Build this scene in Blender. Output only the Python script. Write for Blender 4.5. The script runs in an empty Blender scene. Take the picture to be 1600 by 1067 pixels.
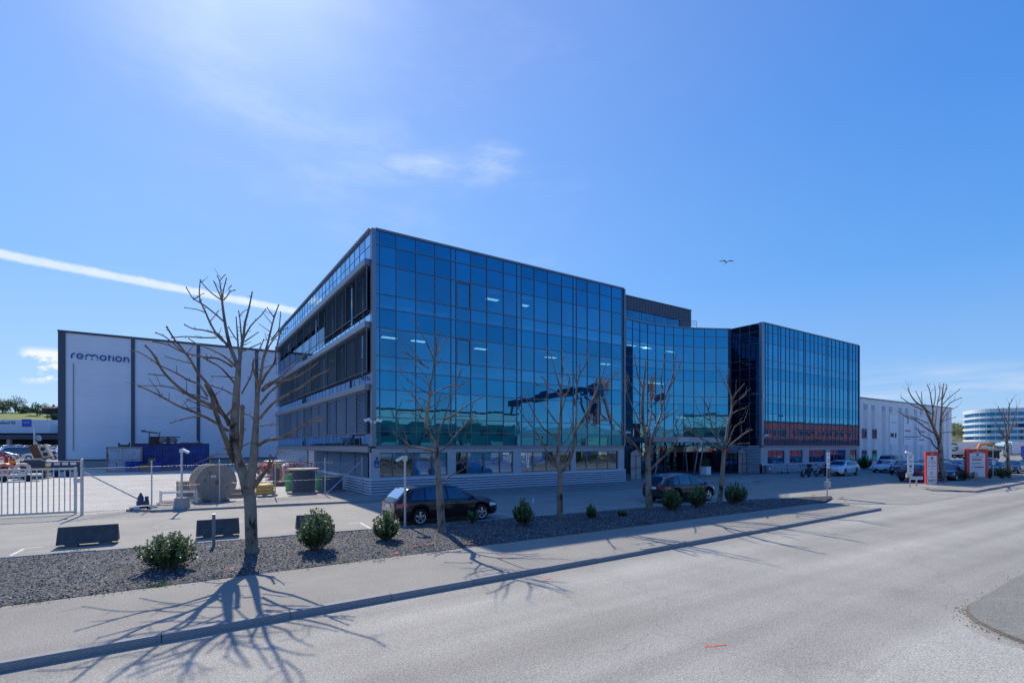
import bpy, bmesh, math, random
from mathutils import Vector, Matrix, noise
rnd = random.Random(7)
C = bpy.context.scene.collection
sc = bpy.context.scene
R = math.radians
PI = math.pi

# ------------------------------------------------------------------ camera model (used to survey real positions)
F, HX, HY, EYE = 790.0, 800.0, 696.0, 3.15
YAW = R(33.6)
SN, CS = math.sin(YAW), math.cos(YAW)
def ld(lat, d): return (lat*CS + d*SN, -lat*SN + d*CS)
def gp(px, py, z=0.0):
    d = F*(EYE-z)/(py-HY); return ld((px-HX)/F*d, d)
def pd(px, py, d):
    x, y = ld((px-HX)/F*d, d); return (x, y, EYE+(HY-py)/F*d)
def onY(px, Y):
    k = (px-HX)/F; d = Y/(CS-k*SN); return d*(k*CS+SN), d
def depth(x, y): return x*SN + y*CS

cam = bpy.data.cameras.new('camera'); camo = bpy.data.objects.new('camera', cam); C.objects.link(camo)
camo.location = (0, 0, EYE); camo.rotation_euler = (R(90), 0, -YAW)
cam.sensor_width = 36; cam.lens = 36*F/1600; cam.shift_y = (HY-533.5)/1600; cam.clip_end = 6000; cam.clip_start = .05
sc.camera = camo

# ------------------------------------------------------------------ materials
MATS = {}
def nt(name):
    m = bpy.data.materials.new(name); m.use_nodes = True
    t = m.node_tree; b = t.nodes['Principled BSDF']; return m, t, b
def N(t, kind, **kw):
    n = t.nodes.new(kind)
    for k, v in kw.items():
        if k in n.inputs: n.inputs[k].default_value = v
        else: setattr(n, k, v)
    return n
def ramp(t, src, stops):
    r = t.nodes.new('ShaderNodeValToRGB'); e = r.color_ramp.elements
    while len(e) < len(stops): e.new(.5)
    for i, (p, c) in enumerate(stops):
        e[i].position = p
        e[i].color = (c, c, c, 1) if isinstance(c, (int, float)) else (*c, 1)
    t.links.new(src, r.inputs[0]); return r.outputs[0]
def mul(c, k): return tuple(min(1, max(0, x*k)) for x in c)
def mat(name, col, rough=.6, metal=0.0, var=.12, scale=4.0, bump=0.0, bscale=60.0, coat=0.0, coords='Object', stretch=(1, 1, 1), spec=.5):
    if name in MATS: return MATS[name]
    m, t, b = nt(name)
    tc = N(t, 'ShaderNodeTexCoord'); mp = N(t, 'ShaderNodeMapping'); mp.inputs['Scale'].default_value = stretch
    t.links.new(tc.outputs[coords], mp.inputs[0])
    n = N(t, 'ShaderNodeTexNoise', Scale=scale, Detail=6.0, Roughness=.6); t.links.new(mp.outputs[0], n.inputs['Vector'])
    c = ramp(t, n.outputs[0], [(.25, mul(col, 1-var*1.6)), (.75, mul(col, 1+var))])
    t.links.new(c, b.inputs['Base Color'])
    rr = ramp(t, n.outputs[0], [(.3, max(.02, rough*.85)), (.7, min(1, rough*1.15))]); t.links.new(rr, b.inputs['Roughness'])
    b.inputs['Metallic'].default_value = metal; b.inputs['Coat Weight'].default_value = coat
    b.inputs['Specular IOR Level'].default_value = spec
    b.inputs['Coat Roughness'].default_value = .03
    if bump:
        n2 = N(t, 'ShaderNodeTexNoise', Scale=bscale, Detail=4.0); t.links.new(mp.outputs[0], n2.inputs['Vector'])
        bp = N(t, 'ShaderNodeBump', Strength=bump, Distance=.02); t.links.new(n2.outputs[0], bp.inputs['Height'])
        t.links.new(bp.outputs[0], b.inputs['Normal'])
    MATS[name] = m; return m

def asphalt(name, col, streak=.10, fine=130, crack=True, patch=.1):
    m, t, b = nt(name); L = t.links.new
    tc = N(t, 'ShaderNodeTexCoord')
    fn = N(t, 'ShaderNodeTexNoise', Scale=float(fine), Detail=3.0, Roughness=.7); L(tc.outputs['Object'], fn.inputs['Vector'])
    mid = N(t, 'ShaderNodeTexNoise', Scale=28.0, Detail=4.0, Roughness=.75); L(tc.outputs['Object'], mid.inputs['Vector'])
    mp = N(t, 'ShaderNodeMapping'); mp.inputs['Scale'].default_value = (.035, .85, 1); L(tc.outputs['Object'], mp.inputs[0])
    st = N(t, 'ShaderNodeTexNoise', Scale=1.0, Detail=3.0); L(mp.outputs[0], st.inputs['Vector'])
    bg = N(t, 'ShaderNodeTexNoise', Scale=.35, Detail=5.0, Roughness=.65); L(tc.outputs['Object'], bg.inputs['Vector'])
    f1 = ramp(t, fn.outputs[0], [(.36, .55), (.5, .98), (.64, 1.45)])
    f2 = ramp(t, mid.outputs[0], [(.32, .74), (.68, 1.26)])
    f3 = ramp(t, st.outputs[0], [(.3, 1-streak*1.4), (.7, 1+streak)])
    f4 = ramp(t, bg.outputs[0], [(.3, 1-patch), (.7, 1+patch)])
    prev = None
    for f in (f1, f2, f3, f4):
        mx = N(t, 'ShaderNodeVectorMath', operation='MULTIPLY')
        if prev is None: mx.inputs[0].default_value = col
        else: L(prev, mx.inputs[0])
        L(f, mx.inputs[1]); prev = mx.outputs[0]
    if crack:
        wv = N(t, 'ShaderNodeTexNoise', Scale=1.2, Detail=4.0); L(tc.outputs['Object'], wv.inputs['Vector'])
        ad = N(t, 'ShaderNodeVectorMath', operation='ADD'); L(tc.outputs['Object'], ad.inputs[0]); L(wv.outputs['Color'], ad.inputs[1])
        vo = N(t, 'ShaderNodeTexVoronoi', feature='DISTANCE_TO_EDGE', Scale=.11); L(ad.outputs[0], vo.inputs['Vector'])
        cr = ramp(t, vo.outputs['Distance'], [(.0, .86), (.0007, 1.0)])
        mx = N(t, 'ShaderNodeVectorMath', operation='MULTIPLY'); L(prev, mx.inputs[0]); L(cr, mx.inputs[1]); prev = mx.outputs[0]
    L(prev, b.inputs['Base Color']); b.inputs['Roughness'].default_value = .88; b.inputs['Specular IOR Level'].default_value = .3
    bp = N(t, 'ShaderNodeBump', Strength=.55, Distance=.012); L(fn.outputs[0], bp.inputs['Height']); L(bp.outputs[0], b.inputs['Normal'])
    return m

def gravel_mat():
    m, t, b = nt('gravel'); L = t.links.new
    tc = N(t, 'ShaderNodeTexCoord')
    v = N(t, 'ShaderNodeTexVoronoi', Scale=22.0); L(tc.outputs['Object'], v.inputs['Vector'])
    sp = N(t, 'ShaderNodeSeparateColor'); L(v.outputs['Color'], sp.inputs[0])
    c = ramp(t, sp.outputs[0], [(0, (.035, .036, .042)), (.45, (.11, .11, .12)), (.8, (.2, .195, .19)), (1, (.42, .41, .40))])
    e = ramp(t, v.outputs['Distance'], [(.25, 1.0), (.75, .25)])
    bg = N(t, 'ShaderNodeTexNoise', Scale=.8, Detail=5.0); L(tc.outputs['Object'], bg.inputs['Vector'])
    f4 = ramp(t, bg.outputs[0], [(.3, .75), (.7, 1.25)])
    m1 = N(t, 'ShaderNodeVectorMath', operation='MULTIPLY'); L(c, m1.inputs[0]); L(e, m1.inputs[1])
    m2 = N(t, 'ShaderNodeVectorMath', operation='MULTIPLY'); L(m1.outputs[0], m2.inputs[0]); L(f4, m2.inputs[1])
    L(m2.outputs[0], b.inputs['Base Color']); b.inputs['Roughness'].default_value = .85
    inv = N(t, 'ShaderNodeMath', operation='SUBTRACT'); inv.inputs[0].default_value = 1; L(v.outputs['Distance'], inv.inputs[1])
    bp = N(t, 'ShaderNodeBump', Strength=1.0, Distance=.05); L(inv.outputs[0], bp.inputs['Height']); L(bp.outputs[0], b.inputs['Normal'])
    return m

def paver_mat():
    m, t, b = nt('pavers'); L = t.links.new
    tc = N(t, 'ShaderNodeTexCoord')
    br = N(t, 'ShaderNodeTexBrick', Scale=1.0); L(tc.outputs['Object'], br.inputs['Vector'])
    br.inputs['Brick Width'].default_value = .5; br.inputs['Row Height'].default_value = .25; br.inputs['Mortar Size'].default_value = .012
    br.inputs['Color1'].default_value = (.30, .275, .24, 1); br.inputs['Color2'].default_value = (.24, .225, .20, 1); br.inputs['Mortar'].default_value = (.12, .11, .10, 1)
    n = N(t, 'ShaderNodeTexNoise', Scale=1.5, Detail=6.0); L(tc.outputs['Object'], n.inputs['Vector'])
    f = ramp(t, n.outputs[0], [(.3, .8), (.7, 1.2)])
    mx = N(t, 'ShaderNodeVectorMath', operation='MULTIPLY'); L(br.outputs[0], mx.inputs[0]); L(f, mx.inputs[1]); L(mx.outputs[0], b.inputs['Base Color'])
    b.inputs['Roughness'].default_value = .85; return m

def glass_mat(name, refl, through, lo=.45, hi=.97, back=None, rough=.0, blend=.5):
    m, t, b = nt(name); L = t.links.new
    out = [n for n in t.nodes if n.type == 'OUTPUT_MATERIAL'][0]; t.nodes.remove(b)
    g = N(t, 'ShaderNodeBsdfGlossy', Roughness=rough)
    tc = N(t, 'ShaderNodeTexCoord'); n = N(t, 'ShaderNodeTexNoise', Scale=.45, Detail=2.0); L(tc.outputs['Object'], n.inputs['Vector'])
    oi = N(t, 'ShaderNodeObjectInfo'); pv = ramp(t, oi.outputs['Random'], [(0, .84), (.5, 1.0), (1, 1.13)]); cm_ = N(t, 'ShaderNodeVectorMath', operation='MULTIPLY')
    L(ramp(t, n.outputs[0], [(.3, mul(refl, .93)), (.7, mul(refl, 1.05))]), cm_.inputs[0]); L(pv, cm_.inputs[1]); L(cm_.outputs[0], g.inputs['Color'])
    if back: tr = N(t, 'ShaderNodeBsdfDiffuse', Color=(*back, 1))
    else: tr = N(t, 'ShaderNodeBsdfTransparent', Color=(*through, 1))
    lw = N(t, 'ShaderNodeLayerWeight', Blend=blend)
    fac = ramp(t, lw.outputs['Facing'], [(0, lo), (.6, lo+(hi-lo)*.35), (1, hi)])
    mx = N(t, 'ShaderNodeMixShader'); L(fac, mx.inputs[0]); L(tr.outputs[0], mx.inputs[1]); L(g.outputs[0], mx.inputs[2]); L(mx.outputs[0], out.inputs[0])
    return m
def emit_mat(name, col, s):
    m, t, b = nt(name)
    b.inputs['Base Color'].default_value = (*col, 1); b.inputs['Emission Color'].default_value = (*col, 1); b.inputs['Emission Strength'].default_value = s
    return m

# ------------------------------------------------------------------ mesh builder
class MB:
    def __init__(s): s.v = []; s.f = []; s.m = []
    def add(s, vs, fs, mi=0):
        o = len(s.v); s.v += [tuple(p) for p in vs]
        for f in fs: s.f.append(tuple(i+o for i in f)); s.m.append(mi)
        return s
    def quad(s, a, b, c, d, mi=0): return s.add([a, b, c, d], [(0, 1, 2, 3)], mi)
    def poly(s, pts, mi=0): return s.add(pts, [tuple(range(len(pts)))], mi)
    def box(s, x0, x1, y0, y1, z0, z1, mi=0, rz=0.0, o=(0, 0, 0), M=None):
        vs = [Vector((x, y, z)) for z in (z0, z1) for y in (y0, y1) for x in (x0, x1)]
        if M is None and (rz or any(o)): M = Matrix.Translation(o) @ Matrix.Rotation(rz, 4, 'Z')
        if M is not None: vs = [M @ p for p in vs]
        return s.add(vs, [(0, 2, 3, 1), (4, 5, 7, 6), (0, 1, 5, 4), (2, 6, 7, 3), (0, 4, 6, 2), (1, 3, 7, 5)], mi)
    def prism(s, pts, z0, z1, mi=0):
        n = len(pts); vs = [(x, y, z0) for x, y in pts] + [(x, y, z1) for x, y in pts]
        return s.add(vs, [tuple(range(n-1, -1, -1)), tuple(range(n, 2*n))] + [(i, (i+1) % n, n+(i+1) % n, n+i) for i in range(n)], mi)
    def prismY(s, pts, y0, y1, mi=0):
        n = len(pts); vs = [(x, y0, z) for x, z in pts] + [(x, y1, z) for x, z in pts]
        return s.add(vs, [tuple(range(n)), tuple(range(2*n-1, n-1, -1))] + [(i, n+i, n+(i+1) % n, (i+1) % n) for i in range(n)], mi)
    def tube(s, pts, rad, n=8, mi=0, cap=True):
        P = [Vector(p) for p in pts]
        if isinstance(rad, (int, float)): rad = [rad]*len(P)
        o = len(s.v); up = None; rings = []
        for i, p in enumerate(P):
            d = (P[min(i+1, len(P)-1)] - P[max(i-1, 0)])
            if d.length < 1e-9: d = Vector((0, 0, 1))
            d.normalize()
            if up is None:
                up = d.orthogonal().normalized()
            else:
                up = up - d*up.dot(d)
                up = up.normalized() if up.length > 1e-6 else d.orthogonal().normalized()
            w = d.cross(up)
            for k in range(n):
                a = 2*PI*k/n; s.v.append(tuple(p + (up*math.cos(a) + w*math.sin(a))*rad[i]))
        for i in range(len(P)-1):
            for k in range(n):
                s.f.append((o+i*n+k, o+i*n+(k+1) % n, o+(i+1)*n+(k+1) % n, o+(i+1)*n+k)); s.m.append(mi)
        if cap:
            s.f.append(tuple(o+k for k in range(n-1, -1, -1))); s.m.append(mi)
            e = o+(len(P)-1)*n; s.f.append(tuple(e+k for k in range(n))); s.m.append(mi)
        return s
    def bar(s, a, b, r, n=8, mi=0): return s.tube([a, b], r, n, mi)
    def lathe(s, prof, n=24, mi=0, M=None, cap=True):
        o = len(s.v); M = M or Matrix.Identity(4)
        for r, z in prof:
            for k in range(n):
                a = 2*PI*k/n; s.v.append(tuple(M @ Vector((r*math.cos(a), r*math.sin(a), z))))
        for i in range(len(prof)-1):
            for k in range(n):
                s.f.append((o+i*n+k, o+i*n+(k+1) % n, o+(i+1)*n+(k+1) % n, o+(i+1)*n+k)); s.m.append(mi)
        if cap:
            s.f.append(tuple(o+k for k in range(n-1, -1, -1))); s.m.append(mi)
            e = o+(len(prof)-1)*n; s.f.append(tuple(e+k for k in range(n))); s.m.append(mi)
        return s
    def ball(s, c, r, nu=10, nv=6, mi=0):
        rx, ry, rz = r if isinstance(r, tuple) else (r, r, r)
        M = Matrix.Translation(c) @ Matrix.Diagonal((rx, ry, rz, 1))
        prof = [(max(.02, math.sin(PI*j/nv)), -math.cos(PI*j/nv)) for j in range(nv+1)]
        return s.lathe(prof, nu, mi, M)
    def build(s, name, m, parent=None, smooth=False, norm=True, loc=None, rz=0.0, bevel=0.0, angle=40):
        me = bpy.data.meshes.new(name); me.from_pydata(s.v, [], s.f)
        ms = m if isinstance(m, (list, tuple)) else [m]
        for x in ms: me.materials.append(x)
        if len(ms) > 1: me.polygons.foreach_set('material_index', s.m)
        if norm:
            bm = bmesh.new(); bm.from_mesh(me); bmesh.ops.recalc_face_normals(bm, faces=bm.faces); bm.to_mesh(me); bm.free()
        if smooth:
            me.polygons.foreach_set('use_smooth', [True]*len(me.polygons))
            try: me.set_sharp_from_angle(angle=R(angle))
            except Exception: pass
        me.update()
        o = bpy.data.objects.new(name, me); C.objects.link(o)
        if parent is not None: o.parent = parent
        if loc is not None: o.location = loc
        o.rotation_euler[2] = rz
        if bevel:
            b = o.modifiers.new('bevel', 'BEVEL'); b.width = bevel; b.segments = 2; b.limit_method = 'ANGLE'
        return o

def thing(name, label, cat, loc=(0, 0, 0), rz=0.0, group=None):
    o = bpy.data.objects.new(name, None); C.objects.link(o); o.empty_display_size = .3
    o.location = loc; o.rotation_euler = (0, 0, rz); o['label'] = label; o['category'] = cat
    if group: o['group'] = group
    return o
def tag(o, label, cat, group=None):
    o['label'] = label; o['category'] = cat
    if group: o['group'] = group
    return o
def struct(o): o['kind'] = 'structure'; return o
def stuff(o, label=None, cat=None):
    o['kind'] = 'stuff'
    if label: o['label'] = label; o['category'] = cat
    return o
def dup(root, loc, rz, label, group=None, name=None):
    r = root.copy(); C.objects.link(r); r.location = loc; r.rotation_euler = (0, 0, rz); r['label'] = label
    if group: r['group'] = group
    for ch in list(root.children):
        c = ch.copy(); C.objects.link(c); c.parent = r
        for g in ch.children:
            d = g.copy(); C.objects.link(d); d.parent = c
    return r
def recolor(root, table):          # give a copied thing its own paint
    def go(o):
        if o.type == 'MESH':
            for i, s in enumerate(o.material_slots):
                if s.material and s.material.name in table:
                    nm_ = table[s.material.name]; s.link = 'OBJECT'; s.material = nm_
        for c in o.children: go(c)
    go(root)
def text_mb(txt, size, mb, M, ext=.01, mi=0, align='CENTER'):
    cu = bpy.data.curves.new('t', 'FONT'); cu.body = txt; cu.size = size; cu.extrude = ext; cu.align_x = align; cu.resolution_u = 3
    ob = bpy.data.objects.new('t', cu); C.objects.link(ob)
    me = bpy.data.meshes.new_from_object(ob.evaluated_get(bpy.context.evaluated_depsgraph_get()))
    mb.add([M @ v.co for v in me.vertices], [tuple(p.vertices) for p in me.polygons], mi)
    bpy.data.objects.remove(ob); bpy.data.curves.remove(cu); bpy.data.meshes.remove(me)
# orientation of flat marks: local x = reading direction, local z(out) = facing
def face_negY(x, y, z): return Matrix.Translation((x, y, z)) @ Matrix.Rotation(R(90), 4, 'X')
def face_negX(x, y, z): return Matrix.Translation((x, y, z)) @ Matrix.Rotation(R(-90), 4, 'Z') @ Matrix.Rotation(R(90), 4, 'X')
def ribbon(mb, pts, w, t, M, mi=0):   # flat stroke of width w, thickness t, in the local xy plane
    P = [Vector((p[0], p[1], 0)) for p in pts]; L_, R_ = [], []
    for i, p in enumerate(P):
        d = (P[min(i+1, len(P)-1)] - P[max(i-1, 0)]).normalized(); n = Vector((-d.y, d.x, 0))
        L_.append(p+n*w/2); R_.append(p-n*w/2)
    k = len(P); z = Vector((0, 0, t))
    vs = [M @ q for q in L_] + [M @ q for q in R_] + [M @ (q+z) for q in L_] + [M @ (q+z) for q in R_]
    fs = []
    for i in range(k-1):
        fs += [(2*k+i, 2*k+i+1, 3*k+i+1, 3*k+i), (i, k+i, k+i+1, i+1), (i, i+1, 2*k+i+1, 2*k+i), (k+i, 3*k+i, 3*k+i+1, k+i+1)]
    fs += [(0, 2*k, 3*k, k), (k-1, 2*k-1, 4*k-1, 3*k-1)]
    mb.add(vs, fs, mi)
def arc(cx, cy, r, a0, a1, n=14): return [(cx+r*math.cos(R(a0+(a1-a0)*i/n)), cy+r*math.sin(R(a0+(a1-a0)*i/n))) for i in range(n+1)]

# ------------------------------------------------------------------ shared materials
ASPH = asphalt('road_asphalt', (.365, .344, .292), .16, 62)
ASPH_OLD = asphalt('old_asphalt', (.245, .232, .20), .04, 55, True, .16)
WALK = asphalt('walk_asphalt', (.295, .276, .235), .03, 66, True, .13)
YARD = asphalt('yard_asphalt', (.53, .505, .44), .05, 50, True, .12)
GRAV = gravel_mat(); PAVE = paver_mat()
GRANITE = mat('granite', (.27, .265, .26), .8, var=.3, scale=60, bump=.4)
CONC = mat('concrete', (.34, .335, .32), .85, var=.15, scale=3, bump=.25)
CONC_BLUE = mat('panel_concrete', (.44, .45, .48), .8, var=.12, scale=6)
ALU = mat('aluminium', (.22, .25, .30), .4, .6, var=.1, scale=8)
ALU_DK = mat('dark_aluminium', (.13, .15, .19), .4, .6, var=.12, scale=8)
GALV = mat('galvanised', (.55, .56, .57), .45, .7, var=.18, scale=12)
WHITEP = mat('white_paint', (.82, .82, .80), .4, var=.06, scale=5)
DARK = mat('dark_plastic', (.015, .016, .018), .5, var=.2, scale=20)
RUBBER = mat('rubber', (.014, .014, .015), .8, var=.2, scale=30)
REDP = mat('red_paint', (.55, .025, .02), .4, var=.12)
BLUEP = mat('blue_paint', (.012, .05, .32), .45, var=.3, scale=3)
YELP = mat('yellow_paint', (.80, .45, .02), .5, var=.12)
GREENP = mat('green_paint', (.02, .30, .05), .45, var=.15)
ORANGEP = mat('orange_paint', (.85, .16, .04), .6, var=.1)
WOOD = mat('old_wood', (.31, .25, .19), .85, var=.4, scale=3, bump=.3, stretch=(12, 1, 1))
WOODL = mat('pale_wood', (.62, .50, .33), .8, var=.25, scale=4, stretch=(1, 10, 1))
RUST = mat('rusty_steel', (.18, .07, .035), .85, var=.5, scale=7)
NAVY = mat('navy_letters', (.006, .04, .24), .4, var=.05)
BLACKM = mat('black_marks', (.02, .02, .025), .6, var=.05)
REDM = mat('red_marks', (.62, .03, .03), .5, var=.05)
GREENM = mat('green_marks', (.0, .22, .10), .5, var=.05)
PLATE = mat('plate_white', (.75, .77, .8), .4, var=.04)
LIGHTW = emit_mat('ceiling_light', (1.0, .97, .9), 1.6)

# ------------------------------------------------------------------ daylight
EL = R(41.8); AZ = math.atan2(.13, 1.113)          # azimuth from +Y towards +X
SUN = Vector((math.sin(AZ)*math.cos(EL), math.cos(AZ)*math.cos(EL), math.sin(EL)))
sun = bpy.data.lights.new('sun', 'SUN'); sun.energy = 5.0; sun.angle = R(.53); sun.color = (1.0, .92, .80)
so = bpy.data.objects.new('sun', sun); C.objects.link(so); so.rotation_euler = (-SUN).to_track_quat('-Z', 'Y').to_euler(); so.location = (0, 0, 60)

W = bpy.data.worlds.new('World'); sc.world = W; W.use_nodes = True
def world():
    t = W.node_tree; L = t.links.new; t.nodes.clear()
    out = N(t, 'ShaderNodeOutputWorld'); bgn = N(t, 'ShaderNodeBackground'); L(bgn.outputs[0], out.inputs[0])
    sky = N(t, 'ShaderNodeTexSky'); sky.sky_type = 'NISHITA'; sky.sun_disc = False; sky.sun_elevation = EL; sky.sun_rotation = AZ
    sky.altitude = 0; sky.air_density = 1.0; sky.dust_density = .4; sky.ozone_density = 1.6
    tc = N(t, 'ShaderNodeTexCoord'); D = tc.outputs['Generated']
    hs = N(t, 'ShaderNodeHueSaturation', Saturation=1.2, Value=1.0); L(sky.outputs[0], hs.inputs['Color'])
    sx = N(t, 'ShaderNodeSeparateXYZ'); L(D, sx.inputs[0])
    air = ramp(t, sx.outputs['Z'], [(0.0, SKYC[0]), (.10, SKYC[1]), (.28, SKYC[2]), (.50, SKYC[3]), (.80, SKYC[4])])
    air10 = N(t, 'ShaderNodeVectorMath', operation='SCALE'); L(air, air10.inputs[0]); air10.inputs[3].default_value = 1/SKYS
    gm = N(t, 'ShaderNodeMix', data_type='RGBA'); gm.inputs['Factor'].default_value = .86; L(hs.outputs[0], gm.inputs['A']); L(air10.outputs[0], gm.inputs['B'])
    col = gm.outputs['Result']
    def dot(v):
        n = N(t, 'ShaderNodeVectorMath', operation='DOT_PRODUCT'); L(D, n.inputs[0]); n.inputs[1].default_value = v; return n.outputs['Value']
    def m(op, a, b=None, c=None):
        n = N(t, 'ShaderNodeMath', operation=op)
        for i, x in enumerate((a, b, c)):
            if x is None: continue
            if isinstance(x, (int, float)): n.inputs[i].default_value = x
            else: L(x, n.inputs[i])
        return n.outputs[0]
    def smooth(x, a, b):
        n = N(t, 'ShaderNodeMapRange', interpolation_type='SMOOTHSTEP'); L(x, n.inputs[0]); n.inputs[1].default_value = a; n.inputs[2].default_value = b; return n.outputs[0]
    def dirp(px, py):
        x, y, z = pd(px, py, 1.0); return Vector((x, y, z-EYE)).normalized()
    def nz(sc_, det, rough, stretch=(1, 1, 1)):
        mp = N(t, 'ShaderNodeMapping'); mp.inputs['Scale'].default_value = stretch; L(D, mp.inputs[0])
        n = N(t, 'ShaderNodeTexNoise', Scale=sc_, Detail=det, Roughness=rough); L(mp.outputs[0], n.inputs['Vector']); return n.outputs[0]
    def patch(p0, p1, half, soft=.5):      # elongated soft region between two sky directions
        a, b = dirp(*p0), dirp(*p1); n = a.cross(b).normalized(); mid = (a+b).normalized(); along = (b-a).normalized(); hl = (b-a).length/2
        dn = m('ABSOLUTE', dot(n)); da = m('ABSOLUTE', dot(along))
        front = smooth(dot(mid), .2, .5)
        w = m('MULTIPLY', smooth(dn, half, half*soft*.2), smooth(da, hl*1.1, hl*.55)); return m('MULTIPLY', w, front)
    masks = []
    # contrail: a thin band along a great circle
    fuzz = nz(38, 5, .7)
    a, b = dirp(0, 397), dirp(470, 488); n = a.cross(b).normalized(); mid = (a+b).normalized(); al = (b-a).normalized()
    dn = m('ABSOLUTE', m('ADD', dot(n), m('MULTIPLY', m('SUBTRACT', fuzz, .5), .006)))
    trail = m('MULTIPLY', smooth(dn, .0085, .0025), m('MULTIPLY', smooth(dot(mid), .5, .6), smooth(m('ABSOLUTE', dot(al)), .62, .45)))
    masks.append(m('MULTIPLY', trail, m('ADD', .42, m('MULTIPLY', fuzz, .5))))
    # soft cirrus veils
    wisp = smooth(nz(2.6, 9, .62, (1, 1, 3.2)), .47, .80)
    thin = smooth(nz(2.0, 9, .64, (1.0, 1.0, 2.6)), .43, .80)
    masks.append(m('MULTIPLY', m('MULTIPLY', patch((560, 262), (860, 250), .055), wisp), .6))
    masks.append(m('MULTIPLY', m('MULTIPLY', patch((570, 268), (830, 250), .036, .2), smooth(nz(5, 9, .66, (1, 1, 4)), .28, .76)), .55))
    masks.append(m('MULTIPLY', m('MULTIPLY', patch((60, 30), (1000, 350), .36, .3), thin), .34))
    low = smooth(nz(3.0, 8, .6, (1, 1, 9)), .40, .72)
    masks.append(m('MULTIPLY', m('MULTIPLY', patch((1250, 610), (1900, 600), .05, .3), low), .55))
    masks.append(m('MULTIPLY', m('MULTIPLY', patch((1390, 560), (1480, 568), .02), wisp), .7))
    puff = smooth(nz(17, 6, .6, (1, 1, 1.6)), .44, .56)
    masks.append(m('MULTIPLY', m('MULTIPLY', patch((30, 570), (122, 574), .030, 2.0), puff), 1.6))
    tot = masks[0]
    for k in masks[1:]: tot = m('MAXIMUM', tot, k)
    mx = N(t, 'ShaderNodeMix', data_type='RGBA'); L(tot, mx.inputs['Factor']); L(col, mx.inputs['A']); mx.inputs['B'].default_value = CLOUD
    col = mx.outputs['Result']
    # bright aureole around the sun
    ds = m('MAXIMUM', dot(SUN), 0.0); gl = m('ADD', m('MULTIPLY', m('POWER', ds, 90.0), 1.0), m('MULTIPLY', m('POWER', ds, 3.0), BROAD))
    ad = N(t, 'ShaderNodeMix', data_type='RGBA', blend_type='ADD'); L(m('MULTIPLY', gl, GLOW), ad.inputs['Factor']); L(col, ad.inputs['A']); ad.inputs['B'].default_value = (8, 8.6, 8.4, 1)
    L(ad.outputs['Result'], bgn.inputs['Color']); bgn.inputs['Strength'].default_value = SKYS
SKYS = .11; CLOUD = (7.4, 7.9, 8.6, 1); GLOW = .26; BROAD = .85
SKYC = [(.44, .66, .95), (.27, .53, .95), (.115, .385, .93), (.045, .265, .83), (.015, .15, .66)]
world()
sc.view_settings.view_transform = 'Standard'; sc.view_settings.look = 'None'; sc.view_settings.exposure = 0; sc.view_settings.gamma = 1
sc.render.engine = 'CYCLES'; sc.cycles.use_denoising = True; sc.cycles.max_bounces = 8; sc.cycles.transparent_max_bounces = 16; sc.cycles.sample_clamp_indirect = 4
# ================================================================== SETTING: ground, roads, pavements
RZ = -.11                                     # carriageway level; pavements, beds and yards lie about 0.1 m higher
def sheet(name, pts, z, m): 
    mb = MB(); mb.poly([(x, y, z) if not callable(z) else (x, y, z(x, y)) for x, y in pts]); return struct(mb.build(name, m, norm=False))
kerb_y = lambda X: 10.12+.026*(X+2)
bed_y = lambda X: 19.3-.085*X                 # back edge of the planting bed
fore_y = lambda X: 29.0-.13*X                 # kerb of the paved strip along the building
mb = MB()                                     # ground out to the horizon
mb.poly([(-2500, -2500, RZ-.02), (2500, -2500, RZ-.02), (2500, 2500, RZ-.02), (-2500, 2500, RZ-.02)])
struct(mb.build('ground', mat('ground_earth', (.24, .235, .215), .9, var=.25, scale=.05), norm=False))
sheet('road', [(-160, -2.6), (420, -2.6+0), (420, kerb_y(420)), (46, 11.4), (46, 13.9), (29.6, 13.9), (29.6, kerb_y(29.6)), (-160, kerb_y(-160))], RZ, ASPH)
# pavement (two stretches, the drive lies between them)
WY = 13.75
sheet('sidewalk', [(-160, kerb_y(-160)+.16), (29.2, kerb_y(29.2)+.16), (30.1, 13.3), (29.0, WY+.2), (-160, WY)], 0.0, WALK)
sheet('sidewalk', [(46.2, 11.55), (200, kerb_y(200)+.16), (200, 14.7), (46, 14.2), (44.6, 13.4)], 0.0, WALK)
# kerb stones
def kerb(name, path, w, z0, z1, seg=2.0, gap=.007):
    mb = MB(); P = [Vector((*p, 0)) for p in path]
    for a, b in zip(P, P[1:]):
        d = b-a; n = max(1, round(d.length/seg)); u = d.normalized(); v = Vector((-u.y, u.x, 0))
        for i in range(n):
            p = a+d*(i/n)+u*gap; q = a+d*((i+1)/n)-u*gap; j = rnd.uniform(-.012, .012); c = .022; lo = rnd.uniform(-.012, .012); p = p+v*lo; q = q+v*lo
            sec = [(0, z0), (.012, z1-c), (c+.012, z1+j), (w, z1+j), (w, z0)]
            vs = [tuple(p+v*s+Vector((0, 0, z))) for s, z in sec] + [tuple(q+v*s+Vector((0, 0, z))) for s, z in sec]
            mb.add(vs, [(0, 1, 6, 5), (1, 2, 7, 6), (2, 3, 8, 7), (3, 4, 9, 8), (0, 4, 3, 2, 1), (5, 6, 7, 8, 9)])
    return struct(mb.build(name, GRANITE))
kerb('kerb', [(-60, kerb_y(-60)), (29.7, kerb_y(29.7))], .17, RZ-.02, .012)
kerb('kerb', [(29.9, 12.4), (34.2, 14.6)], .14, RZ-.02, -.04)
kerb('kerb', [(46.0, 11.37), (110, kerb_y(110))], .17, RZ-.02, .012)
kerb('kerb', [(44.6, 13.3), (46.0, 11.45)], .15, RZ-.02, -.05)
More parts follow.
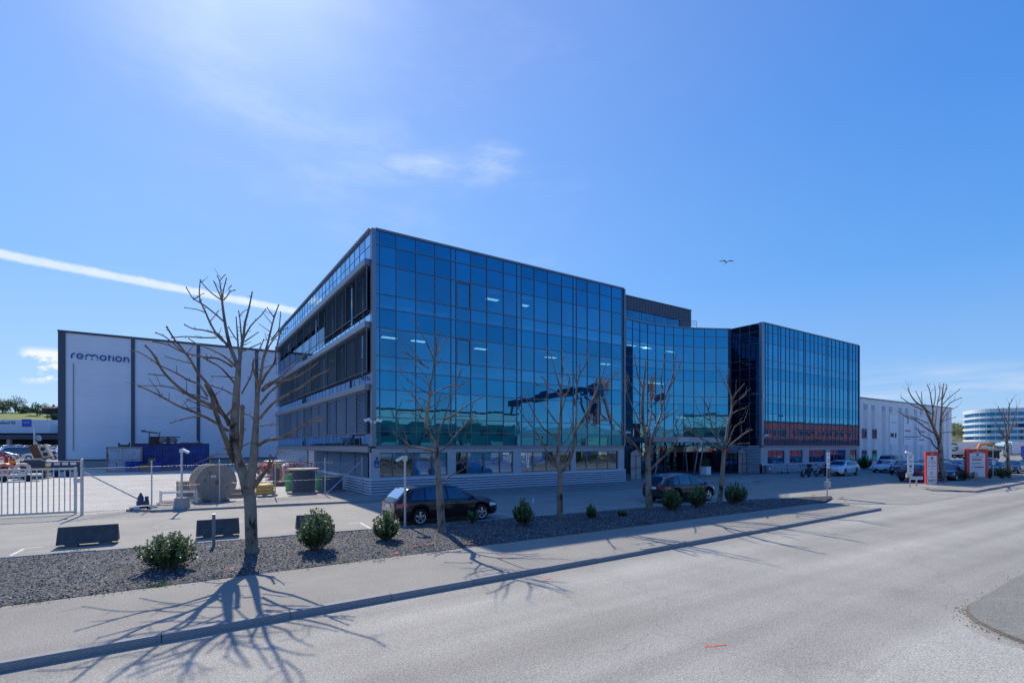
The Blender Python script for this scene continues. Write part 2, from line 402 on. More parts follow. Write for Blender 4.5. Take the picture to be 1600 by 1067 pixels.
# parking strip and service road, sloping down to the drive mouth
mb = MB(); xs = [-160, -40, -8, 4, 16, 27, 30, 34, 38, 42, 46, 50, 60, 90, 160]
def bedline(X): return bed_y(X) if X < 27 else (17.0+(15.2-17.0)*min(1, (X-27)/6.5) if X < 33.5 else 11.0)
rows = []
for X in xs:
    if X <= 27: r = [(X, bedline(X)-.05, 0), (X, bedline(X)+2, 0), (X, 31.4, 0)]
    elif X < 46.5: r = [(X, 11.0 if X > 33 else 14.3, RZ+.008 if X > 33 else -.07), (X, 16.6, -.02), (X, 31.4, 0)]
    else: r = [(X, 13.9, -.012), (X, 17, 0), (X, 31.4, 0)]
    rows.append(r)
for a, b in zip(rows, rows[1:]):
    for j in range(2): mb.quad(a[j], b[j], b[j+1], a[j+1])
struct(mb.build('parking_lot', asphalt('lot_asphalt', (.335, .318, .272), .05, 120, True, .12), norm=False))
sheet('yard', [(-160, 31.4), (10.1, 31.4), (10.1, 66), (60, 66), (60, 87.5), (-12.8, 87.5), (-12.8, 140), (-160, 140)], .004, YARD)
sheet('yard', [(77, 31.4), (260, 31.4), (260, 31.3), (260, 15), (160, 15), (160, 31.3)], -.02, YARD) if False else None
# planting bed: one undulating gravel sheet with loose stones on it
mb = MB(); nx, ny = 150, 12; X0, X1 = -40.0, 33.4
def bed_edge(X, t):
    lo = WY+.03; hi = bed_y(X)-.12 if X < 27 else 17.0-.12+(15.25-17.0)*((X-27)/6.4)
    lo = lo if X < 29 else lo+(14.9-lo)*((X-29)/4.4)**1.5
    return lo+(hi-lo)*t
def bed_z(X, y, t): return .012+.10*math.sin(PI*min(1, max(0, t)))**.6*(1 if X < 28 else .5)+.025*(noise.noise(Vector((X*.9, y*.9, 3))))
for i in range(nx+1):
    for j in range(ny+1):
        X = X0+(X1-X0)*i/nx; t = j/ny; y = bed_edge(X, t); mb.v.append((X, y, bed_z(X, y, t)))
for i in range(nx):
    for j in range(ny): mb.f.append((i*(ny+1)+j, (i+1)*(ny+1)+j, (i+1)*(ny+1)+j+1, i*(ny+1)+j+1)); mb.m.append(0)
struct(mb.build('gravel_bed', GRAV, smooth=True, norm=False))
kerb('bed_edging', [(-40, bed_y(-40)-.1), (27, bed_y(27)-.1), (33.6, 15.15)], .1, -.06, .035, 1.0, .006)
mb = MB()
def stone(mb, p, s, mi):
    vs = [(p[0]+s*a*rnd.uniform(.7, 1.2), p[1]+s*b*rnd.uniform(.7, 1.2), p[2]+s*c*rnd.uniform(.5, .9)) for a, b, c in ((1, 0, 0), (-1, 0, 0), (0, 1, 0), (0, -1, 0), (0, 0, 1), (0, 0, -.6))]
    mb.add(vs, [(0, 2, 4), (2, 1, 4), (1, 3, 4), (3, 0, 4), (2, 0, 5), (1, 2, 5), (3, 1, 5), (0, 3, 5)], mi)
for _ in range(30000):
    X = -14+47*rnd.random()**1.5; t = rnd.random(); y = bed_edge(X, t)
    stone(mb, (X, y, bed_z(X, y, t)+.004), rnd.uniform(.011, .027), rnd.choice((0, 0, 0, 1, 1, 1, 2, 2, 3, 3)))
for _ in range(260):                           # stray stones on the pavement edge
    X = rnd.uniform(-8, 30); stone(mb, (X, WY-abs(rnd.gauss(0, .13)), .004), rnd.uniform(.010, .022), rnd.choice((1, 2, 3)))
stuff(mb.build('gravel_stones', [mat('stone_dark', (.038, .038, .043), .8, var=.3), mat('stone_mid', (.11, .107, .103), .8, var=.3), mat('stone_grey', (.22, .212, .20), .8, var=.3), mat('stone_pale', (.46, .44, .41), .8, var=.2)], norm=False),
      'loose grey crushed stones spread over the planting bed', 'gravel')
# small weeds in the gravel edge
mb = MB()
for (px, py, n) in ((245, 916, 60), (540, 880, 18), (340, 902, 20), (592, 878, 16), (120, 808+54, 24), (50, 943, 30), (160, 930, 14), (520, 878, 14), (1270, 775, 30), (1315, 778, 30)):
    gx, gy = gp(px, py)
    for _ in range(n):
        x = gx+rnd.gauss(0, .12); y = gy+rnd.gauss(0, .05); a = rnd.uniform(0, 6.3); h = rnd.uniform(.03, .11)
        mb.add([(x-.008, y, .02), (x+.008, y, .02), (x+h*.6*math.cos(a), y+h*.6*math.sin(a), .02+h)], [(0, 1, 2)])
stuff(mb.build('weeds', mat('weed_green', (.16, .24, .03), .7, var=.3), norm=False), 'small yellowish green weeds along the edge of the gravel bed', 'weeds')
# paved strip along the main building with its kerb
fx = [-1.0, 9.5, 20, 28.2, 33, 38]
mb = MB()
for a, b in zip(fx, fx[1:]): mb.quad((a, fore_y(a)+.15, .105), (b, fore_y(b)+.15, .105), (b, 31.15 if b > 10 else 33.2, .105), (a, 31.15 if a > 10 else 31.2+.17*a, .105))
struct(mb.build('paved_strip', PAVE, norm=False))
kerb('forecourt_kerb', [(-2.0, 30.3), (-.6, fore_y(-.6)+.06), (9.5, fore_y(9.5)), (20, fore_y(20)), (28.2, fore_y(28.2)), (38, fore_y(38))], .15, -.03, .11, 1.0, .006)
sheet('entrance_paving', [(32.3, 29.4), (77, 29.4), (77, 31), (53.4, 31), (53.4, 35), (48, 38.3), (37, 38.3), (32.3, 35)], .10, mat('paving_slabs', (.2, .2, .2), .85, var=.2, scale=2))
kerb('forecourt_kerb', [(36, 29.3), (77, 29.3)], .12, -.03, .105, 1.0, .006)
# near pavement corner on our side of the road, worn edge
mb = MB(); edge = []
for i in range(29):
    t = i/28
    if t < .62: x = 60-(60-13.6)*(t/.62); y = 3.35+.02*(x-12)
    else:
        a = R(90+100*(t-.62)/.38); x = 13.6+2.3*math.cos(a)*1.0; y = 1.05+2.35*math.sin(a)
    edge.append((x, y))
edge2 = []
for i in range(len(edge)-1):
    for k in range(6):
        t = k/6; x = edge[i][0]*(1-t)+edge[i+1][0]*t; y = edge[i][1]*(1-t)+edge[i+1][1]*t
        w = .035*noise.noise(Vector((x*2.5, y*2.5, 0)))+.03*noise.noise(Vector((x*8, y*8, 5))); edge2.append((x+w*.4, y+w))
top = [(x, y, RZ+.06) for x, y in edge2]; base = [(x-.02 if x < 13 else x, y+.05, RZ+.004) for x, y in edge2]
mb.poly(top+[(11.6, -2.5, RZ+.06), (60, -2.5, RZ+.06)])
for a, b, c, d in zip(top, top[1:], base[1:], base): mb.quad(a, b, c, d, 1)
struct(mb.build('near_sidewalk', [ASPH_OLD, mat('broken_edge', (.12, .11, .095), .95, var=.4, scale=20)], norm=False))
mb = MB()
for i in range(len(edge2)-1):
    (x, y), (x2, y2) = edge2[i], edge2[i+1]
    w = .06+.10*abs(noise.noise(Vector((x*1.4, y*1.4, 9)))); ox = -1 if x < 13.2 else -.1
    mb.quad((x, y+.03, RZ+.005), (x2, y2+.03, RZ+.005), (x2+ox*w*.8, y2+.03+w, RZ+.005), (x+ox*w*.8, y+.03+w, RZ+.005))
struct(mb.build('road_grit', mat('grit', (.33, .30, .25), .95, var=.25, scale=30), norm=False))
mb = MB()
for _ in range(420):
    x, y = rnd.choice(edge2); 
    if 8 < x < 22: stone(mb, (x+rnd.gauss(-.06, .12), y+abs(rnd.gauss(.1, .12)), RZ+.008), rnd.uniform(.006, .018), 0)
stuff(mb.build('road_crumbs', mat('crumbs', (.10, .095, .085), .9), norm=False), 'crumbled asphalt bits along the broken near pavement edge', 'gravel')
sheet('side_road', [gp(1345, 1067, RZ), gp(1420, 1012, RZ), gp(1495, 972, RZ), (11.9, 3.2), (11.35, 2.6), (11.0, 1.0), (11, -2.6), (1.5, -2.6)], RZ+.004, asphalt('side_asphalt', (.42, .398, .345), .03, 62, False, .1))
# painted lines of the parking bays and sprayed survey marks
mb = MB(); PW = mat('bay_paint', (.62, .62, .60), .7, var=.3, scale=6)
def line(p, q, w=.09, z=.004):
    a, b = Vector((*p, z)), Vector((*q, z)); u = (b-a).normalized(); v = Vector((-u.y, u.x, 0))*w/2
    mb.quad(a-v, b-v, b+v, a+v)
def bay(px1, py1, px2, py2, px3, py3): line(gp(px1, py1), gp(px2, py2)); line(gp(px2, py2), gp(px3, py3))
bay(16, 868, 38, 857, 68, 854); bay(580, 826, 562, 816, 545, 818); bay(803, 807, 777, 801, 776, 800.5); line(gp(125, 804), gp(152, 802.5))
bay(898, 792, 925, 790, 965, 794); line(gp(833, 777), gp(833, 786)); line(gp(1128, 778.5), gp(1147, 778)); line(gp(240, 823.5), gp(247, 823)); line(gp(258, 822.6), gp(263, 822.2))
line(gp(372, 815), gp(380, 814.4)); line((-7.5, 20.1), (-7.5, 24.9))
struct(mb.build('parking_lines', PW, norm=False))
mb = MB(); SPR = mat('orange_spray', (.85, .17, .07), .8, var=.25, scale=20)
def spray(px, py, L_=.45, z=0.0, a=None, w=.05):
    x, y = gp(px, py, z); a = rnd.uniform(-.5, .5) if a is None else a; u = Vector((math.cos(a), math.sin(a), 0)); v = Vector((-u.y, u.x, 0))
    n = 7; pts = [Vector((x, y, z))+u*(L_*(i/n-.5))+v*rnd.uniform(-.05, .05) for i in range(n+1)]
    for p, q in zip(pts, pts[1:]):
      if z < .1 or rnd.random() < .7: mb.quad(p-v*w*rnd.uniform(.3, .6), q-v*w*rnd.uniform(.3, .6), q+v*w*rnd.uniform(.3, .6), p+v*w*rnd.uniform(.3, .6))
spray(1118, 1008, .40, RZ+.006, -.42, .04); spray(855, 904, .32, RZ+.006, .3, .04); spray(783, 871, .3, .006, .5)
struct(mb.build('spray_marks', SPR, norm=False))
mb = MB()
for (px, py) in ((362, 887), (361, 898), (615, 864), (652, 852), (672, 849), (725, 846), (733, 845), (713, 829), (768, 833), (805, 831), (820, 828.5), (853, 825), (866, 830), (998, 809.5), (1016, 814), (1084, 802.5), (1099, 805), (1155, 800), (1255, 783)):
    spray(px, py, .30, .125, None, .05)
struct(mb.build('spray_marks', SPR, norm=False))
mb = MB(); x, y = gp(1183, 752.5); mb.lathe([(.35, .003), (.35, .007)], 20, 0, Matrix.Translation((x, y, 0)))
tag(mb.build('manhole_cover', mat('cast_iron', (.05, .05, .055), .7, .5)), 'dark round manhole cover set in the shaded parking asphalt', 'manhole cover')

# ================================================================== THE GLASS OFFICE BUILDING
GL = glass_mat('tinted_glass', (.10, .46, .74), (.20, .52, .68), .46, .96)
GLY = glass_mat('clerestory_glass', (.50, .74, .95), None, .6, .98, back=(.004, .012, .03))
GL2 = glass_mat('spandrel_glass', (.055, .365, .61), None, .55, .96, back=(.002, .016, .05))
GLD = glass_mat('dark_glass', (.12, .22, .36), None, .34, .9, back=(.002, .003, .008))
GLC = glass_mat('clear_glass', (.42, .60, .76), (.42, .68, .82), .26, .95)
INT = mat('interior_wall', (.30, .33, .36), .9, var=.15, scale=.4); INTF = mat('interior_floor', (.16, .16, .17), .9, var=.1)
RAD = mat('window_sill_white', (.75, .8, .82), .6, var=.05)
BLIND = mat('blind_cloth', (.30, .68, .85), .8, var=.1, scale=1)
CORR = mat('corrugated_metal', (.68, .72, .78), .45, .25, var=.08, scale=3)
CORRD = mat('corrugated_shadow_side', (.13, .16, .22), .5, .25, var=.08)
SLAT = mat('louvre_slats', (.052, .066, .09), .5, .3, var=.2, scale=2)
SLAT2 = mat('louvre_slats_pale', (.15, .20, .27), .5, .3, var=.2, scale=2)
CLAD = mat('zinc_cladding', (.085, .105, .14), .55, .3, var=.15, scale=2)
T = 16.6
ZL = [3.15, 4.05, 4.92, 6.68, 7.88, 8.78, 10.55, 11.76, 12.67, 14.48, 15.72, T]     # transoms, spandrel glass alternates
KIND = ['s', 'l', 'v', 's', 'l', 'v', 's', 'l', 'v', 's', 's']
B = thing('office_building', 'four storey blue glass office building with concave glazed entrance bay between two blocks', 'office building', (10.15, 31, 0))
OX, OY = 10.15, 31.0
def part(mb, name, m, parent=None, **k):       # geometry written in world coordinates, stored relative to the building
    mb.v = [(x-OX, y-OY, z) for x, y, z in mb.v]; return mb.build(name, m, parent or B, **k)
panes = []      # (screen size, quad, kind, frame)
def jit(p, n, s=.0019): return tuple(Vector(p)+n*rnd.uniform(-s, s))
def add_pane(a, b, z0, z1, n, kind, fr):
    q = [(a[0], a[1], z0), (b[0], b[1], z0), (b[0], b[1], z1), (a[0], a[1], z1)]
    s = abs(b[0]-a[0])*(z1-z0)/depth(*a)**2 if n[1] < -.3 else (math.hypot(b[0]-a[0], b[1]-a[1])*(z1-z0)/depth(*a)**2)*.3
    panes.append((s, [jit(p, n) for p in q], kind, fr))
def curtain(cols, zs, kinds, pos, nrm, fr, mw=.045, rec=.03):
    """cols: parameters along the wall, pos(u)->(x,y), nrm(u)->outward normal; panes sit 3 cm behind the mullion faces"""
    for i, (u0, u1) in enumerate(zip(cols, cols[1:])):
        n = nrm((u0+u1)/2); a, b = Vector((*pos(u0), 0)), Vector((*pos(u1), 0)); d = (b-a).normalized()
        a2, b2 = a+d*mw*.5-n*rec, b-d*mw*.5-n*rec
        for z0, z1, k in zip(zs, zs[1:], kinds):
            kk = k(i) if callable(k) else k
            add_pane((a2.x, a2.y), (b2.x, b2.y), z0+mw/2, z1-mw/2, n, kk, fr)
def mullions(mb, cols, zs, pos, nrm, mw=.05, dp=.10, proud=.02):
    for u in cols:
        n = nrm(u); p = Vector((*pos(u), 0)); d = Vector((-n.y, n.x, 0))
        q = [p+n*proud-d*mw/2, p+n*proud+d*mw/2, p-n*dp+d*mw/2, p-n*dp-d*mw/2]
        mb.prism([(v.x, v.y) for v in q], zs[0], zs[-1])
    for z in zs:
        for u0, u1 in zip(cols, cols[1:]):
            n = nrm((u0+u1)/2); a, b = Vector((*pos(u0), 0)), Vector((*pos(u1), 0)); d = (b-a).normalized(); a = a+d*mw*.52; b = b-d*mw*.52
            q = [a+n*(proud-.006), b+n*(proud-.006), b-n*dp, a-n*dp]; mb.prism([(v.x, v.y) for v in q], z-mw/2, z+mw/2)
NYV = Vector((0, -1, 0)); NXV = Vector((-1, 0, 0))
# --- main block front
c1 = [10.38, 10.65, 11.72, 13.06, 14.43, 15.62, 15.99, 17.16, 18.46, 19.87, 21.05, 21.46, 22.64, 23.92, 25.32, 26.5, 26.84, 28.01, 29.39, 30.75, 32.01, 32.18]
fr1 = MB(); mullions(fr1, c1, ZL, lambda u: (u, 31.0), lambda u: NYV)
for z in (6.72+1.06, 6.72+1.06+3.9):          # heavier frames of the opening lights
    for x0, x1 in ((15.99, 17.16),):
        for q in ((x0+.03, x0+.10), (x1-.10, x1-.03)): fr1.box(q[0], q[1], 30.965, 31.0, z+.95, z+2.72)
        fr1.box(x0+.1, x1-.1, 30.965, 31.0, z+.95, z+1.02); fr1.box(x0+.1, x1-.1, 30.965, 31.0, z+2.65, z+2.72)
F1 = part(fr1, 'curtain_wall_frame', ALU_DK)
curtain(c1, ZL, KIND, lambda u: (u, 31.0), lambda u: NYV, F1)
mb = MB(); mb.box(10.12, 10.375, 30.93, 31.25, 3.1, T+.06); mb.box(32.185, 32.33, 30.94, 31.4, 3.1, T+.06); mb.box(10.376, 32.184, 30.945, 31.3, T+.03, T+.14); mb.box(10.376, 32.184, 30.93, 31.2, 2.98, 3.12)
part(mb, 'corner_post', ALU)
# --- left side (towards the yard): ledges, louvre blinds, clerestory panes
YB = 65.6
nL = 30; cL = [31.3+(YB-31.3)*i/nL for i in range(nL+1)]
zt = [(14.86, T), (10.95, 11.65), (7.05, 7.80), (3.15, 3.92)]
frL = MB()
for z0, z1 in zt:
    zs = [z0, (z0+z1)/2, z1] if z1 == T else [z0, z1]
    mullions(frL, cL, zs, lambda u: (10.15, u), lambda u: NXV, .05, .06, .012)
FL = part(frL, 'side_wall_frame', ALU_DK)
for z0, z1 in zt:
    zs = [z0, (z0+z1)/2, z1] if z1 == T else [z0, z1]
    curtain(cL, zs, ['y']*(len(zs)-1), lambda u: (10.15, u), lambda u: NXV, FL, .05, .006)
mb = MB()
for z0, z1 in ((14.42, 14.84), (10.53, 10.93), (6.63, 7.03)): mb.box(9.80, 10.13, 31.28, YB, z0, z1-.02); mb.box(9.77, 9.80, 31.26, YB+.02, z0+.04, z1)
part(mb, 'sunshade_ledge', ALU, bevel=.02)
mb = MB(); mb.box(9.95, 10.13, 31.28, YB, 2.72, 3.1); mb.box(10.0, 10.13, 31.28, YB, T+.005, T+.13)
part(mb, 'side_trim', ALU)
mb = MB(); mb.box(10.16, 10.3, 31.3, YB, 3.95, 6.6); mb.box(10.16, 10.3, 31.3, YB, 7.83, 10.5); mb.box(10.16, 10.3, 31.3, YB, 11.68, 14.4)
part(mb, 'side_glazing', glass_mat('side_glass', (.35, .5, .65), None, .4, .97, back=(.004, .008, .016)))
bays = [31.32, 33.55, 36.0, 38.6, 41.3, 44.1, 47.0, 50.0, 53.2, 56.5, 60.0, 63.5, YB]
for fl, (zb, ztop) in enumerate(((3.95, 6.6), (7.83, 10.5), (11.68, 14.4))):
    for bi, (y0, y1) in enumerate(zip(bays, bays[1:])):
        mb = MB(); zlow = zb
        if fl == 2 and bi >= 5: zlow = zb+1.45          # half-raised blinds on the top floor, far end
        if fl == 2 and bi in (4,): zlow = zb
        n = int((ztop-zlow)/.085)
        g0 = .05 if (bi*3+fl) % 4 else .30              # some bays leave a slit
        for k in range(n):
            z = zlow+k*.085; tilt = .078 if (bi+fl) % 3 else .066
            mb.quad((9.93, y0+g0, z), (9.93, y1-.05, z), (9.972, y1-.05, z+tilt), (9.972, y0+g0, z+tilt))
        mb.box(9.93, 10.02, y0+g0-.02, y1-.04, ztop-.06, ztop+.0)
        part(mb, 'louvre_blind', SLAT if fl else SLAT2, norm=False)
mb = MB()
for y in bays:
    for zb, z2 in ((3.95, 6.6), (7.83, 10.5), (11.68, 14.4)): mb.box(9.90, 9.94, y-.03, y+.01, zb-.1, z2)
for zb in (3.93, 7.81, 11.66): mb.bar((9.9, 31.3, zb), (9.9, YB, zb), .035, 6)
part(mb, 'blind_rail', ALU_DK)
# --- ground floor of the main block: panels, windows, corrugated plinth
def corr_wall(mb, x0, x1, y, z0, z1, pitch=.168, amp=.075, axis='x'):
    n = max(1, round((z1-z0)/pitch)); prof = []
    for k in range(n):
        z = z0+k*(z1-z0)/n; p = (z1-z0)/n; prof += [(0, z), (amp, z+p*.08), (amp, z+p*.46), (0, z+p*.94)]
    prof.append((0, z1))
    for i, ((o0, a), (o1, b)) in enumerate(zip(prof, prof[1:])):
        mi = 1 if i % 4 in (0, 1) else 0  # undersides and upright faces take the darker copy, their shade put into colour
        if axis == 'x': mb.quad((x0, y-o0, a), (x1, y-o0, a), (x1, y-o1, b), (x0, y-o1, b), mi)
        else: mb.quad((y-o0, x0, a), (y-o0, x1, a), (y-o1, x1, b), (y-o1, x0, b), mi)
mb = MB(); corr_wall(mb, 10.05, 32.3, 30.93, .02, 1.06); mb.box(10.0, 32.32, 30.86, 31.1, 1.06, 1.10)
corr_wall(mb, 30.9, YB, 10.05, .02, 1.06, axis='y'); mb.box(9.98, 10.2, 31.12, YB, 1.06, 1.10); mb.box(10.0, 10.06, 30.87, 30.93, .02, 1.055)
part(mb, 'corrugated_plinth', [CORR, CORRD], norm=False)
mb = MB(); mb.box(9.97, 32.34, 30.84, 31.0, -.02, .045)
part(mb, 'plinth_base', CONC)
def wall_with_holes(mb, x0, x1, y0, y1, z0, z1, holes, mi=0):
    xs = x0
    for (a, b, c, d) in sorted(holes):
        if a > xs: mb.box(xs, a, y0, y1, z0, z1, mi)
        if c > z0: mb.box(a, b, y0, y1, z0, c, mi)
        if d < z1: mb.box(a, b, y0, y1, d, z1, mi)
        xs = b
    if xs < x1: mb.box(xs, x1, y0, y1, z0, z1, mi)
WIN = [[10.65, 11.54, 12.9, 14.26, 15.38], [15.99, 16.92, 18.28, 19.62, 20.74], [21.43, 22.6, 23.9, 25.2, 26.27], [26.77, 28.0, 29.2, 30.4, 31.53]]
mb = MB(); wall_with_holes(mb, 10.2, 32.25, 31.02, 31.3, 1.11, 2.97, [(w[0], w[-1], 1.16, 2.70) for w in WIN]); part(mb, 'ground_floor_wall', CONC_BLUE)
for wi, w in enumerate(WIN):
    mb = MB(); mb.box(w[0], w[-1], 31.12, 31.2, 1.16, 1.22); mb.box(w[0], w[-1], 31.12, 31.2, 2.64, 2.70)
    for x in w: mb.box(max(w[0], x-.045), min(w[-1], x+.045), 31.12, 31.2, 1.22, 2.64)
    f = part(mb, 'window', ALU_DK)
    for k, (a, b) in enumerate(zip(w, w[1:])):
        mb = MB(); n = NYV; mb.quad(*[jit(p, n, .002) for p in ((a+.045, 31.15, 1.22), (b-.045, 31.15, 1.22), (b-.045, 31.15, 2.64), (a+.045, 31.15, 2.64))])
        part(mb, 'pane', GLC, f, norm=False)
        drop = {0: (.35, .35, 1.42, 1.42), 1: (0, 1.42, 1.42, 1.42), 2: (1.2, .9, 0, 0), 3: (0, 0, 0, 0)}[wi][k]
        if drop:
            mb = MB(); mb.box(a+.06, b-.06, 31.26, 31.28, 2.64-drop, 2.64); part(mb, 'roller_blind', BLIND, f)
# ground floor towards the yard: recessed louvred wall, corrugated far end
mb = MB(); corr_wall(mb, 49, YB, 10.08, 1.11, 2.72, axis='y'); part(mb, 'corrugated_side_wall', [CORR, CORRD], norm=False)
mb = MB(); mb.box(10.35, 10.5, 31.3, 49, 1.1, 2.72); part(mb, 'recessed_glazing', glass_mat('recess_glass', (.3, .45, .6), None, .3, .95, back=(.01, .016, .026)))
for y0, y1 in ((31.9, 34.6), (34.75, 38.2), (38.35, 42.2), (42.35, 46.4)):
    mb = MB()
    for k in range(19): z = 1.12+k*.084; mb.quad((10.16, y0, z), (10.16, y1, z), (10.21, y1, z+.062), (10.21, y0, z+.062))
    part(mb, 'ground_louvre', SLAT2, norm=False)
mb = MB(); mb.box(10.08, 10.34, 31.05, 31.32, 1.11, 2.71); mb.box(10.1, 10.34, 46.6, 48.9, 1.11, 2.71); part(mb, 'corner_pier', CONC_BLUE)
# plates on the corner pier
mb = MB(); mb.box(10.30, 10.60, 30.985, 31.015, 1.78, 2.22); part(mb, 'company_plate', NAVY)
mb = MB(); mb.box(10.39, 10.52, 30.985, 31.015, 2.26, 2.44, 0); mb.box(10.37, 10.54, 30.98, 31.015, 2.44, 2.53, 1); part(mb, 'entry_plate', [NAVY, mat('amber', (.75, .48, .08), .5)])
mb = MB(); M = face_negY(10.45, 30.98, 2.0)
ribbon(mb, [(-.09, 0), (0, .16), (.09, 0)], .022, .004, M, 0); ribbon(mb, [(-.05, 0), (0, .08), (.05, 0)], .018, .004, M, 0)
for z, w, h in ((-.05, .09, .03), (-.13, .11, .018)): mb.box(10.45-w, 10.45+w, 30.976, 30.983, 2.0+z-h, 2.0+z, 1)
part(mb, 'company_emblem', [mat('emblem_blue', (.05, .35, .55), .5), PLATE])
# --- concave entrance bay
XA, XB_ = 32.33, 53.4; UC = (XA+XB_)/2
def arc_pos(u): return (u, 31+7.3-((u-UC)**2)/33.4)
def arc_n(u): s = -2*(u-UC)/33.4; v = Vector((s, -1, 0)); v = Vector((s, -1.0, 0)); return v.normalized()
cA = [XA+(XB_-XA)*i/17 for i in range(18)]
frA = MB(); mullions(frA, cA, ZL, arc_pos, arc_n)
FA = part(frA, 'entrance_bay_frame', ALU_DK)
curtain(cA, ZL, KIND, arc_pos, arc_n, FA)
frA = MB(); mullions(frA, cA, [.1, 2.45, 3.15], arc_pos, arc_n); FE = part(frA, 'entrance_frame', ALU_DK)
for u0, u1 in zip(cA, cA[1:]):
    n = arc_n((u0+u1)/2); a, b = arc_pos(u0), arc_pos(u1)
    for z0, z1 in ((.12, 2.42), (2.48, 3.12)):
        mb = MB(); mb.quad(*[jit(p, n, .002) for p in ((a[0]+.03, a[1]+.03, z0), (b[0]-.03, b[1]+.03, z0), (b[0]-.03, b[1]+.03, z1), (a[0]+.03, a[1]+.03, z1))]); part(mb, 'entrance_pane', GLC, FE, norm=False)
mb = MB()
for u0, u1 in zip(cA, cA[1:]):
    a, b = arc_pos(u0), arc_pos(u1); mb.prism([(a[0], a[1]-.06), (b[0], b[1]-.06), (b[0], b[1]+.4), (a[0], a[1]+.4)], T+.03, T+.14)
part(mb, 'parapet_cap', ALU)
# return walls between blocks and bay
for x, n, y1 in ((XB_, NXV, 34.68), (XA, Vector((1, 0, 0)), 34.68)):
    cs = [31.25, 32.4, 33.55, y1]; fm = MB(); mullions(fm, cs, ZL, lambda u: (x, u), lambda u: n); fo = part(fm, 'return_wall_frame', ALU_DK)
    curtain(cs, ZL, ['d']*11, lambda u: (x, u), lambda u: n, fo)
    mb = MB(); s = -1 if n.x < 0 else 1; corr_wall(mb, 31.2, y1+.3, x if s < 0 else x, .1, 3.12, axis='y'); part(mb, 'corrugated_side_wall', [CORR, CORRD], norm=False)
# railing along the bay roof
mb = MB(); pts = [arc_pos(XA+.3+(XB_-XA-3.4)*i/16) for i in range(17)]
for zz in (.95, .72, .5): mb.tube([(x, y+.35, T+zz) for x, y in pts], .022 if zz < .9 else .03, 6)
for x, y in pts[::1]: mb.bar((x, y+.35, T+.1), (x, y+.35, T+.95), .022, 6)
part(mb, 'roof_railing', ALU_DK)
# penthouse
mb = MB()
n = 46
for i in range(n):
    x0 = 31+(53.3-31)*i/n; x1 = 31+(53.3-31)*(i+1)/n
    mb.box(x0+.012, x1-.012, 39.985, 40.3, 18.4, 19.86); mb.box(x0-.012, x0+.012, 39.96, 40.3, 18.4, 19.86)
mb.box(31, 53.32, 39.93, 52, 19.87, 19.98); mb.box(31, 53.28, 40.31, 52, 16.7, 19.865); mb.box(51.2, 53.29, 39.985, 40.3, 16.7, 18.39)
part(mb, 'penthouse', CLAD)
mb = MB()
for i in range(9): mb.box(31.2+i*2.22, 31.2+(i+1)*2.22-.06, 40.08, 40.12, 16.9, 18.38)
part(mb, 'penthouse_glazing', GL2)
# --- right block
XW0, XW1 = XB_, 77.1
c2 = [53.74, 54.21, 54.76, 55.73, 56.82, 57.39, 58.42, 59.32, 60.28, 61.18, 62.47, 62.84, 63.98, 64.95, 65.93, 66.93, 67.94, 68.44, 69.4, 70.46, 71.54, 72.56, 73.77, 74.13, 75.14, 76.08, 76.92]
fr2 = MB(); mullions(fr2, c2, ZL, lambda u: (u, 31.0), lambda u: NYV, .045); F2 = part(fr2, 'curtain_wall_frame', ALU_DK)
curtain(c2, ZL, KIND, lambda u: (u, 31.0), lambda u: NYV, F2)
mb = MB(); mb.box(XW0-.05, 53.735, 30.93, 31.24, 3.1, T+.06); mb.box(76.925, XW1, 30.93, 31.4, 3.1, T+.06); mb.box(53.736, 76.924, 30.945, 31.3, T+.03, T+.14); mb.box(53.736, 76.924, 30.93, 31.2, 2.98, 3.12)
part(mb, 'corner_post', ALU)
mb = MB(); mb.box(57.0, 57.85, 30.62, 30.64, 4.95, 6.6, 0, M=Matrix.Translation((0, 31, 6.6)) @ Matrix.Rotation(R(14), 4, 'X') @ Matrix.Translation((0, -30.63, -6.6)))
part(mb, 'open_window_sash', GL)
WIN2 = [[54.65, 55.9, 56.8, 58.24], [59.25, 60.05, 61.35, 62.26], [63.69, 64.7, 65.6, 66.87, 67.78], [69.0, 70.2, 71.1, 72.4, 73.2], [74.4, 75.6, 76.4]]
mb = MB(); wall_with_holes(mb, XW0, XW1, 31.02, 31.3, 1.11, 2.97, [(w[0], w[-1], 1.05, 2.62) for w in WIN2]); part(mb, 'ground_floor_wall', CONC_BLUE)
for w in WIN2:
    mb = MB(); mb.box(w[0], w[-1], 31.12, 31.2, 1.11, 1.17); mb.box(w[0], w[-1], 31.12, 31.2, 2.56, 2.62)
    for x in w: mb.box(max(w[0], x-.06), min(w[-1], x+.06), 31.12, 31.2, 1.17, 2.56)
    f = part(mb, 'window', mat('blue_frame', (.05, .11, .25), .4, .2))
    for a, b in zip(w, w[1:]):
        mb = MB(); mb.quad(*[jit(p, NYV, .003) for p in ((a+.06, 31.15, 1.17), (b-.06, 31.15, 1.17), (b-.06, 31.15, 2.56), (a+.06, 31.15, 2.56))]); part(mb, 'pane', GLC, f, norm=False)
mb = MB(); corr_wall(mb, XW0, XW1, 30.95, .1, 1.08); mb.box(XW0-.02, XW1, 30.88, 31.1, 1.08, 1.11); part(mb, 'corrugated_plinth', [CORR, CORRD], norm=False)
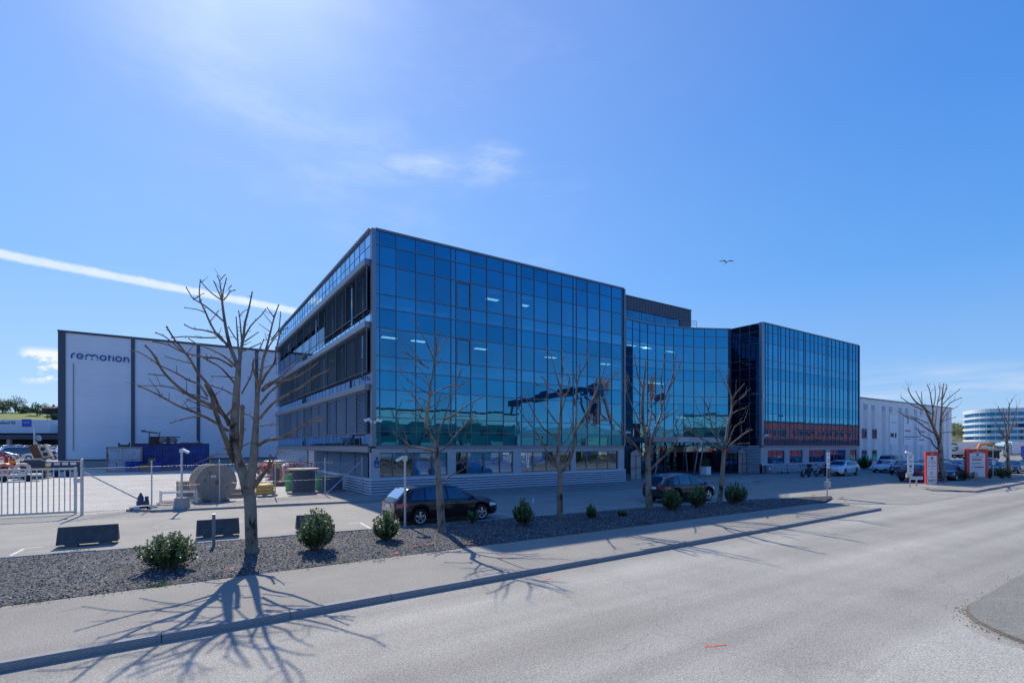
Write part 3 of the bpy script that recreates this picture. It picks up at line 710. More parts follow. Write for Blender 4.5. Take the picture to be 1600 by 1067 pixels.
# --- panes become parts (the 100 largest of each kind), the remaining ones one mesh
GM = {'v': GL, 'l': GL, 's': GL2, 'd': GLD, 'y': GLY}
NMK = {'v': 'window_pane', 'l': 'window_pane', 's': 'spandrel_pane', 'd': 'dark_pane', 'y': 'clerestory_pane'}
panes.sort(key=lambda p: -p[0]); cnt = {}; rest = MB(); restm = [GL, GL2, GLD, GLY]
for s, q, k, fr in panes:
    nm = NMK[k]; cnt[nm] = cnt.get(nm, 0)+1
    if cnt[nm] <= 96:
        mb = MB(); mb.quad(*q); part(mb, nm, GM[k], fr, norm=False)
    else: rest.quad(*q, mi={'v': 0, 'l': 0, 'y': 3, 's': 1, 'd': 2}[k])
stuff(part(rest, 'small_panes', restm, norm=False))
# --- structure behind the glass: slabs, back walls, partitions, sills, ceiling lights
mb = MB(); mf = MB(); ms = MB(); ml = MB()
for x0, x1, y1 in ((10.4, 32.2, YB), (53.5, 77.0, 58)):
    for i, z in enumerate((3.15, 7.0, 10.9, 14.8)):
        mf.box(x0, x1, 31.14, y1-.1, z-.02 if i else 2.98, z+.5 if i < 3 else z+1.6)
    mb.box(x0+.05, x1-.05, 37.5, 37.7, .2, T-.2); mb.box(x0-.1, x1+.1, y1-.1, y1, .1, T)
    for xx in [x0+5.3, x0+11.2, x0+16.4]: mb.box(xx, xx+.12, 31.3, 37.4, 3.7, T-2)
for z in (3.15, 7.0, 10.9):
    for a, b in zip(c1, c1[1:]):
        if b-a > .5 and (a < 15.5 or rnd.random() < .22): ms.box(a+.05, b-.06, 31.35, 31.6, z+1.0, z+1.26)
for (x, z) in ((11.4, 10.35), (13.5, 10.35), (18.5, 10.35), (19.5, 14.2), (25.1, 10.35), (22.3, 14.2), (31.2, 10.35), (55, 10.3), (60, 14.2), (66, 14.2)): ml.box(x, x+1.0, 32.6, 33.0, z, z+.04)
for (x, z) in ((41.5, 14.2), (43.4, 14.2), (38.5, 12.2), (48, 14.2), (45, 10.3), (46.2, 10.3), (50, 6.5), (40, 10.3), (44, 14.2)): ml.box(x, x+1.2, 39.2, 39.6, z, z+.05)
mb.box(32.3, 53.4, 44.6, 44.8, .1, 16.5)
for i, z in enumerate((7.0, 10.9, 14.8)): mf.prism([(XA+.1, 35.6), (36, 37.7), (40, 38.75), (46, 38.75), (50, 37.6), (53.3, 35.6), (53.3, 44.5), (XA+.1, 44.5)], z-.1, z+.3 if i < 2 else z+1.4)
mf.prism([(XA, 35.3), (36, 37.4), (40, 38.55), (46, 38.55), (50, 37.4), (53.4, 35.3), (53.4, 52), (XA, 52)], T-.1, T+.02)
mf.box(10.3, 32.2, 31.3, YB, T-.15, T-.02); mf.box(53.5, 77, 31.3, 58, T-.15, T-.02)
for x in (39, 46): mb.box(x, x+.4, 40.2, 40.6, .1, 14.7)
part(mb, 'interior_walls', INT); part(mf, 'floor_slabs', INTF); part(ms, 'sill_cabinets', RAD); part(ml, 'ceiling_lights', LIGHTW)
mb = MB(); mb.box(32.33, 32.35, 34.7, YB, .1, T+.1); mb.box(53.38, 53.4, 34.7, 58, .1, T+.1); mb.box(XW1-.02, XW1+.01, 31.4, 58, .1, T+.1); mb.box(10.15, 32.33, YB, YB+.1, .1, T+.1); mb.box(53.4, XW1, 58, 58.1, 0, T+.1); mb.box(32.36, 53.37, 51, 51.1, .1, T-.1)
part(mb, 'rear_walls', CLAD)
# --- canopy with raking columns
mb = MB(); mb.box(38.6, 50.1, 33.7, 37.9, 3.52, 4.0); mb.box(38.6, 50.1, 33.66, 33.7, 3.48, 4.03); cn = part(mb, 'canopy', ALU)
mb = MB(); mb.box(42.6, 49.9, 33.6, 33.655, 3.52, 3.99); part(mb, 'canopy_sign', mat('sign_grey', (.50, .50, .55), .5, .3), cn)
mb = MB()
for i in range(9): mb.box(44.6+i*.42, 44.6+i*.42+.26, 33.588, 33.598, 3.66, 3.88)
part(mb, 'canopy_letters', mat('sign_letters', (.33, .33, .38), .5), cn)
for (xb, xt_) in ((40.3, 40.9), (45.5, 44.6), (46.6, 47.0), (47.4, 47.9)):
    mb = MB(); mb.bar((xb, 34.6, .1), (xt_, 34.3, 3.55), .085, 10); part(mb, 'canopy_column', ALU, cn, smooth=True)
# --- glazed bicycle shelters at the entrance corners, cameras
PANELW = mat('shelter_panel', (.36, .31, .30), .5, var=.12, scale=2)
def shelter(x0, x1, y0, y1, side):
    mb = MB(); h = 2.25; xm = (x0+x1)/2
    mb.prismY([(x0, .12), (x1, .12), (x1, h), (xm+.1, h+.55), (x0, h+.25)], y0, y0+.04, 0); sh = part(mb, 'shelter_end_panel', PANELW)
    mb = MB(); mb.box(xm-.02, xm+.02, y0-.03, y0-.005, .12, h+.05); mb.box(x0, x1, y0-.03, y0-.006, 1.1, 1.14); mb.box(x0, x1, y0-.03, y0-.006, h-.02, h+.02); mb.box(x0-.03, x0, y0-.02, y0+.05, .1, h+.25); mb.box(x1, x1+.03, y0-.02, y0+.05, .1, h); part(mb, 'shelter_frame', DARK, sh)
    return sh
shelter(33.65, 35.0, 31.6, 34.4, 1); shelter(51.6, 53.1, 32.6, 34.2, -1)
mb = MB(); mb.quad((49.0, 33.0, .12), (51.55, 32.66, .12), (51.55, 32.66, 2.3), (49.0, 33.0, 2.3)); part(mb, 'shelter_glass', GLD, norm=False)
mb = MB()
for i in range(5): x = 49.0+2.55*i/4; y = 33.0-.34*i/4; mb.box(x-.03, x+.03, y-.06, y-.02, .1, 2.34)
for a in ((49.0, 33.0), ): mb.bar((49, 32.96, 2.32), (51.55, 32.62, 2.32), .04, 6); mb.bar((49, 32.96, 1.2), (51.55, 32.62, 1.2), .02, 6)
mb.bar((48.4, 32.9, 2.75), (50.3, 32.9, 3.3), .05, 6); mb.bar((51.6, 32.6, 2.9), (53.3, 32.6, 3.1), .04, 6); mb.bar((32.4, 31.5, 3.0), (33.7, 31.6, 2.5), .04, 6)
part(mb, 'shelter_frame', DARK)
def wall_camera(x, y, z, dx, dy):
    mb = MB(); M = Matrix.Translation((x+dx*.25, y+dy*.25, z)) @ Matrix.Rotation(math.atan2(dy, dx), 4, 'Z') @ Matrix.Rotation(R(18), 4, 'Y')
    mb.box(-.12, .22, -.07, .07, -.06, .07, M=M); mb.box(-.14, .28, -.085, .085, .07, .09, M=M); mb.bar((x, y, z-.12), (x+dx*.22, y+dy*.22, z-.05), .03, 6); mb.box(x-.06, x+.06, y-.06, y+.06, z-.2, z-.02)
    part(mb, 'security_camera', WHITEP)
wall_camera(10.1, 31.0, 4.75, -.9, -.3); wall_camera(10.28, 30.92, 4.72, .8, -.6); wall_camera(32.25, 30.9, 4.3, .3, -.9); wall_camera(53.5, 30.9, 8.7, -.7, -.6); wall_camera(53.7, 30.9, 4.3, .6, -.8)

# ================================================================== warehouse with the letters
WALLW = mat('warehouse_panel', (.36, .42, .54), .55, .15, var=.04, scale=1)
def groove_panel(name, col, rowh, w=60.0):
    m, t, b = nt(name); L = t.links.new; tc = N(t, 'ShaderNodeTexCoord'); sp = N(t, 'ShaderNodeSeparateXYZ'); L(tc.outputs['Object'], sp.inputs[0])
    md = N(t, 'ShaderNodeMath', operation='MODULO'); L(sp.outputs['Z'], md.inputs[0]); md.inputs[1].default_value = rowh
    g = ramp(t, md.outputs[0], [(0, .80), (.02, .80), (.03, 1.0)]); n = N(t, 'ShaderNodeTexNoise', Scale=.3, Detail=4.0); L(tc.outputs['Object'], n.inputs['Vector'])
    f = ramp(t, n.outputs[0], [(.3, mul(col, .95)), (.7, mul(col, 1.04))]); mx = N(t, 'ShaderNodeVectorMath', operation='MULTIPLY'); L(f, mx.inputs[0]); L(g, mx.inputs[1]); L(mx.outputs[0], b.inputs['Base Color'])
    b.inputs['Roughness'].default_value = .5; b.inputs['Metallic'].default_value = .15; return m
WALLW = groove_panel('warehouse_panel_rows', (.60, .645, .72), 1.42)
TRIMD = mat('dark_trim', (.05, .065, .10), .5, .2, var=.1)
HW, HX0, HX1, HY0 = 18.0, -12.85, 41.0, 88.0
wh = thing('warehouse', 'tall pale grey warehouse with dark vertical strips and navy lettering beyond the yard', 'warehouse', (HX0, HY0, 0))
def wpart(mb, name, m, parent=None, **k):
    mb.v = [(x-HX0, y-HY0, z) for x, y, z in mb.v]; return mb.build(name, m, parent or wh, **k)
mb = MB(); mb.box(HX0, HX1, HY0, HY0+60, 1.25, HW); wpart(mb, 'wall_panel', WALLW)
mb = MB(); mb.box(HX0+.02, HX1, HY0+.02, HY0+60, 0, 1.24); wpart(mb, 'concrete_base', CONC)
for i in range(7):
    x = HX0+(0 if i == 0 else .1)+7.75*i; w = .72 if i == 0 else .40
    mb = MB(); mb.box(x-(.0 if i == 0 else w/2)-.02, x+(w if i == 0 else w/2), HY0-.14, HY0-.003, 1.2, HW-.05); wpart(mb, 'vertical_strip', TRIMD)
mb = MB(); mb.box(HX0-.06, HX1, HY0-.2, HY0+60, HW+.003, HW+.28); mb.box(HX0+.73, HX1, HY0-.07, HY0-.003, 1.12, 1.30); wpart(mb, 'roof_trim', TRIMD)
mb = MB(); mb.bar((HX0+1.5, HY0-.07, 2.5), (HX0+1.5, HY0-.07, HW-4), .05, 6); wpart(mb, 'downpipe', ALU)
logo = MB(); S = 6.13/1180
M = face_negY(-11.6-215*S, HY0-.01, 14.72) @ Matrix.Diagonal((S, S*1.08, 1, 1)); WD = 27
def st(p): ribbon(logo, p, WD, .1, M)
st([(230, 0), (230, 55)] + arc(288, 55, 58, 180, 75, 8)); st([(400, 50), (452, 50)]); st(arc(395, 55, 56, 0, 318, 26))
st([(510, 42)]+arc(568, 52, 58, 180, 12, 12)); st(arc(690, 52, 58, 168, 0, 12)+[(748, 42)])
for cx in (510, 629, 748): st([(cx-14, 6), (cx+14, 6)])
st(arc(858, 55, 57, 0, 360, 28)); st([(978, -8), (978, 135)]); st([(990, 100), (1022, 100)]); st([(1067, -8), (1067, 112)]); st(arc(1180, 55, 57, 0, 360, 28))
st([(1297, -8), (1297, 112)]); st([(1300, 60)]+arc(1342, 60, 44, 150, 0, 10)+[(1386, -8)])
wpart(logo, 'lettering', NAVY)

# ================================================================== white hall on the right
RX0, RX1, RYY, RH = 77.35, 113.5, 31.25, 9.64
wr = thing('industrial_hall', 'long off white concrete hall with faded banners right of the glass building', 'hall', (RX0, RYY, 0))
def rpart(mb, name, m, parent=None, **k):
    mb.v = [(x-RX0, y-RYY, z) for x, y, z in mb.v]; return mb.build(name, m, parent or wr, **k)
HALL = mat('hall_concrete', (.84, .82, .80), .85, var=.08, scale=.6); HALL2 = mat('hall_rib', (.66, .66, .68), .85, var=.1, scale=.8)
holes = []
mb = MB(); mb.box(RX0, RX1, RYY, RYY+40, 0, RH); rpart(mb, 'wall', HALL)
for i in range(6):
    x = 79.0+i*5.9
    for dx, w in ((0, 1.15), (2.5, .95)):
        mb = MB(); mb.box(x+dx, x+dx+w, RYY-.03, RYY-.002, .2, RH-1.55); rpart(mb, 'wall_rib', HALL2)
        mb = MB(); mb.box(x+dx, x+dx+w, RYY-.05, RYY-.003, RH-1.5, RH-.75); rpart(mb, 'high_window', mat('hall_glass', (.16, .25, .40), .2, var=.1))
for x in (78.4, 81.6):
    for z0, z1 in ((4.1, 5.5), (1.0, 2.55)):
        mb = MB(); mb.box(x, x+1.5, RYY-.06, RYY-.003, z0, z1); f = rpart(mb, 'window', ALU_DK)
        mb = MB(); mb.box(x+.12, x+.7, RYY-.075, RYY-.064, z0+.12, z1-.12); mb.box(x+.8, x+1.38, RYY-.075, RYY-.064, z0+.12, z1-.12); rpart(mb, 'pane', GLC if False else GL2, f)
mb = MB(); mb.box(RX0-.05, RX1+.05, RYY-.1, RYY+40, RH+.003, RH+.16); rpart(mb, 'roof_trim', ALU_DK)
BAN = mat('banner_cloth', (.88, .88, .90), .8, var=.05)
for k, (px0, px1) in enumerate(((1389, 1402), (1411, 1424), (1432, 1446))):
    x0, d = onY(px0, RYY); x1, _ = onY(px1, RYY); z1 = RH-1.9; z0 = 3.2
    mb = MB(); mb.box(x0, x1, RYY-.08, RYY-.035, z0, z1); b_ = rpart(mb, 'banner', BAN)
    mb = MB(); w = x1-x0
    if k == 0: mb.box(x0+.1*w, x0+.5*w, RYY-.09, RYY-.082, 4.4, 5.0, 0); mb.box(x0+.62*w, x0+.82*w, RYY-.09, RYY-.082, 4.3, 5.0, 0); mb.box(x0+.2*w, x0+.8*w, RYY-.09, RYY-.082, 6.5, 6.6, 2)
    if k == 1: mb.box(x0+.4*w, x0+.6*w, RYY-.09, RYY-.082, 6.5, 7.3, 2); mb.box(x0+.15*w, x0+.85*w, RYY-.09, RYY-.082, 5.3, 5.55, 1); mb.box(x0+.15*w, x0+.85*w, RYY-.09, RYY-.082, 4.5, 4.62, 2); mb.box(x0+.2*w, x0+.8*w, RYY-.09, RYY-.082, 4.1, 4.25, 2)
    if k == 2: mb.box(x0+.1*w, x0+.9*w, RYY-.09, RYY-.082, 6.6, 6.75, 2); mb.box(x0+.3*w, x0+.9*w, RYY-.09, RYY-.082, 5.2, 5.5, 1); mb.box(x0+.2*w, x0+.8*w, RYY-.09, RYY-.082, 4.0, 4.15, 0)
    rpart(mb, 'banner_print', [BLACKM, mat('faded_red', (.5, .25, .3), .8), mat('faded_grey', (.38, .42, .52), .8)], b_)
# ================================================================== TREES
def smooth_path(P, k=3):
    if len(P) < 3: return P
    out = []
    for i in range(len(P)-1):
        p0, p1, p2, p3 = P[max(0, i-1)], P[i], P[i+1], P[min(len(P)-1, i+2)]
        for j in range(k):
            t = j/k; t2, t3 = t*t, t*t*t
            out.append(tuple(.5*(2*b+(c-a)*t+(2*a-5*b+4*c-d)*t2+(-a+3*b-3*c+d)*t3) for a, b, c, d in zip(p0, p1, p2, p3)))
    out.append(P[-1]); return out
def bark(name, c1, c2, c3):
    m, t, b = nt(name); L = t.links.new; tc = N(t, 'ShaderNodeTexCoord')
    mp = N(t, 'ShaderNodeMapping'); mp.inputs['Scale'].default_value = (1, 1, .45); L(tc.outputs['Object'], mp.inputs[0])
    n = N(t, 'ShaderNodeTexNoise', Scale=3.2, Detail=6.0, Roughness=.7); L(mp.outputs[0], n.inputs['Vector'])
    f = N(t, 'ShaderNodeTexNoise', Scale=34.0, Detail=4.0, Roughness=.7); L(tc.outputs['Object'], f.inputs['Vector'])
    a = ramp(t, n.outputs[0], [(.37, c3), (.45, c1), (.62, c2), (.8, mul(c2, 1.2))]); g = ramp(t, f.outputs[0], [(.3, .7), (.7, 1.25)])
    mx = N(t, 'ShaderNodeVectorMath', operation='MULTIPLY'); L(a, mx.inputs[0]); L(g, mx.inputs[1]); L(mx.outputs[0], b.inputs['Base Color'])
    b.inputs['Roughness'].default_value = .9; bp = N(t, 'ShaderNodeBump', Strength=.6, Distance=.03); L(f.outputs[0], bp.inputs['Height']); L(bp.outputs[0], b.inputs['Normal']); return m
BARK = bark('bark_trunk', (.22, .175, .13), (.31, .255, .195), (.02, .019, .014)); TWIG = bark('bark_twigs', (.175, .13, .09), (.27, .205, .145), (.065, .05, .034))
def tree(label, base_px, crop, trunk, limbs, seed, spurs=1.0, group='pollarded street trees along the road', side=.55, twigs=0.0):
    """survey of the tree: each path is a list of crop points; the limb leaves its parent where the parent stands and drifts in depth as it grows"""
    r_ = random.Random(seed); cx, cy, s = crop; bx, by = gp(*base_px); D0 = depth(bx, by)
    to = thing('bare_tree', label, 'tree', (bx, by, 0), 0, group)
    known = []                                   # (px, py, depth offset)
    def world(px, py, off): x, y, z = pd(px, py, D0+off); return (x-bx, y-by, z)
    K = F/D0
    def start_off(p):
        return min(known, key=lambda q: (q[0]-p[0])**2+(q[1]-p[1])**2)[2] if known else 0.0
    tm, cm = MB(), MB()
    def grow(path, r0, r1, mb, drift, n):
        P = [(cx+a/s, cy+b/s) for a, b in path]; P = smooth_path(P, 3 if len(P) > 2 else 1)
        off = start_off(P[0]); L_ = 0; pts = []; rad = []; tot = sum(math.dist(a, b) for a, b in zip(P, P[1:])) or 1
        wob = r_.uniform(0, 6)
        for i, p in enumerate(P):
            if i: L_ += math.dist(P[i-1], p)/K
            o = off+drift*L_+.05*math.sin(wob+L_*3)*min(1, L_); known.append((p[0], p[1], o)); t = L_*K/tot
            pts.append(world(p[0], p[1], o)); rr = (r0+(r1-r0)*t)*(.74 if mb is cm else .80); rad.append(max(.005, rr/s/K))
        mb.tube(pts, rad, n); return pts, rad
    for path, r0, r1 in trunk: grow(path, r0, r1, tm, 0.0, 14)
    for path, r0, r1 in limbs:
        sgn = 1 if r_.random() < .5 else -1
        pts, rad = grow(path, r0, r1, cm, sgn*r_.uniform(.15, side), 8 if r0 > 8 else 6)
        Lm = sum((Vector(a)-Vector(b)).length for a, b in zip(pts, pts[1:]))
        e = Vector(pts[-1]); d = (e-Vector(pts[-2])).normalized()          # swollen pruned tip with a bud or two
        cm.ball(tuple(e), (rad[-1]*1.45, rad[-1]*1.45, rad[-1]*1.9), 6, 4)
        for k in range(int(Lm*3.2*spurs)):
            i = r_.randrange(1, len(pts)); p = Vector(pts[i-1]).lerp(Vector(pts[i]), r_.random()); u = (Vector(pts[i])-Vector(pts[i-1])).normalized()
            v = Vector((r_.gauss(0, 1), r_.gauss(0, 1), r_.gauss(.3, 1))); v = (v-u*v.dot(u)).normalized()
            if rad[i] > .06 and r_.random() < .5: continue
            l = r_.uniform(.03, .09) if r_.random() < .8 else r_.uniform(.12, .35)
            q = p+(v+u*.6)*l; rr = min(rad[i]*.6, .011); cm.tube([p, p.lerp(q, .5)+v*.01, q], [rr, rr*.8, rr*.6], 5); cm.ball(tuple(q), rr*1.1, 5, 3)
        if twigs:
            for k in range(int(Lm*twigs)):
                i = r_.randrange(max(1, len(pts)//3), len(pts)); p = Vector(pts[i]); u = (Vector(pts[i])-Vector(pts[i-1])).normalized()
                v = Vector((r_.gauss(0, 1), r_.gauss(0, 1), r_.gauss(.2, .6))); v = (v-u*v.dot(u)).normalized(); l = r_.uniform(.35, .95); g = (u*.9+v*.55+Vector((0, 0, .35))).normalized()
                q1 = p+g*l*.5; q2 = q1+(g+Vector((r_.gauss(0, .25), r_.gauss(0, .25), .25))).normalized()*l*.5; rr = min(rad[i]*.55, .011); cm.tube([p, q1, q2], [rr, rr*.8, rr*.5], 5); cm.ball(tuple(q2), rr*.9, 5, 3)
    tm.build('trunk', BARK, to, smooth=True, norm=False); cm.build('crown', TWIG, to, smooth=True, norm=False); return to
A = (200, 420, 3.9525)
def B2A(L_): return [((x/4)*3.9525, (220+y/4)*3.9525) for x, y in L_]
tree('largest bare tree, thick forked trunk with wide crown in front of the cable drum', (395, 869), A,
     [(B2A([(776, 932), (776, 905), (774, 860)]), 62, 50), (B2A([(774, 862), (771, 800), (768, 700), (765, 600), (757, 520)]), 44, 43), (B2A([(757, 540), (740, 470), (722, 400), (690, 320), (665, 220), (664, 120), (671, 0)]), 44, 30),
      ([(664, 872), (670, 760), (681, 640), (682, 585)], 29, 18), (B2A([(757, 530), (768, 430), (783, 330), (790, 220), (799, 100), (805, 0)]), 38, 18), ([(795, 871), (800, 780), (808, 715)], 18, 14)],
     [([(682, 610), (645, 520), (618, 430), (600, 340), (588, 260), (580, 188)], 18, 9), ([(580, 192), (562, 150), (545, 110), (530, 78)], 6, 4), ([(581, 190), (572, 120), (565, 75), (552, 45)], 6, 4), ([(566, 78), (585, 52), (600, 38)], 4, 3.5), ([(582, 182), (592, 120), (608, 60)], 6, 4), ([(590, 195), (615, 165), (632, 140), (660, 132)], 6, 4), ([(630, 141), (622, 122), (640, 104)], 4, 3), ([(572, 190), (530, 160), (490, 125), (450, 80)], 6, 4),
      ([(620, 470), (560, 420), (510, 340), (480, 270), (450, 205), (440, 150), (447, 70)], 11, 4), ([(440, 168), (405, 185), (380, 150), (360, 115)], 5, 4), ([(440, 165), (468, 152)], 4, 3), ([(480, 272), (430, 252), (350, 240)], 5, 3), ([(590, 325), (540, 280), (470, 225), (405, 187)], 7, 5), ([(512, 320), (540, 285), (560, 258)], 4, 3),
      ([(612, 475), (560, 405), (510, 390), (460, 378), (400, 370), (350, 345)], 9, 4), ([(548, 425), (440, 425), (360, 418), (270, 425)], 6, 4),
      ([(686, 600), (698, 500), (712, 430), (722, 340), (740, 270), (752, 220), (767, 146)], 15, 5), ([(690, 545), (680, 470), (675, 400), (668, 300)], 9, 4), ([(706, 480), (697, 380), (690, 300), (683, 262)], 8, 4), ([(690, 290), (715, 262), (738, 252)], 4, 3), ([(715, 430), (760, 350), (820, 290), (850, 250)], 8, 4), ([(720, 450), (770, 415), (806, 392)], 6, 3), ([(700, 510), (750, 490), (818, 460)], 6, 4), ([(672, 440), (645, 400), (622, 360)], 5, 4),
      ([(672, 610), (620, 560), (560, 520), (470, 480), (420, 460), (375, 430)], 10, 4), ([(645, 605), (560, 555), (470, 545), (340, 515), (250, 470), (155, 450)], 9, 4), ([(664, 715), (620, 660), (560, 600), (500, 570), (440, 530)], 9, 5), ([(662, 672), (590, 665), (515, 664)], 5, 3),
      ([(600, 912), (560, 850), (530, 780), (490, 710), (430, 640), (390, 570), (340, 500), (290, 440), (240, 360)], 14, 5), ([(345, 520), (290, 470), (230, 420), (172, 395)], 6, 4), ([(395, 585), (350, 575), (280, 555), (230, 540)], 4, 3),
      ([(625, 965), (600, 912), (540, 860), (460, 820), (380, 780), (300, 720), (230, 650), (190, 590), (150, 520), (108, 475)], 18, 5), ([(195, 600), (160, 570), (90, 525), (38, 505)], 6, 4), ([(232, 660), (180, 655), (128, 650)], 4, 3), ([(492, 790), (440, 715), (380, 690), (310, 650), (250, 620), (195, 595)], 9, 5), ([(490, 803), (420, 780), (350, 770), (280, 735), (180, 722), (70, 722)], 7, 4),
      ([(622, 1002), (560, 960), (480, 915), (400, 880), (310, 845), (210, 790), (130, 750), (68, 725)], 13, 5), ([(206, 788), (170, 730), (132, 680)], 5, 3), ([(462, 910), (400, 915), (330, 930), (262, 952)], 6, 4), ([(592, 908), (530, 870), (450, 840), (365, 805)], 7, 4), ([(445, 850), (410, 858), (368, 858)], 4, 3), ([(652, 778), (590, 745), (545, 732), (495, 715)], 7, 5),
      ([(690, 1120), (704, 1000), (705, 930), (706, 856)], 19, 14), ([(706, 860), (718, 857)], 6, 5), ([(702, 992), (728, 992)], 5, 4), ([(612, 905), (640, 870), (655, 840)], 10, 7),
      ([(808, 745), (790, 670), (770, 590), (790, 550), (815, 490), (838, 438)], 11, 4), ([(771, 600), (760, 660), (735, 710), (705, 765)], 6, 6), ([(810, 725), (822, 650), (835, 560), (860, 470), (880, 390), (900, 310), (930, 224)], 13, 4), ([(903, 302), (880, 270), (860, 240)], 5, 3), ([(884, 440), (915, 400), (932, 370), (938, 320), (942, 268)], 6, 3), ([(822, 712), (860, 640), (905, 580), (915, 500), (940, 400), (975, 328)], 10, 4), ([(842, 545), (870, 480), (905, 430), (945, 385), (985, 365)], 7, 4),
      ([(826, 752), (850, 720), (940, 670), (1020, 600), (1090, 525)], 9, 4), ([(830, 757), (900, 705), (1000, 685), (1100, 635), (1170, 580)], 9, 4), ([(818, 838), (850, 790), (900, 740), (970, 690), (1040, 650)], 10, 5), ([(815, 926), (850, 880), (910, 820), (1000, 770), (1070, 730), (1150, 670), (1230, 630), (1265, 580)], 12, 5), ([(790, 630), (860, 605), (940, 580)], 4, 3), ([(818, 970), (870, 962), (920, 960), (945, 975)], 6, 4), ([(780, 930), (745, 900), (715, 898)], 6, 4), ([(1130, 636), (1122, 610), (1134, 580)], 4, 3), ([(960, 690), (955, 660), (968, 645)], 5, 3),
      (B2A([(812, 224), (870, 190), (950, 180), (1010, 150), (1080, 110), (1140, 75), (1200, 42)]), 15, 5), (B2A([(1130, 84), (1180, 72), (1222, 64)]), 6, 4), (B2A([(1136, 78), (1134, 62)]), 5, 4), (B2A([(782, 480), (815, 440), (850, 395), (885, 355)]), 26, 12), (B2A([(852, 395), (880, 350), (890, 285)]), 11, 7), (B2A([(885, 352), (925, 290), (940, 254)]), 7, 4), (B2A([(840, 405), (862, 388), (880, 392)]), 9, 8),
      (B2A([(645, 287), (590, 275), (530, 285), (480, 315), (415, 340)]), 7, 3), (B2A([(620, 258), (606, 246), (600, 240)]), 6, 4), (B2A([(672, 330), (640, 270), (615, 200), (585, 120), (562, 60), (545, 10), (532, -45)]), 24, 13), ([(532, 830), (505, 770), (480, 720)], 12, 8), (B2A([(690, 250), (740, 215), (775, 205)]), 6, 4), (B2A([(722, 25), (760, 35), (780, 45)]), 4, 3)], 11, 1.2, side=.62, twigs=.28)
Bc = (420, 600, 4.0)
def C2B(L_): return [(x, y-1000) for x, y in L_]
def E2D(L_): return [(x, y-720) for x, y in L_]
tree('slim leaning bare tree beside the black estate car', (691, 836), Bc,
     [([(1086, 945), (1080, 880), (1075, 800), (1065, 640), (1058, 560), (1050, 440), (1045, 388)], 34, 18), ([(1046, 400), (1010, 320), (985, 270), (990, 180), (1005, 80), (1010, 0)], 17, 11)],
     [(C2B([(1010, 1000), (1025, 930), (1040, 840), (1046, 760), (1042, 640)]), 11, 3), (C2B([(1032, 850), (990, 750), (950, 680), (905, 604)]), 7, 3), (C2B([(1042, 835), (1090, 750), (1125, 698)]), 7, 3), (C2B([(1047, 800), (1060, 720), (1078, 664)]), 5, 3), (C2B([(1002, 905), (920, 850), (880, 820), (828, 795)]), 7, 4), (C2B([(962, 880), (910, 800), (870, 750)]), 5, 3), (C2B([(990, 960), (940, 905), (910, 860)]), 5, 3), (C2B([(1040, 880), (1075, 860), (1075, 840)]), 4, 3),
      ([(1000, 60), (930, 20), (850, -40), (815, -75)], 6, 3), ([(1010, 20), (960, -30), (900, -60)], 5, 3),
      ([(1053, 390), (1060, 320), (1075, 260), (1110, 215), (1160, 190), (1230, 140), (1330, 80)], 11, 4), ([(1090, 235), (1130, 120), (1185, 58)], 6, 3), ([(1120, 210), (1200, 200), (1290, 203)], 5, 3), ([(1062, 425), (1110, 390), (1160, 330), (1200, 280), (1260, 240), (1312, 242)], 8, 4), ([(1160, 332), (1130, 310), (1125, 250), (1135, 200)], 5, 3), ([(1200, 282), (1250, 230), (1292, 196)], 5, 3),
      ([(1042, 425), (960, 400), (890, 390), (840, 350), (780, 300)], 11, 5), ([(890, 390), (855, 388), (830, 398)], 5, 3), ([(1032, 480), (960, 470), (900, 455), (870, 430), (850, 408)], 8, 4), ([(895, 455), (893, 440), (900, 425)], 4, 3), ([(975, 412), (1000, 440), (1020, 440)], 4, 3), ([(1082, 605), (1140, 570), (1200, 540), (1245, 510)], 9, 5), ([(1228, 520), (1210, 495), (1180, 478)], 5, 3),
      ([(990, 185), (940, 130), (900, 70), (830, 20)], 7, 3), ([(962, 215), (900, 180), (818, 180)], 6, 3), ([(998, 120), (950, 90), (920, 100), (860, 110)], 5, 3), ([(1012, 75), (1080, 30), (1170, -10), (1200, -90)], 6, 3), ([(1100, 20), (1180, 10), (1250, -5)], 5, 3), ([(1000, 150), (1060, 110), (1140, 60), (1190, 20)], 5, 3), ([(950, 215), (935, 170), (925, 130)], 5, 3), ([(1040, 310), (1020, 270), (1005, 270)], 5, 3)], 22, .8, twigs=1.7)
Dc = (800, 600, 4.0)
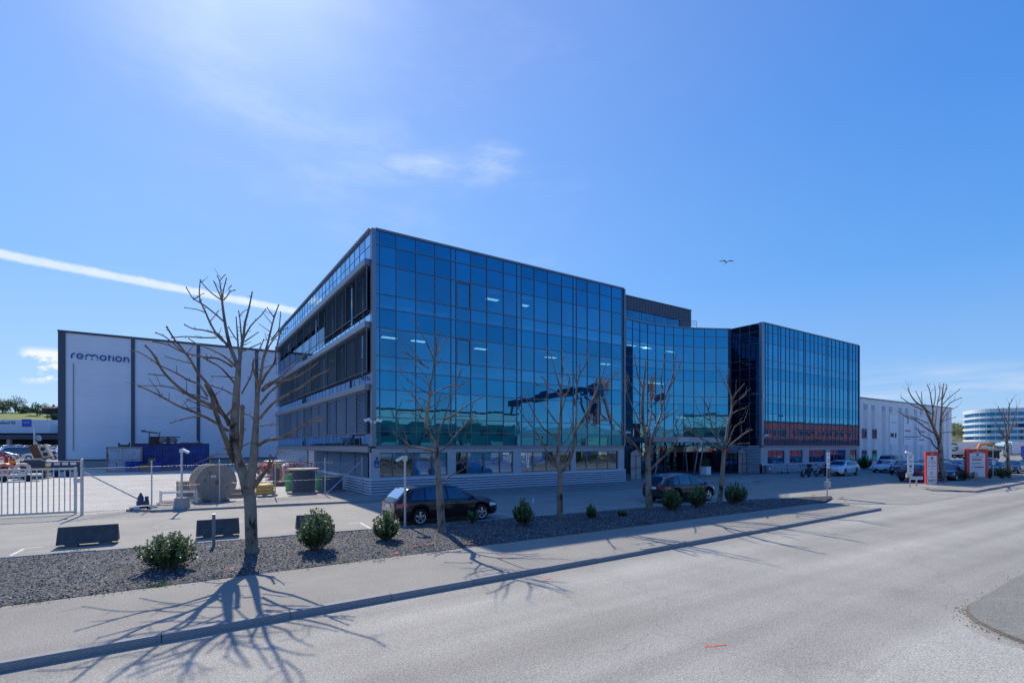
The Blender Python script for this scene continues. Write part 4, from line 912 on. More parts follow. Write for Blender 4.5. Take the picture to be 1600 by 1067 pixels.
tree('bare tree with many upright shoots in front of the main glass front', (875, 811), Dc,
     [([(300, 858), (300, 800), (298, 700), (300, 600), (300, 545)], 27, 19), ([(300, 560), (286, 500), (290, 420), (288, 330), (300, 250)], 17, 12)],
     [([(308, 548), (350, 500), (375, 440), (385, 370), (395, 300), (440, 220), (480, 150), (520, 60), (545, -5)], 15, 5), (E2D([(545, 720), (568, 660), (592, 590)]), 5, 3), ([(393, 305), (400, 200), (400, 100), (405, 0)], 9, 7), (E2D([(405, 725), (430, 650), (460, 600), (476, 500)]), 7, 4), (E2D([(405, 735), (392, 690), (388, 655)]), 5, 3), (E2D([(430, 660), (424, 620), (425, 590)]), 4, 3), ([(300, 255), (305, 150), (305, 50), (308, 0)], 12, 8), (E2D([(308, 725), (318, 640), (312, 590), (322, 553)]), 8, 4), (E2D([(305, 760), (285, 690), (262, 610), (245, 543)]), 7, 4), (E2D([(300, 800), (280, 770), (220, 740), (205, 690), (180, 676)]), 7, 4), (E2D([(218, 738), (175, 735), (145, 710)]), 4, 3), (E2D([(320, 800), (355, 760), (362, 700), (345, 655)]), 6, 3),
      ([(288, 345), (240, 310), (190, 270), (130, 170), (85, 80)], 8, 3), ([(280, 520), (250, 470), (215, 420), (200, 390), (170, 330), (110, 250), (60, 190), (38, 130)], 11, 3), ([(200, 385), (130, 330), (60, 335)], 5, 3), ([(300, 455), (340, 430), (370, 360)], 6, 3), ([(398, 362), (450, 355), (506, 348)], 5, 3), ([(300, 385), (350, 340), (372, 260), (365, 228)], 6, 3), ([(290, 250), (230, 170), (215, 80), (232, 40)], 6, 3), ([(420, 255), (470, 200), (530, 20)], 6, 3), ([(440, 220), (500, 120), (515, 40)], 5, 3), ([(308, 170), (340, 80), (350, 20), (362, -40)], 6, 3)], 33, .8, twigs=1.7)
tree('bare tree with rough dark trunk partly hiding the dark electric car', (1014, 798), Dc,
     [([(864, 800), (860, 760), (855, 700), (852, 600), (850, 520), (846, 430)], 29, 19)],
     [([(846, 450), (835, 340), (820, 250), (815, 150), (820, 50), (825, 0)], 16, 9), (E2D([(825, 725), (832, 640), (836, 572)]), 8, 4), (E2D([(822, 765), (790, 680), (772, 600), (768, 540)]), 7, 4), (E2D([(818, 800), (750, 730), (715, 670)]), 5, 3), ([(865, 440), (880, 340), (905, 250), (935, 180), (930, 100), (940, 20)], 12, 6), (E2D([(938, 750), (932, 690), (945, 620), (962, 528)]), 7, 4), (E2D([(930, 880), (975, 760), (1010, 650), (1027, 530)]), 7, 3), (E2D([(975, 765), (1030, 660), (1060, 568)]), 6, 3), ([(868, 530), (920, 480), (960, 440), (1000, 390), (1050, 330), (1086, 290)], 10, 4), ([(882, 430), (930, 370), (945, 310), (1000, 290), (1050, 200)], 7, 3),
      ([(842, 485), (800, 430), (770, 380), (720, 330), (650, 240), (600, 190)], 10, 3), ([(775, 385), (725, 360), (690, 300), (680, 240)], 5, 3), ([(822, 265), (780, 200), (740, 110), (715, 40)], 7, 3), ([(845, 300), (865, 220), (870, 120), (862, 40), (870, -50)], 9, 4), ([(870, 110), (880, 30), (875, -45)], 5, 3), ([(905, 255), (960, 210), (1010, 180), (1040, 160)], 6, 3), ([(880, 345), (925, 250), (970, 130), (985, 60)], 6, 3), ([(838, 350), (790, 290), (770, 240), (765, 190)], 6, 3), ([(858, 440), (862, 360), (858, 290)], 10, 7)], 44, .7, twigs=1.7)
tree('smallest bare tree of the near row, right of the dark electric car', (1123, 789), Dc,
     [([(1294, 760), (1300, 700), (1310, 620), (1320, 480), (1326, 410)], 19, 15)],
     [([(1316, 412), (1240, 370), (1170, 330), (1100, 270), (1060, 235)], 9, 3), ([(1322, 405), (1270, 330), (1250, 270), (1235, 200), (1220, 140), (1180, 80)], 9, 3), ([(1328, 405), (1340, 330), (1350, 250), (1372, 170), (1372, 80)], 12, 7), (E2D([(1372, 800), (1350, 730), (1340, 660)]), 7, 3), (E2D([(1365, 775), (1320, 700), (1295, 620)]), 5, 3), ([(1345, 395), (1400, 350), (1450, 310), (1500, 285)], 9, 4), ([(1355, 365), (1390, 270), (1450, 232)], 6, 3), ([(1375, 185), (1420, 160), (1460, 150)], 5, 3), ([(1376, 120), (1430, 90), (1462, 65)], 5, 3), (E2D([(1372, 830), (1400, 780), (1452, 718)]), 6, 3), ([(1350, 385), (1420, 372), (1482, 370)], 5, 3), ([(1325, 375), (1290, 310), (1320, 250), (1330, 210)], 6, 3), ([(1240, 225), (1180, 190), (1150, 140)], 4, 3), ([(1230, 160), (1240, 110), (1250, 70)], 4, 3), (E2D([(1372, 870), (1420, 810), (1462, 775)]), 5, 3)], 55, .6, twigs=1.7)
Fc = (1300, 600, 16/3)
G2 = 'bare trees by the pylon signs'
tree('bare tree with a broad crown behind the narrow pylon sign', (1474, 752.5), Fc,
     [([(932, 812), (924, 760), (912, 680), (905, 560), (890, 450)], 27, 19)],
     [([(888, 545), (840, 500), (820, 460), (740, 420), (720, 380), (695, 365)], 10, 4), ([(740, 437), (680, 440), (608, 440)], 5, 3), ([(890, 470), (850, 370), (830, 320), (800, 260), (770, 200), (700, 150), (655, 90), (635, 40)], 18, 4), ([(845, 405), (760, 350), (700, 300), (640, 285), (562, 232)], 9, 4), ([(800, 325), (700, 285), (598, 262)], 6, 4), ([(760, 215), (660, 170), (578, 112)], 7, 4), ([(835, 320), (840, 220), (830, 150), (815, 60), (793, 5)], 9, 3), ([(902, 470), (905, 340), (910, 260), (915, 170), (920, 80), (930, 0)], 15, 4), ([(910, 325), (960, 240), (1040, 190)], 6, 3), ([(915, 260), (980, 160), (1080, 113)], 6, 3), ([(918, 175), (980, 110), (1066, 43)], 5, 3), ([(906, 410), (950, 400), (1032, 402)], 6, 3), ([(858, 345), (870, 230), (880, 150), (900, 60), (888, 10)], 8, 3), ([(762, 205), (750, 150), (745, 70)], 5, 3), ([(828, 250), (760, 180), (698, 60)], 6, 3), ([(915, 310), (980, 290), (1030, 275)], 5, 3), ([(840, 200), (860, 120), (858, 20)], 5, 3), ([(918, 130), (945, 60), (955, 5)], 5, 3), ([(880, 150), (930, 90), (960, 30)], 5, 3)], 66, .5, G2, twigs=1.0)
tree('thin bare tree at the right edge near the white round building', (1577, 746.5), Fc,
     [([(1478, 786), (1474, 720), (1468, 640), (1460, 560), (1455, 455)], 17, 12)],
     [([(1456, 460), (1400, 380), (1330, 268)], 7, 3), ([(1460, 440), (1440, 330), (1400, 230), (1385, 190)], 7, 3), ([(1464, 450), (1470, 330), (1465, 220), (1496, 138)], 8, 3), ([(1468, 440), (1505, 330), (1542, 183)], 7, 3), ([(1458, 485), (1420, 470), (1388, 468)], 5, 3), ([(1472, 405), (1500, 370), (1545, 338)], 5, 3), ([(1440, 440), (1390, 400), (1350, 390)], 5, 3), ([(1466, 330), (1430, 250), (1425, 200)], 5, 3), ([(1490, 380), (1530, 330), (1560, 300)], 5, 3), ([(1466, 300), (1480, 220), (1475, 160)], 4, 3)], 77, .4, G2, twigs=1.3)

# ================================================================== SHRUBS
LEAF = []
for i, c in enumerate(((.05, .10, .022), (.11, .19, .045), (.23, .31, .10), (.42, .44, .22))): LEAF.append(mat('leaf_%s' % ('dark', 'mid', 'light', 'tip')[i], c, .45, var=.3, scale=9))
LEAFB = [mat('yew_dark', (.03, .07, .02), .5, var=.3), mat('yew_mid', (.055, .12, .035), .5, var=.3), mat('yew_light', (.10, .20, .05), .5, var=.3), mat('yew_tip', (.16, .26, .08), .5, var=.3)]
def shrub(label, px, py, wpx, hpx, seed, shoots=90, mats=None, group='evergreen shrubs in the gravel bed', leaf=.068, z=.06, cat='shrub', name='shrub', deep=1.0):
    r_ = random.Random(seed); x0, y0 = gp(px, py, z); K = F/depth(x0, y0); w, h = wpx/K/2*1.06, hpx/K*1.06
    to = thing(name, label, cat, (x0, y0, z), 0, group); fo, stm = MB(), MB(); mats = mats or LEAF
    for k in range(shoots):
        a = r_.uniform(0, 2*PI); q = r_.random()**.6; top = h*(1-.42*q*q)*r_.uniform(.72, 1.06); rr = w*q*r_.uniform(.85, 1.05)
        b = Vector((math.cos(a)*w*.16*q, math.sin(a)*w*.16*q*deep, 0)); tip = Vector((math.cos(a)*rr, math.sin(a)*rr*deep, max(.12*h, top*(1-.25*(r_.random() < .25))))); mid = b.lerp(tip, .55)+Vector((math.cos(a)*rr*.18, math.sin(a)*rr*.18*deep, -.02*h))
        stm.tube([b, mid, tip], [.008, .006, .003], 4)
        for j in range(int(40*h/.9+16)):
            t = .22+.78*r_.random()**.8; c = mid.lerp(tip, (t-.5)*2) if t > .5 else b.lerp(mid, t*2)
            th = r_.uniform(0, 2*PI); up = r_.uniform(.1, .9)+.5*(t > .85); d = Vector((math.cos(th), math.sin(th), up)).normalized(); l = leaf*r_.uniform(.7, 1.25); s_ = d.cross(Vector((r_.gauss(0, .5), r_.gauss(0, .5), 1))).normalized()*l*.27; e = c+d*l
            m_ = c.lerp(e, .55)
            mi = 3 if t > .9 and r_.random() < .6 else (2 if t > .75 and r_.random() < .7 else (0 if t < .55 or r_.random() < .3 else 1))  # inner leaves darker; pale tips put the sunlit tops into leaf colour
            fo.add([c, m_+s_, e, m_-s_], [(0, 1, 2, 3)], mi)
    fo.build('foliage', mats, to, norm=False); stm.build('stems', TWIG, to, norm=False); return to
shrub('widest light tipped shrub at the left end of the gravel bed', 263, 889, 82, 55, 1, 120)
shrub('tall rounded shrub right of the largest tree trunk', 494, 861, 60, 62, 2, 110)
shrub('rounded shrub left of the thin camera pole', 604, 845, 44, 45, 3, 95)
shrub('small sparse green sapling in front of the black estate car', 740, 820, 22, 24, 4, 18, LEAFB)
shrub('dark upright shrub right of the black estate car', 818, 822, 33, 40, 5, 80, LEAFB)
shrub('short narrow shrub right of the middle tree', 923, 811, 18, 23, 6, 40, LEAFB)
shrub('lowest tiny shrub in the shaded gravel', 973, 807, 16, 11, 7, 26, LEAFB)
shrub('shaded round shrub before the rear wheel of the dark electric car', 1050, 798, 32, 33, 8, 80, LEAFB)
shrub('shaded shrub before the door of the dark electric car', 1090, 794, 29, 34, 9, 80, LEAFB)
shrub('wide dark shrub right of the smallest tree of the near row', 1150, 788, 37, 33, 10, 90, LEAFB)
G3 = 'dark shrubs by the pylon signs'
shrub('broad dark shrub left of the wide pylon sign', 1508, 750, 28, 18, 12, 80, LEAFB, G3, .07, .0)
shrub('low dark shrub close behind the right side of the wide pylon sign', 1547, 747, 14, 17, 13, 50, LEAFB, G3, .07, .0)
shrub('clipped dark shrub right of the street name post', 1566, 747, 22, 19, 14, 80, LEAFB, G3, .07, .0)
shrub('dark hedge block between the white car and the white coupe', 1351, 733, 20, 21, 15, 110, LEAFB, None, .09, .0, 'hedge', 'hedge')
# ================================================================== VEHICLES
def paint(name, col, rough=.22, metal=.0): return mat(name, col, rough, metal, var=.03, scale=1.0, coat=.7, spec=.3)
P_BLACK = paint('paint_black', (.012, .012, .015)); P_WHITE = paint('paint_white', (.72, .73, .75)); P_NAVY = paint('paint_navy', (.02, .035, .075)); P_GREY = paint('paint_grey', (.09, .11, .14), .25, .5); P_SILVER = paint('paint_silver', (.42, .45, .48), .25, .6); P_BLUE = paint('paint_blue', (.03, .10, .30)); P_BROWN = paint('paint_brown', (.022, .018, .018)); P_RED = paint('paint_red', (.35, .02, .02))
CARGLASS = glass_mat('car_glass', (.50, .62, .74), None, .17, .65, back=(.008, .022, .036), blend=.35)
CARGLASS_L = glass_mat('car_glass_bright', (.85, .95, .98), None, .42, .92, back=(.20, .26, .27), blend=.4)
RIM = mat('alloy_rim', (.62, .63, .66), .25, .85, var=.05); LAMP = mat('lamp_glass', (.62, .66, .70), .12, .1, var=.1, coat=1.0); TAIL = mat('tail_lamp', (.62, .012, .025), .18, var=.1, coat=1.0); TRIMB = mat('black_trim', (.012, .012, .013), .45, var=.1); UNDER = mat('underbody', (.006, .006, .007), .9, var=.1)
def lerpf(tab):
    def f(x):
        if x <= tab[0][0]: return tab[0][1]
        for (a, b), (c, d) in zip(tab, tab[1:]):
            if x <= c: return b+(d-b)*(x-a)/(c-a) if c > a else d
        return tab[-1][1]
    return f
def soft(tab, r): f = lerpf(tab); return lambda x: (f(x-r)+f(x-r*.5)+f(x)*2+f(x+r*.5)+f(x+r))/6
class Car:
    def __init__(s, L, Wd, top, belt, yt, wr, xw, zb=.21, r_front=.55, r_rear=.45, flat_top=.05):
        s.L, s.W, s.wr, s.xw, s.zb0 = L, Wd/2, wr, xw, zb
        s.top = soft(top, .06); s.belt_ = soft(belt, .05); s.yt_ = soft(yt, .06); s.rf, s.rr = r_front, r_rear; s.ft = flat_top
    def w(s, x):
        h = s.L/2
        if x > h-s.rf: t = (x-(h-s.rf))/s.rf; return s.W*(1-.30*t**2.6)
        if x < -h+s.rr: t = (-h+s.rr-x)/s.rr; return s.W*(1-.17*t**2.6)
        return s.W
    def zb(s, x):
        h = s.L/2; z = s.zb0+.10*max(0, (abs(x)-(h-.5))/.5)**2
        for xw in s.xw:
            d = abs(x-xw); R_ = s.wr+.055
            if d < R_: z = max(z, s.wr+math.sqrt(R_*R_-d*d))
        return z
    def belt(s, x): return min(s.belt_(x), s.top(x)-s.ft-.015)
    def sec(s, x):
        tt = max(0, (abs(x)-(s.L/2-.16))/.16)**2; w, zb, zt = s.w(x)*(1-.07*tt), s.zb(x)+.14*tt, s.top(x)-.09*tt; bl = max(s.belt(x)-.09*tt, zb+.06); yt = min(s.yt_(x)*w, w*.93)
        pts = [(w*.90, zb)]
        for f, k in ((.10, .975), (.28, .995), (.52, 1.0), (.74, .99), (.90, .972), (1.0, .945)): pts.append((w*k, zb+(bl-zb)*f))
        e = max(bl+.01, zt-s.ft)
        for f in (.33, .66): pts.append((w*.945+(yt-w*.945)*f+w*.012, bl+(e-bl)*f))
        pts += [(yt, e), (yt*.88, e+(zt-e)*.55), (yt*.6, e+(zt-e)*.86), (yt*.3, e+(zt-e)*.97), (0, zt)]
        return pts
    def side_y(s, x, z):
        P = s.sec(x)
        for (y0, z0), (y1, z1) in zip(P, P[1:10]):
            if z <= z1 and z1 > z0: t = max(0, (z-z0)/(z1-z0)); return y0+(y1-y0)*t
        return P[9][0]
    def top_z(s, x, y):
        P = s.sec(x)[9:]
        for (y0, z0), (y1, z1) in zip(P, P[1:]):
            if y >= y1: t = (y0-y)/(y0-y1) if y0 > y1 else 0; return z0+(z1-z0)*max(0, t)
        return P[-1][1]
    def body(s):
        h = s.L/2; xs = {round(-h+s.L*i/46, 4) for i in range(47)}
        for xw in s.xw:
            for i in range(-12, 13): xs.add(round(xw+(s.wr+.056)*math.sin(PI/2*i/12), 4))
        xs = sorted(x for x in xs if -h <= x <= h); mb = MB(); n = len(s.sec(0)); full = 2*n-1
        for x in xs:
            P = s.sec(x); mb.v += [(x, y, z) for y, z in P] + [(x, -y, z) for y, z in P[-2::-1]]
        for i in range(len(xs)-1):
            for k in range(full-1): mb.f.append((i*full+k, i*full+k+1, (i+1)*full+k+1, (i+1)*full+k)); mb.m.append(0)
            mb.f.append((i*full+full-1, i*full, (i+1)*full, (i+1)*full+full-1)); mb.m.append(1)
        mb.f.append(tuple(range(full))); mb.m.append(0); e = (len(xs)-1)*full; mb.f.append(tuple(range(e+full-1, e-1, -1))); mb.m.append(0)
        return mb
    def side_patch(s, mb, xb, xt, zlo, zhi, off=.006, nx=10, nz=4, sides=(1, -1), mi=0):
        for sg in sides:
            g = []
            for j in range(nz+1):
                t = j/nz
                for i in range(nx+1):
                    u = i/nx; x = (xb[0]*(1-t)+xt[0]*t)*(1-u)+(xb[1]*(1-t)+xt[1]*t)*u; z0, z1 = zlo(x), zhi(x); z = z0+(max(z1, z0+.004)-z0)*t
                    g.append((x, sg*(s.side_y(x, z)+off), z+.001))
            for j in range(nz):
                for i in range(nx): a = j*(nx+1)+i; mb.quad(g[a], g[a+1], g[a+nx+2], g[a+nx+1], mi)
    def top_patch(s, mb, x0, x1, f=.93, off=.008, nx=8, ny=8, mi=0):
        g = []
        for i in range(nx+1):
            x = x0+(x1-x0)*i/nx; yt = s.sec(x)[9][0]*f
            dz = (s.top(x+.02)-s.top(x-.02))/.04; nn = math.hypot(1, dz)
            for j in range(ny+1): y = yt*(-1+2*j/ny); g.append((x-off*dz/nn, y, s.top_z(x, abs(y))+off/nn))
        for i in range(nx):
            for j in range(ny): a = i*(ny+1)+j; mb.quad(g[a], g[a+1], g[a+ny+2], g[a+ny+1], mi)
def wheel(to, x, y, r, w, sg, spokes=5, rimm=None, dark=False):
    M = Matrix.Translation((x, y, r)) @ Matrix.Rotation(R(90)*-sg, 4, 'X')
    mb = MB(); pr = [(r*.66, -w/2), (r*.90, -w/2), (r*.985, -w/2+.03), (r, -w/4), (r, w/4), (r*.985, w/2-.03), (r*.90, w/2), (r*.66, w/2-.015)]
    mb.lathe(pr, 28, 0, M, cap=False); mb.lathe([(r*.02, -w*.1), (r*.66, -w*.1)], 28, 0, M, cap=False); t = mb.build('wheel', RUBBER, to, smooth=True, norm=False)
    mb = MB(); mb.lathe([(r*.60, w/2-.06), (r*.665, w/2-.02), (r*.665, w/2-.005), (r*.61, w/2-.012)], 28, 0, M, cap=False); mb.lathe([(.001, w/2-.01), (r*.13, w/2-.012), (r*.15, w/2-.03)], 16, 0, M, cap=False)
    for k in range(spokes):
        a = 2*PI*k/spokes+.3; Ms = M @ Matrix.Rotation(a, 4, 'Z'); wd = r*.10
        mb.add([tuple(Ms @ Vector(p)) for p in ((r*.08, -wd, w/2-.015), (r*.08, wd, w/2-.015), (r*.64, wd*1.6, w/2-.022), (r*.64, -wd*1.6, w/2-.022), (r*.08, -wd, w/2-.05), (r*.08, wd, w/2-.05), (r*.64, wd*1.6, w/2-.06), (r*.64, -wd*1.6, w/2-.06))], [(0, 1, 2, 3), (0, 4, 5, 1), (1, 5, 6, 2), (2, 6, 7, 3), (3, 7, 4, 0)])
    mb.build('rim', rimm or RIM, t, smooth=False, norm=False)
def make_car(label, cat, spec, loc, rz, body, name='parked_car', group=None, detail=2, rear_glass=None, rimm=None):
    c = Car(**spec['car']); to = thing(name, label, cat, (loc[0], loc[1], loc[2] if len(loc) > 2 else 0), rz, group); h = c.L/2
    b = c.body().build('body', [body, UNDER], to, smooth=True, norm=True, angle=38)
    for xw in c.xw:
        for sg in (1, -1): wheel(to, xw, sg*(c.W-.125), c.wr, .22, sg, spec.get('spokes', 5), rimm)
    mb = MB(); mb.box(-h+.25, h-.3, -c.W+.36, c.W-.36, c.zb0-.02, c.belt(0)*.75); mb.build('underbody', UNDER, to)
    wl = lambda x: c.belt(x)+.02
    wh_ = lambda x: max(wl(x)+.005, c.top(x)-c.ft-.035)
    for xb, xt in spec['side']:
        for sg in (1, -1): mb = MB(); c.side_patch(mb, xb, xt, wl, wh_, off=.016, nx=14, nz=7, sides=(sg,)); mb.build('side_window', CARGLASS, to, smooth=True, norm=False)
    mb = MB(); c.top_patch(mb, *spec['screen']); mb.build('windscreen', CARGLASS, to, smooth=True, norm=False)
    if 'rear' in spec: mb = MB(); c.top_patch(mb, *spec['rear'], f=.80); mb.build('rear_window', rear_glass or CARGLASS, to, smooth=True, norm=False)
    if 'roof_glass' in spec: mb = MB(); c.top_patch(mb, *spec['roof_glass'], f=.9); mb.build('roof_glass', CARGLASS, to, smooth=True, norm=False)
    x0, x1, z0, z1 = spec['head']
    for sg in (1, -1): mb = MB(); c.side_patch(mb, (x0, x1), (x0+.06, x1), lambda x: z0, lambda x: min(z1, c.belt(x)-.01), .006, 8, 2, (sg,)); mb.quad((h+.006, sg*c.w(h)*.92, z0), (h+.006, sg*c.w(h)*.55, z0+.02), (h+.006, sg*c.w(h)*.55, min(z1, c.top(h)-.13)), (h+.006, sg*c.w(h)*.88, min(z1, c.belt(h)-.10))); mb.build('headlight', LAMP, to, norm=False)
    x0, x1, z0, z1 = spec['tail']
    for sg in (1, -1): mb = MB(); c.side_patch(mb, (x0, x1), (x0, x1-.05), lambda x: z0, lambda x: z1, .006, 8, 2, (sg,)); mb.quad((-h-.006, sg*c.w(-h)*.90, z0), (-h-.006, sg*c.w(-h)*.46, z0+.03), (-h-.006, sg*c.w(-h)*.46, z1-.01), (-h-.006, sg*c.w(-h)*.88, z1)); mb.build('tail_light', TAIL, to, norm=False)
    mb = MB(); zc = spec.get('plate', .62); mb.box(-h-.016, -h-.006, -.26, .26, zc, zc+.12); mb.build('number_plate', PLATE, to)
    mb = MB(); wr_ = c.w(-h); mb.quad((-h-.004, -wr_*.86, .40), (-h-.004, wr_*.86, .40), (-h-.004, wr_*.84, .52), (-h-.004, -wr_*.84, .52)); mb.build('rear_bumper_trim', TRIMB, to, norm=False)
    mb = MB(); mb.box(h+.006, h+.016, -.26, .26, .38, .49); mb.build('number_plate', PLATE, to)
    mb = MB(); wf = c.w(h); mb.quad((h+.005, -wf*.48, .52), (h+.005, wf*.48, .52), (h+.005, wf*.46, c.top(h)-.15), (h+.005, -wf*.46, c.top(h)-.15)); mb.quad((h+.005, -wf*.8, .30), (h+.005, wf*.8, .30), (h+.005, wf*.75, .37), (h+.005, -wf*.75, .37)); mb.build('grille', TRIMB, to, norm=False)
    if detail:
        for sg in (1, -1):
            mb = MB(); x = spec['side'][-1][0][1]-.10; z = c.belt(x)+.07; y = sg*(c.w(x)*.97+.11); mb.ball((x, y, z), (.055, .10, .075), 10, 6); mb.bar((x, sg*c.w(x)*.93, z-.04), (x, y, z-.03), .02, 5); mb.build('wing_mirror', body, to, smooth=True)
            for xh in spec.get('handles', (-.75, .25)):
                mb = MB(); z = c.belt(xh)-.11; y = c.side_y(xh, z); mb.box(xh-.1, xh+.1, sg*y-.012, sg*y+.012+sg*.012, z-.015, z+.015); mb.build('door_handle', body, to)
            mb = MB()                                # door shut lines
            for xd in spec.get('seams', (-1.15, -.25, .95)):
                for k in range(8):
                    za, zb_ = c.zb0+.08+(c.belt(xd)-c.zb0-.1)*k/8, c.zb0+.08+(c.belt(xd)-c.zb0-.1)*(k+1)/8
                    ya, yb = c.side_y(xd, za)+.0035, c.side_y(xd, zb_)+.0035; mb.quad((xd-.006, sg*ya, za), (xd+.006, sg*ya, za), (xd+.006, sg*yb, zb_), (xd-.006, sg*yb, zb_))
            mb.build('door_seams', UNDER, to, norm=False)
        for sg in (1, -1): mb = MB(); c.side_patch(mb, (c.xw[0]+c.wr+.07, c.xw[1]-c.wr-.07), (c.xw[0]+c.wr+.07, c.xw[1]-c.wr-.07), lambda x: c.zb(x)+.0, lambda x: c.zb0+.07, .004, 20, 1, (sg,)); mb.build('sill_trim', TRIMB, to, norm=False)
    return to
S_WAGON = dict(car=dict(L=4.72, Wd=1.83, top=[(-2.36, .97), (-2.30, .99), (-2.22, 1.02), (-1.80, 1.40), (-1.2, 1.455), (-.2, 1.47), (.35, 1.43), (1.22, 1.0), (1.8, .92), (2.2, .78), (2.36, .62)], belt=[(-2.3, .86), (-1.8, .95), (0, .925), (1.15, .90), (2.3, .62)], yt=[(-2.3, .86), (-1.7, .66), (0, .665), (.4, .67), (1.22, .80), (2.3, .86)], wr=.325, xw=(-1.36, 1.43)),
               side=[((-1.78, -1.18), (-1.52, -1.14)), ((-1.12, -.20), (-1.06, -.20)), ((-.12, 1.02), (-.12, .50))], screen=(.46, 1.15), rear=(-2.20, -1.74), head=(1.78, 2.30, .58, .74), tail=(-2.30, -1.86, .72, .87), plate=.68)
S_HATCH = dict(car=dict(L=4.48, Wd=1.86, top=[(-2.24, 1.06), (-2.2, 1.08), (-2.08, 1.12), (-1.78, 1.45), (-1.1, 1.56), (-.2, 1.59), (.35, 1.53), (1.25, 1.05), (1.75, .98), (2.12, .86), (2.24, .68)], belt=[(-2.2, .92), (-1.6, 1.02), (0, .97), (1.2, .96), (2.2, .68)], yt=[(-2.2, .84), (-1.7, .68), (0, .68), (.4, .68), (1.25, .8), (2.2, .86)], wr=.36, xw=(-1.35, 1.38), zb=.24),
               side=[((-1.62, -1.12), (-1.35, -1.08)), ((-1.05, -.15), (-1.0, -.15)), ((-.07, 1.02), (-.07, .50))], screen=(.46, 1.18), rear=(-2.10, -1.80), head=(1.72, 2.2, .70, .84), tail=(-2.18, -1.72, .82, .94), plate=.78)
S_SUV = dict(car=dict(L=4.85, Wd=1.94, top=[(-2.42, 1.12), (-2.36, 1.14), (-2.2, 1.18), (-1.75, 1.50), (-1.1, 1.60), (-.2, 1.62), (.4, 1.56), (1.35, 1.10), (1.95, 1.02), (2.3, .90), (2.42, .70)], belt=[(-2.3, .95), (-1.6, 1.08), (0, 1.02), (1.3, 1.0), (2.4, .70)], yt=[(-2.3, .85), (-1.7, .67), (0, .67), (.4, .68), (1.35, .8), (2.4, .86)], wr=.37, xw=(-1.45, 1.48), zb=.25),
             side=[((-1.75, -1.2), (-1.45, -1.15)), ((-1.1, -.15), (-1.05, -.15)), ((-.07, 1.1), (-.07, .55))], screen=(.5, 1.28), rear=(-2.22, -1.78), head=(1.85, 2.38, .72, .80), tail=(-2.36, -1.85, .88, .98), plate=.72)
S_SEDAN = dict(car=dict(L=4.72, Wd=1.86, top=[(-2.36, .98), (-2.3, 1.0), (-1.85, 1.06), (-1.05, 1.36), (-.3, 1.45), (.3, 1.42), (1.3, .96), (1.85, .88), (2.22, .76), (2.36, .60)], belt=[(-2.3, .88), (-1.6, .95), (0, .92), (1.2, .89), (2.3, .60)], yt=[(-2.3, .86), (-1.8, .78), (-1.0, .66), (.3, .66), (1.3, .8), (2.3, .86)], wr=.34, xw=(-1.4, 1.46), zb=.2),
               side=[((-1.45, -.35), (-1.0, -.30)), ((-.25, 1.02), (-.25, .46))], screen=(.40, 1.22), rear=(-1.80, -1.08), head=(1.8, 2.3, .60, .72), tail=(-2.30, -1.9, .74, .86), plate=.58, handles=(-.7, .25), seams=(-1.2, -.3, 1.0), roof_glass=(-.9, .25))
S_VAN = dict(car=dict(L=5.1, Wd=1.96, top=[(-2.55, 1.0), (-2.5, 1.7), (-2.42, 1.90), (-1.8, 1.95), (.6, 1.95), (1.05, 1.86), (1.75, 1.18), (2.2, 1.05), (2.48, .88), (2.55, .72)], belt=[(-2.5, 1.1), (0, 1.12), (1.7, 1.08), (2.5, .72)], yt=[(-2.5, .8), (0, .8), (1.0, .78), (1.8, .82), (2.5, .86)], wr=.35, xw=(-1.5, 1.6), zb=.25),
             side=[((-2.2, -1.1), (-2.2, -1.1)), ((-1.0, .15), (-1.0, .15)), ((.25, 1.5), (.25, 1.02))], screen=(1.05, 1.68), head=(1.95, 2.48, .72, .88), tail=(-2.48, -2.3, .95, 1.3), plate=.75, handles=(-.3, .5), seams=(-1.05, .2, 1.3))
def car_at(wheels_mid, **k): pass
# --- the two cars in the near bays
make_car('black estate car parked beside the gravel bed behind the slim leaning tree', 'estate car', S_WAGON, (9.36, 19.42), 0, P_BLACK, rear_glass=CARGLASS_L).scale = (1, 1, 1.045)
make_car('dark electric hatchback parked in the shade behind two round shrubs', 'electric car', S_HATCH, (24.0, 18.78), R(-1), P_BROWN)
# --- cars in front of the right block and the car park
g = 'cars parked in front of the white hall'
S_SUV2 = dict(S_SUV); 
make_car('white crossover with black windscreen parked in front of the right glass block', 'crossover', S_SUV, (58.7, 25.3), R(183), P_WHITE, group=g)
S_CPE = dict(S_HATCH); S_CPE['car'] = dict(S_HATCH['car'], L=4.1, top=[(-2.05, 1.04), (-2.0, 1.06), (-1.7, 1.35), (-1.0, 1.5), (-.2, 1.52), (.45, 1.45), (1.25, .98), (1.7, .92), (1.95, .80), (2.05, .64)], xw=(-1.25, 1.3)); S_CPE['head'] = (1.6, 2.0, .62, .76); S_CPE['tail'] = (-1.99, -1.6, .82, .92); S_CPE['rear'] = (-1.95, -1.72)
make_car('small white electric car with black bonnet beside the dark hedge', 'electric car', S_CPE, (69.6, 25.2), R(186), P_WHITE, group=g)
make_car('long black van behind the small white electric car', 'van', S_VAN, (77.5, 27.6), R(184), P_BLACK, 'parked_van', group=g)
make_car('dark navy sport utility car seen from behind, left of the narrow pylon sign', 'car', S_SUV, (55.2, 17.5), R(3), P_NAVY, group=g)
make_car('dark saloon car behind the narrow pylon sign with its bonnet to the drive', 'car', S_SEDAN, (59.7, 16.5), R(177), P_NAVY, group=g)
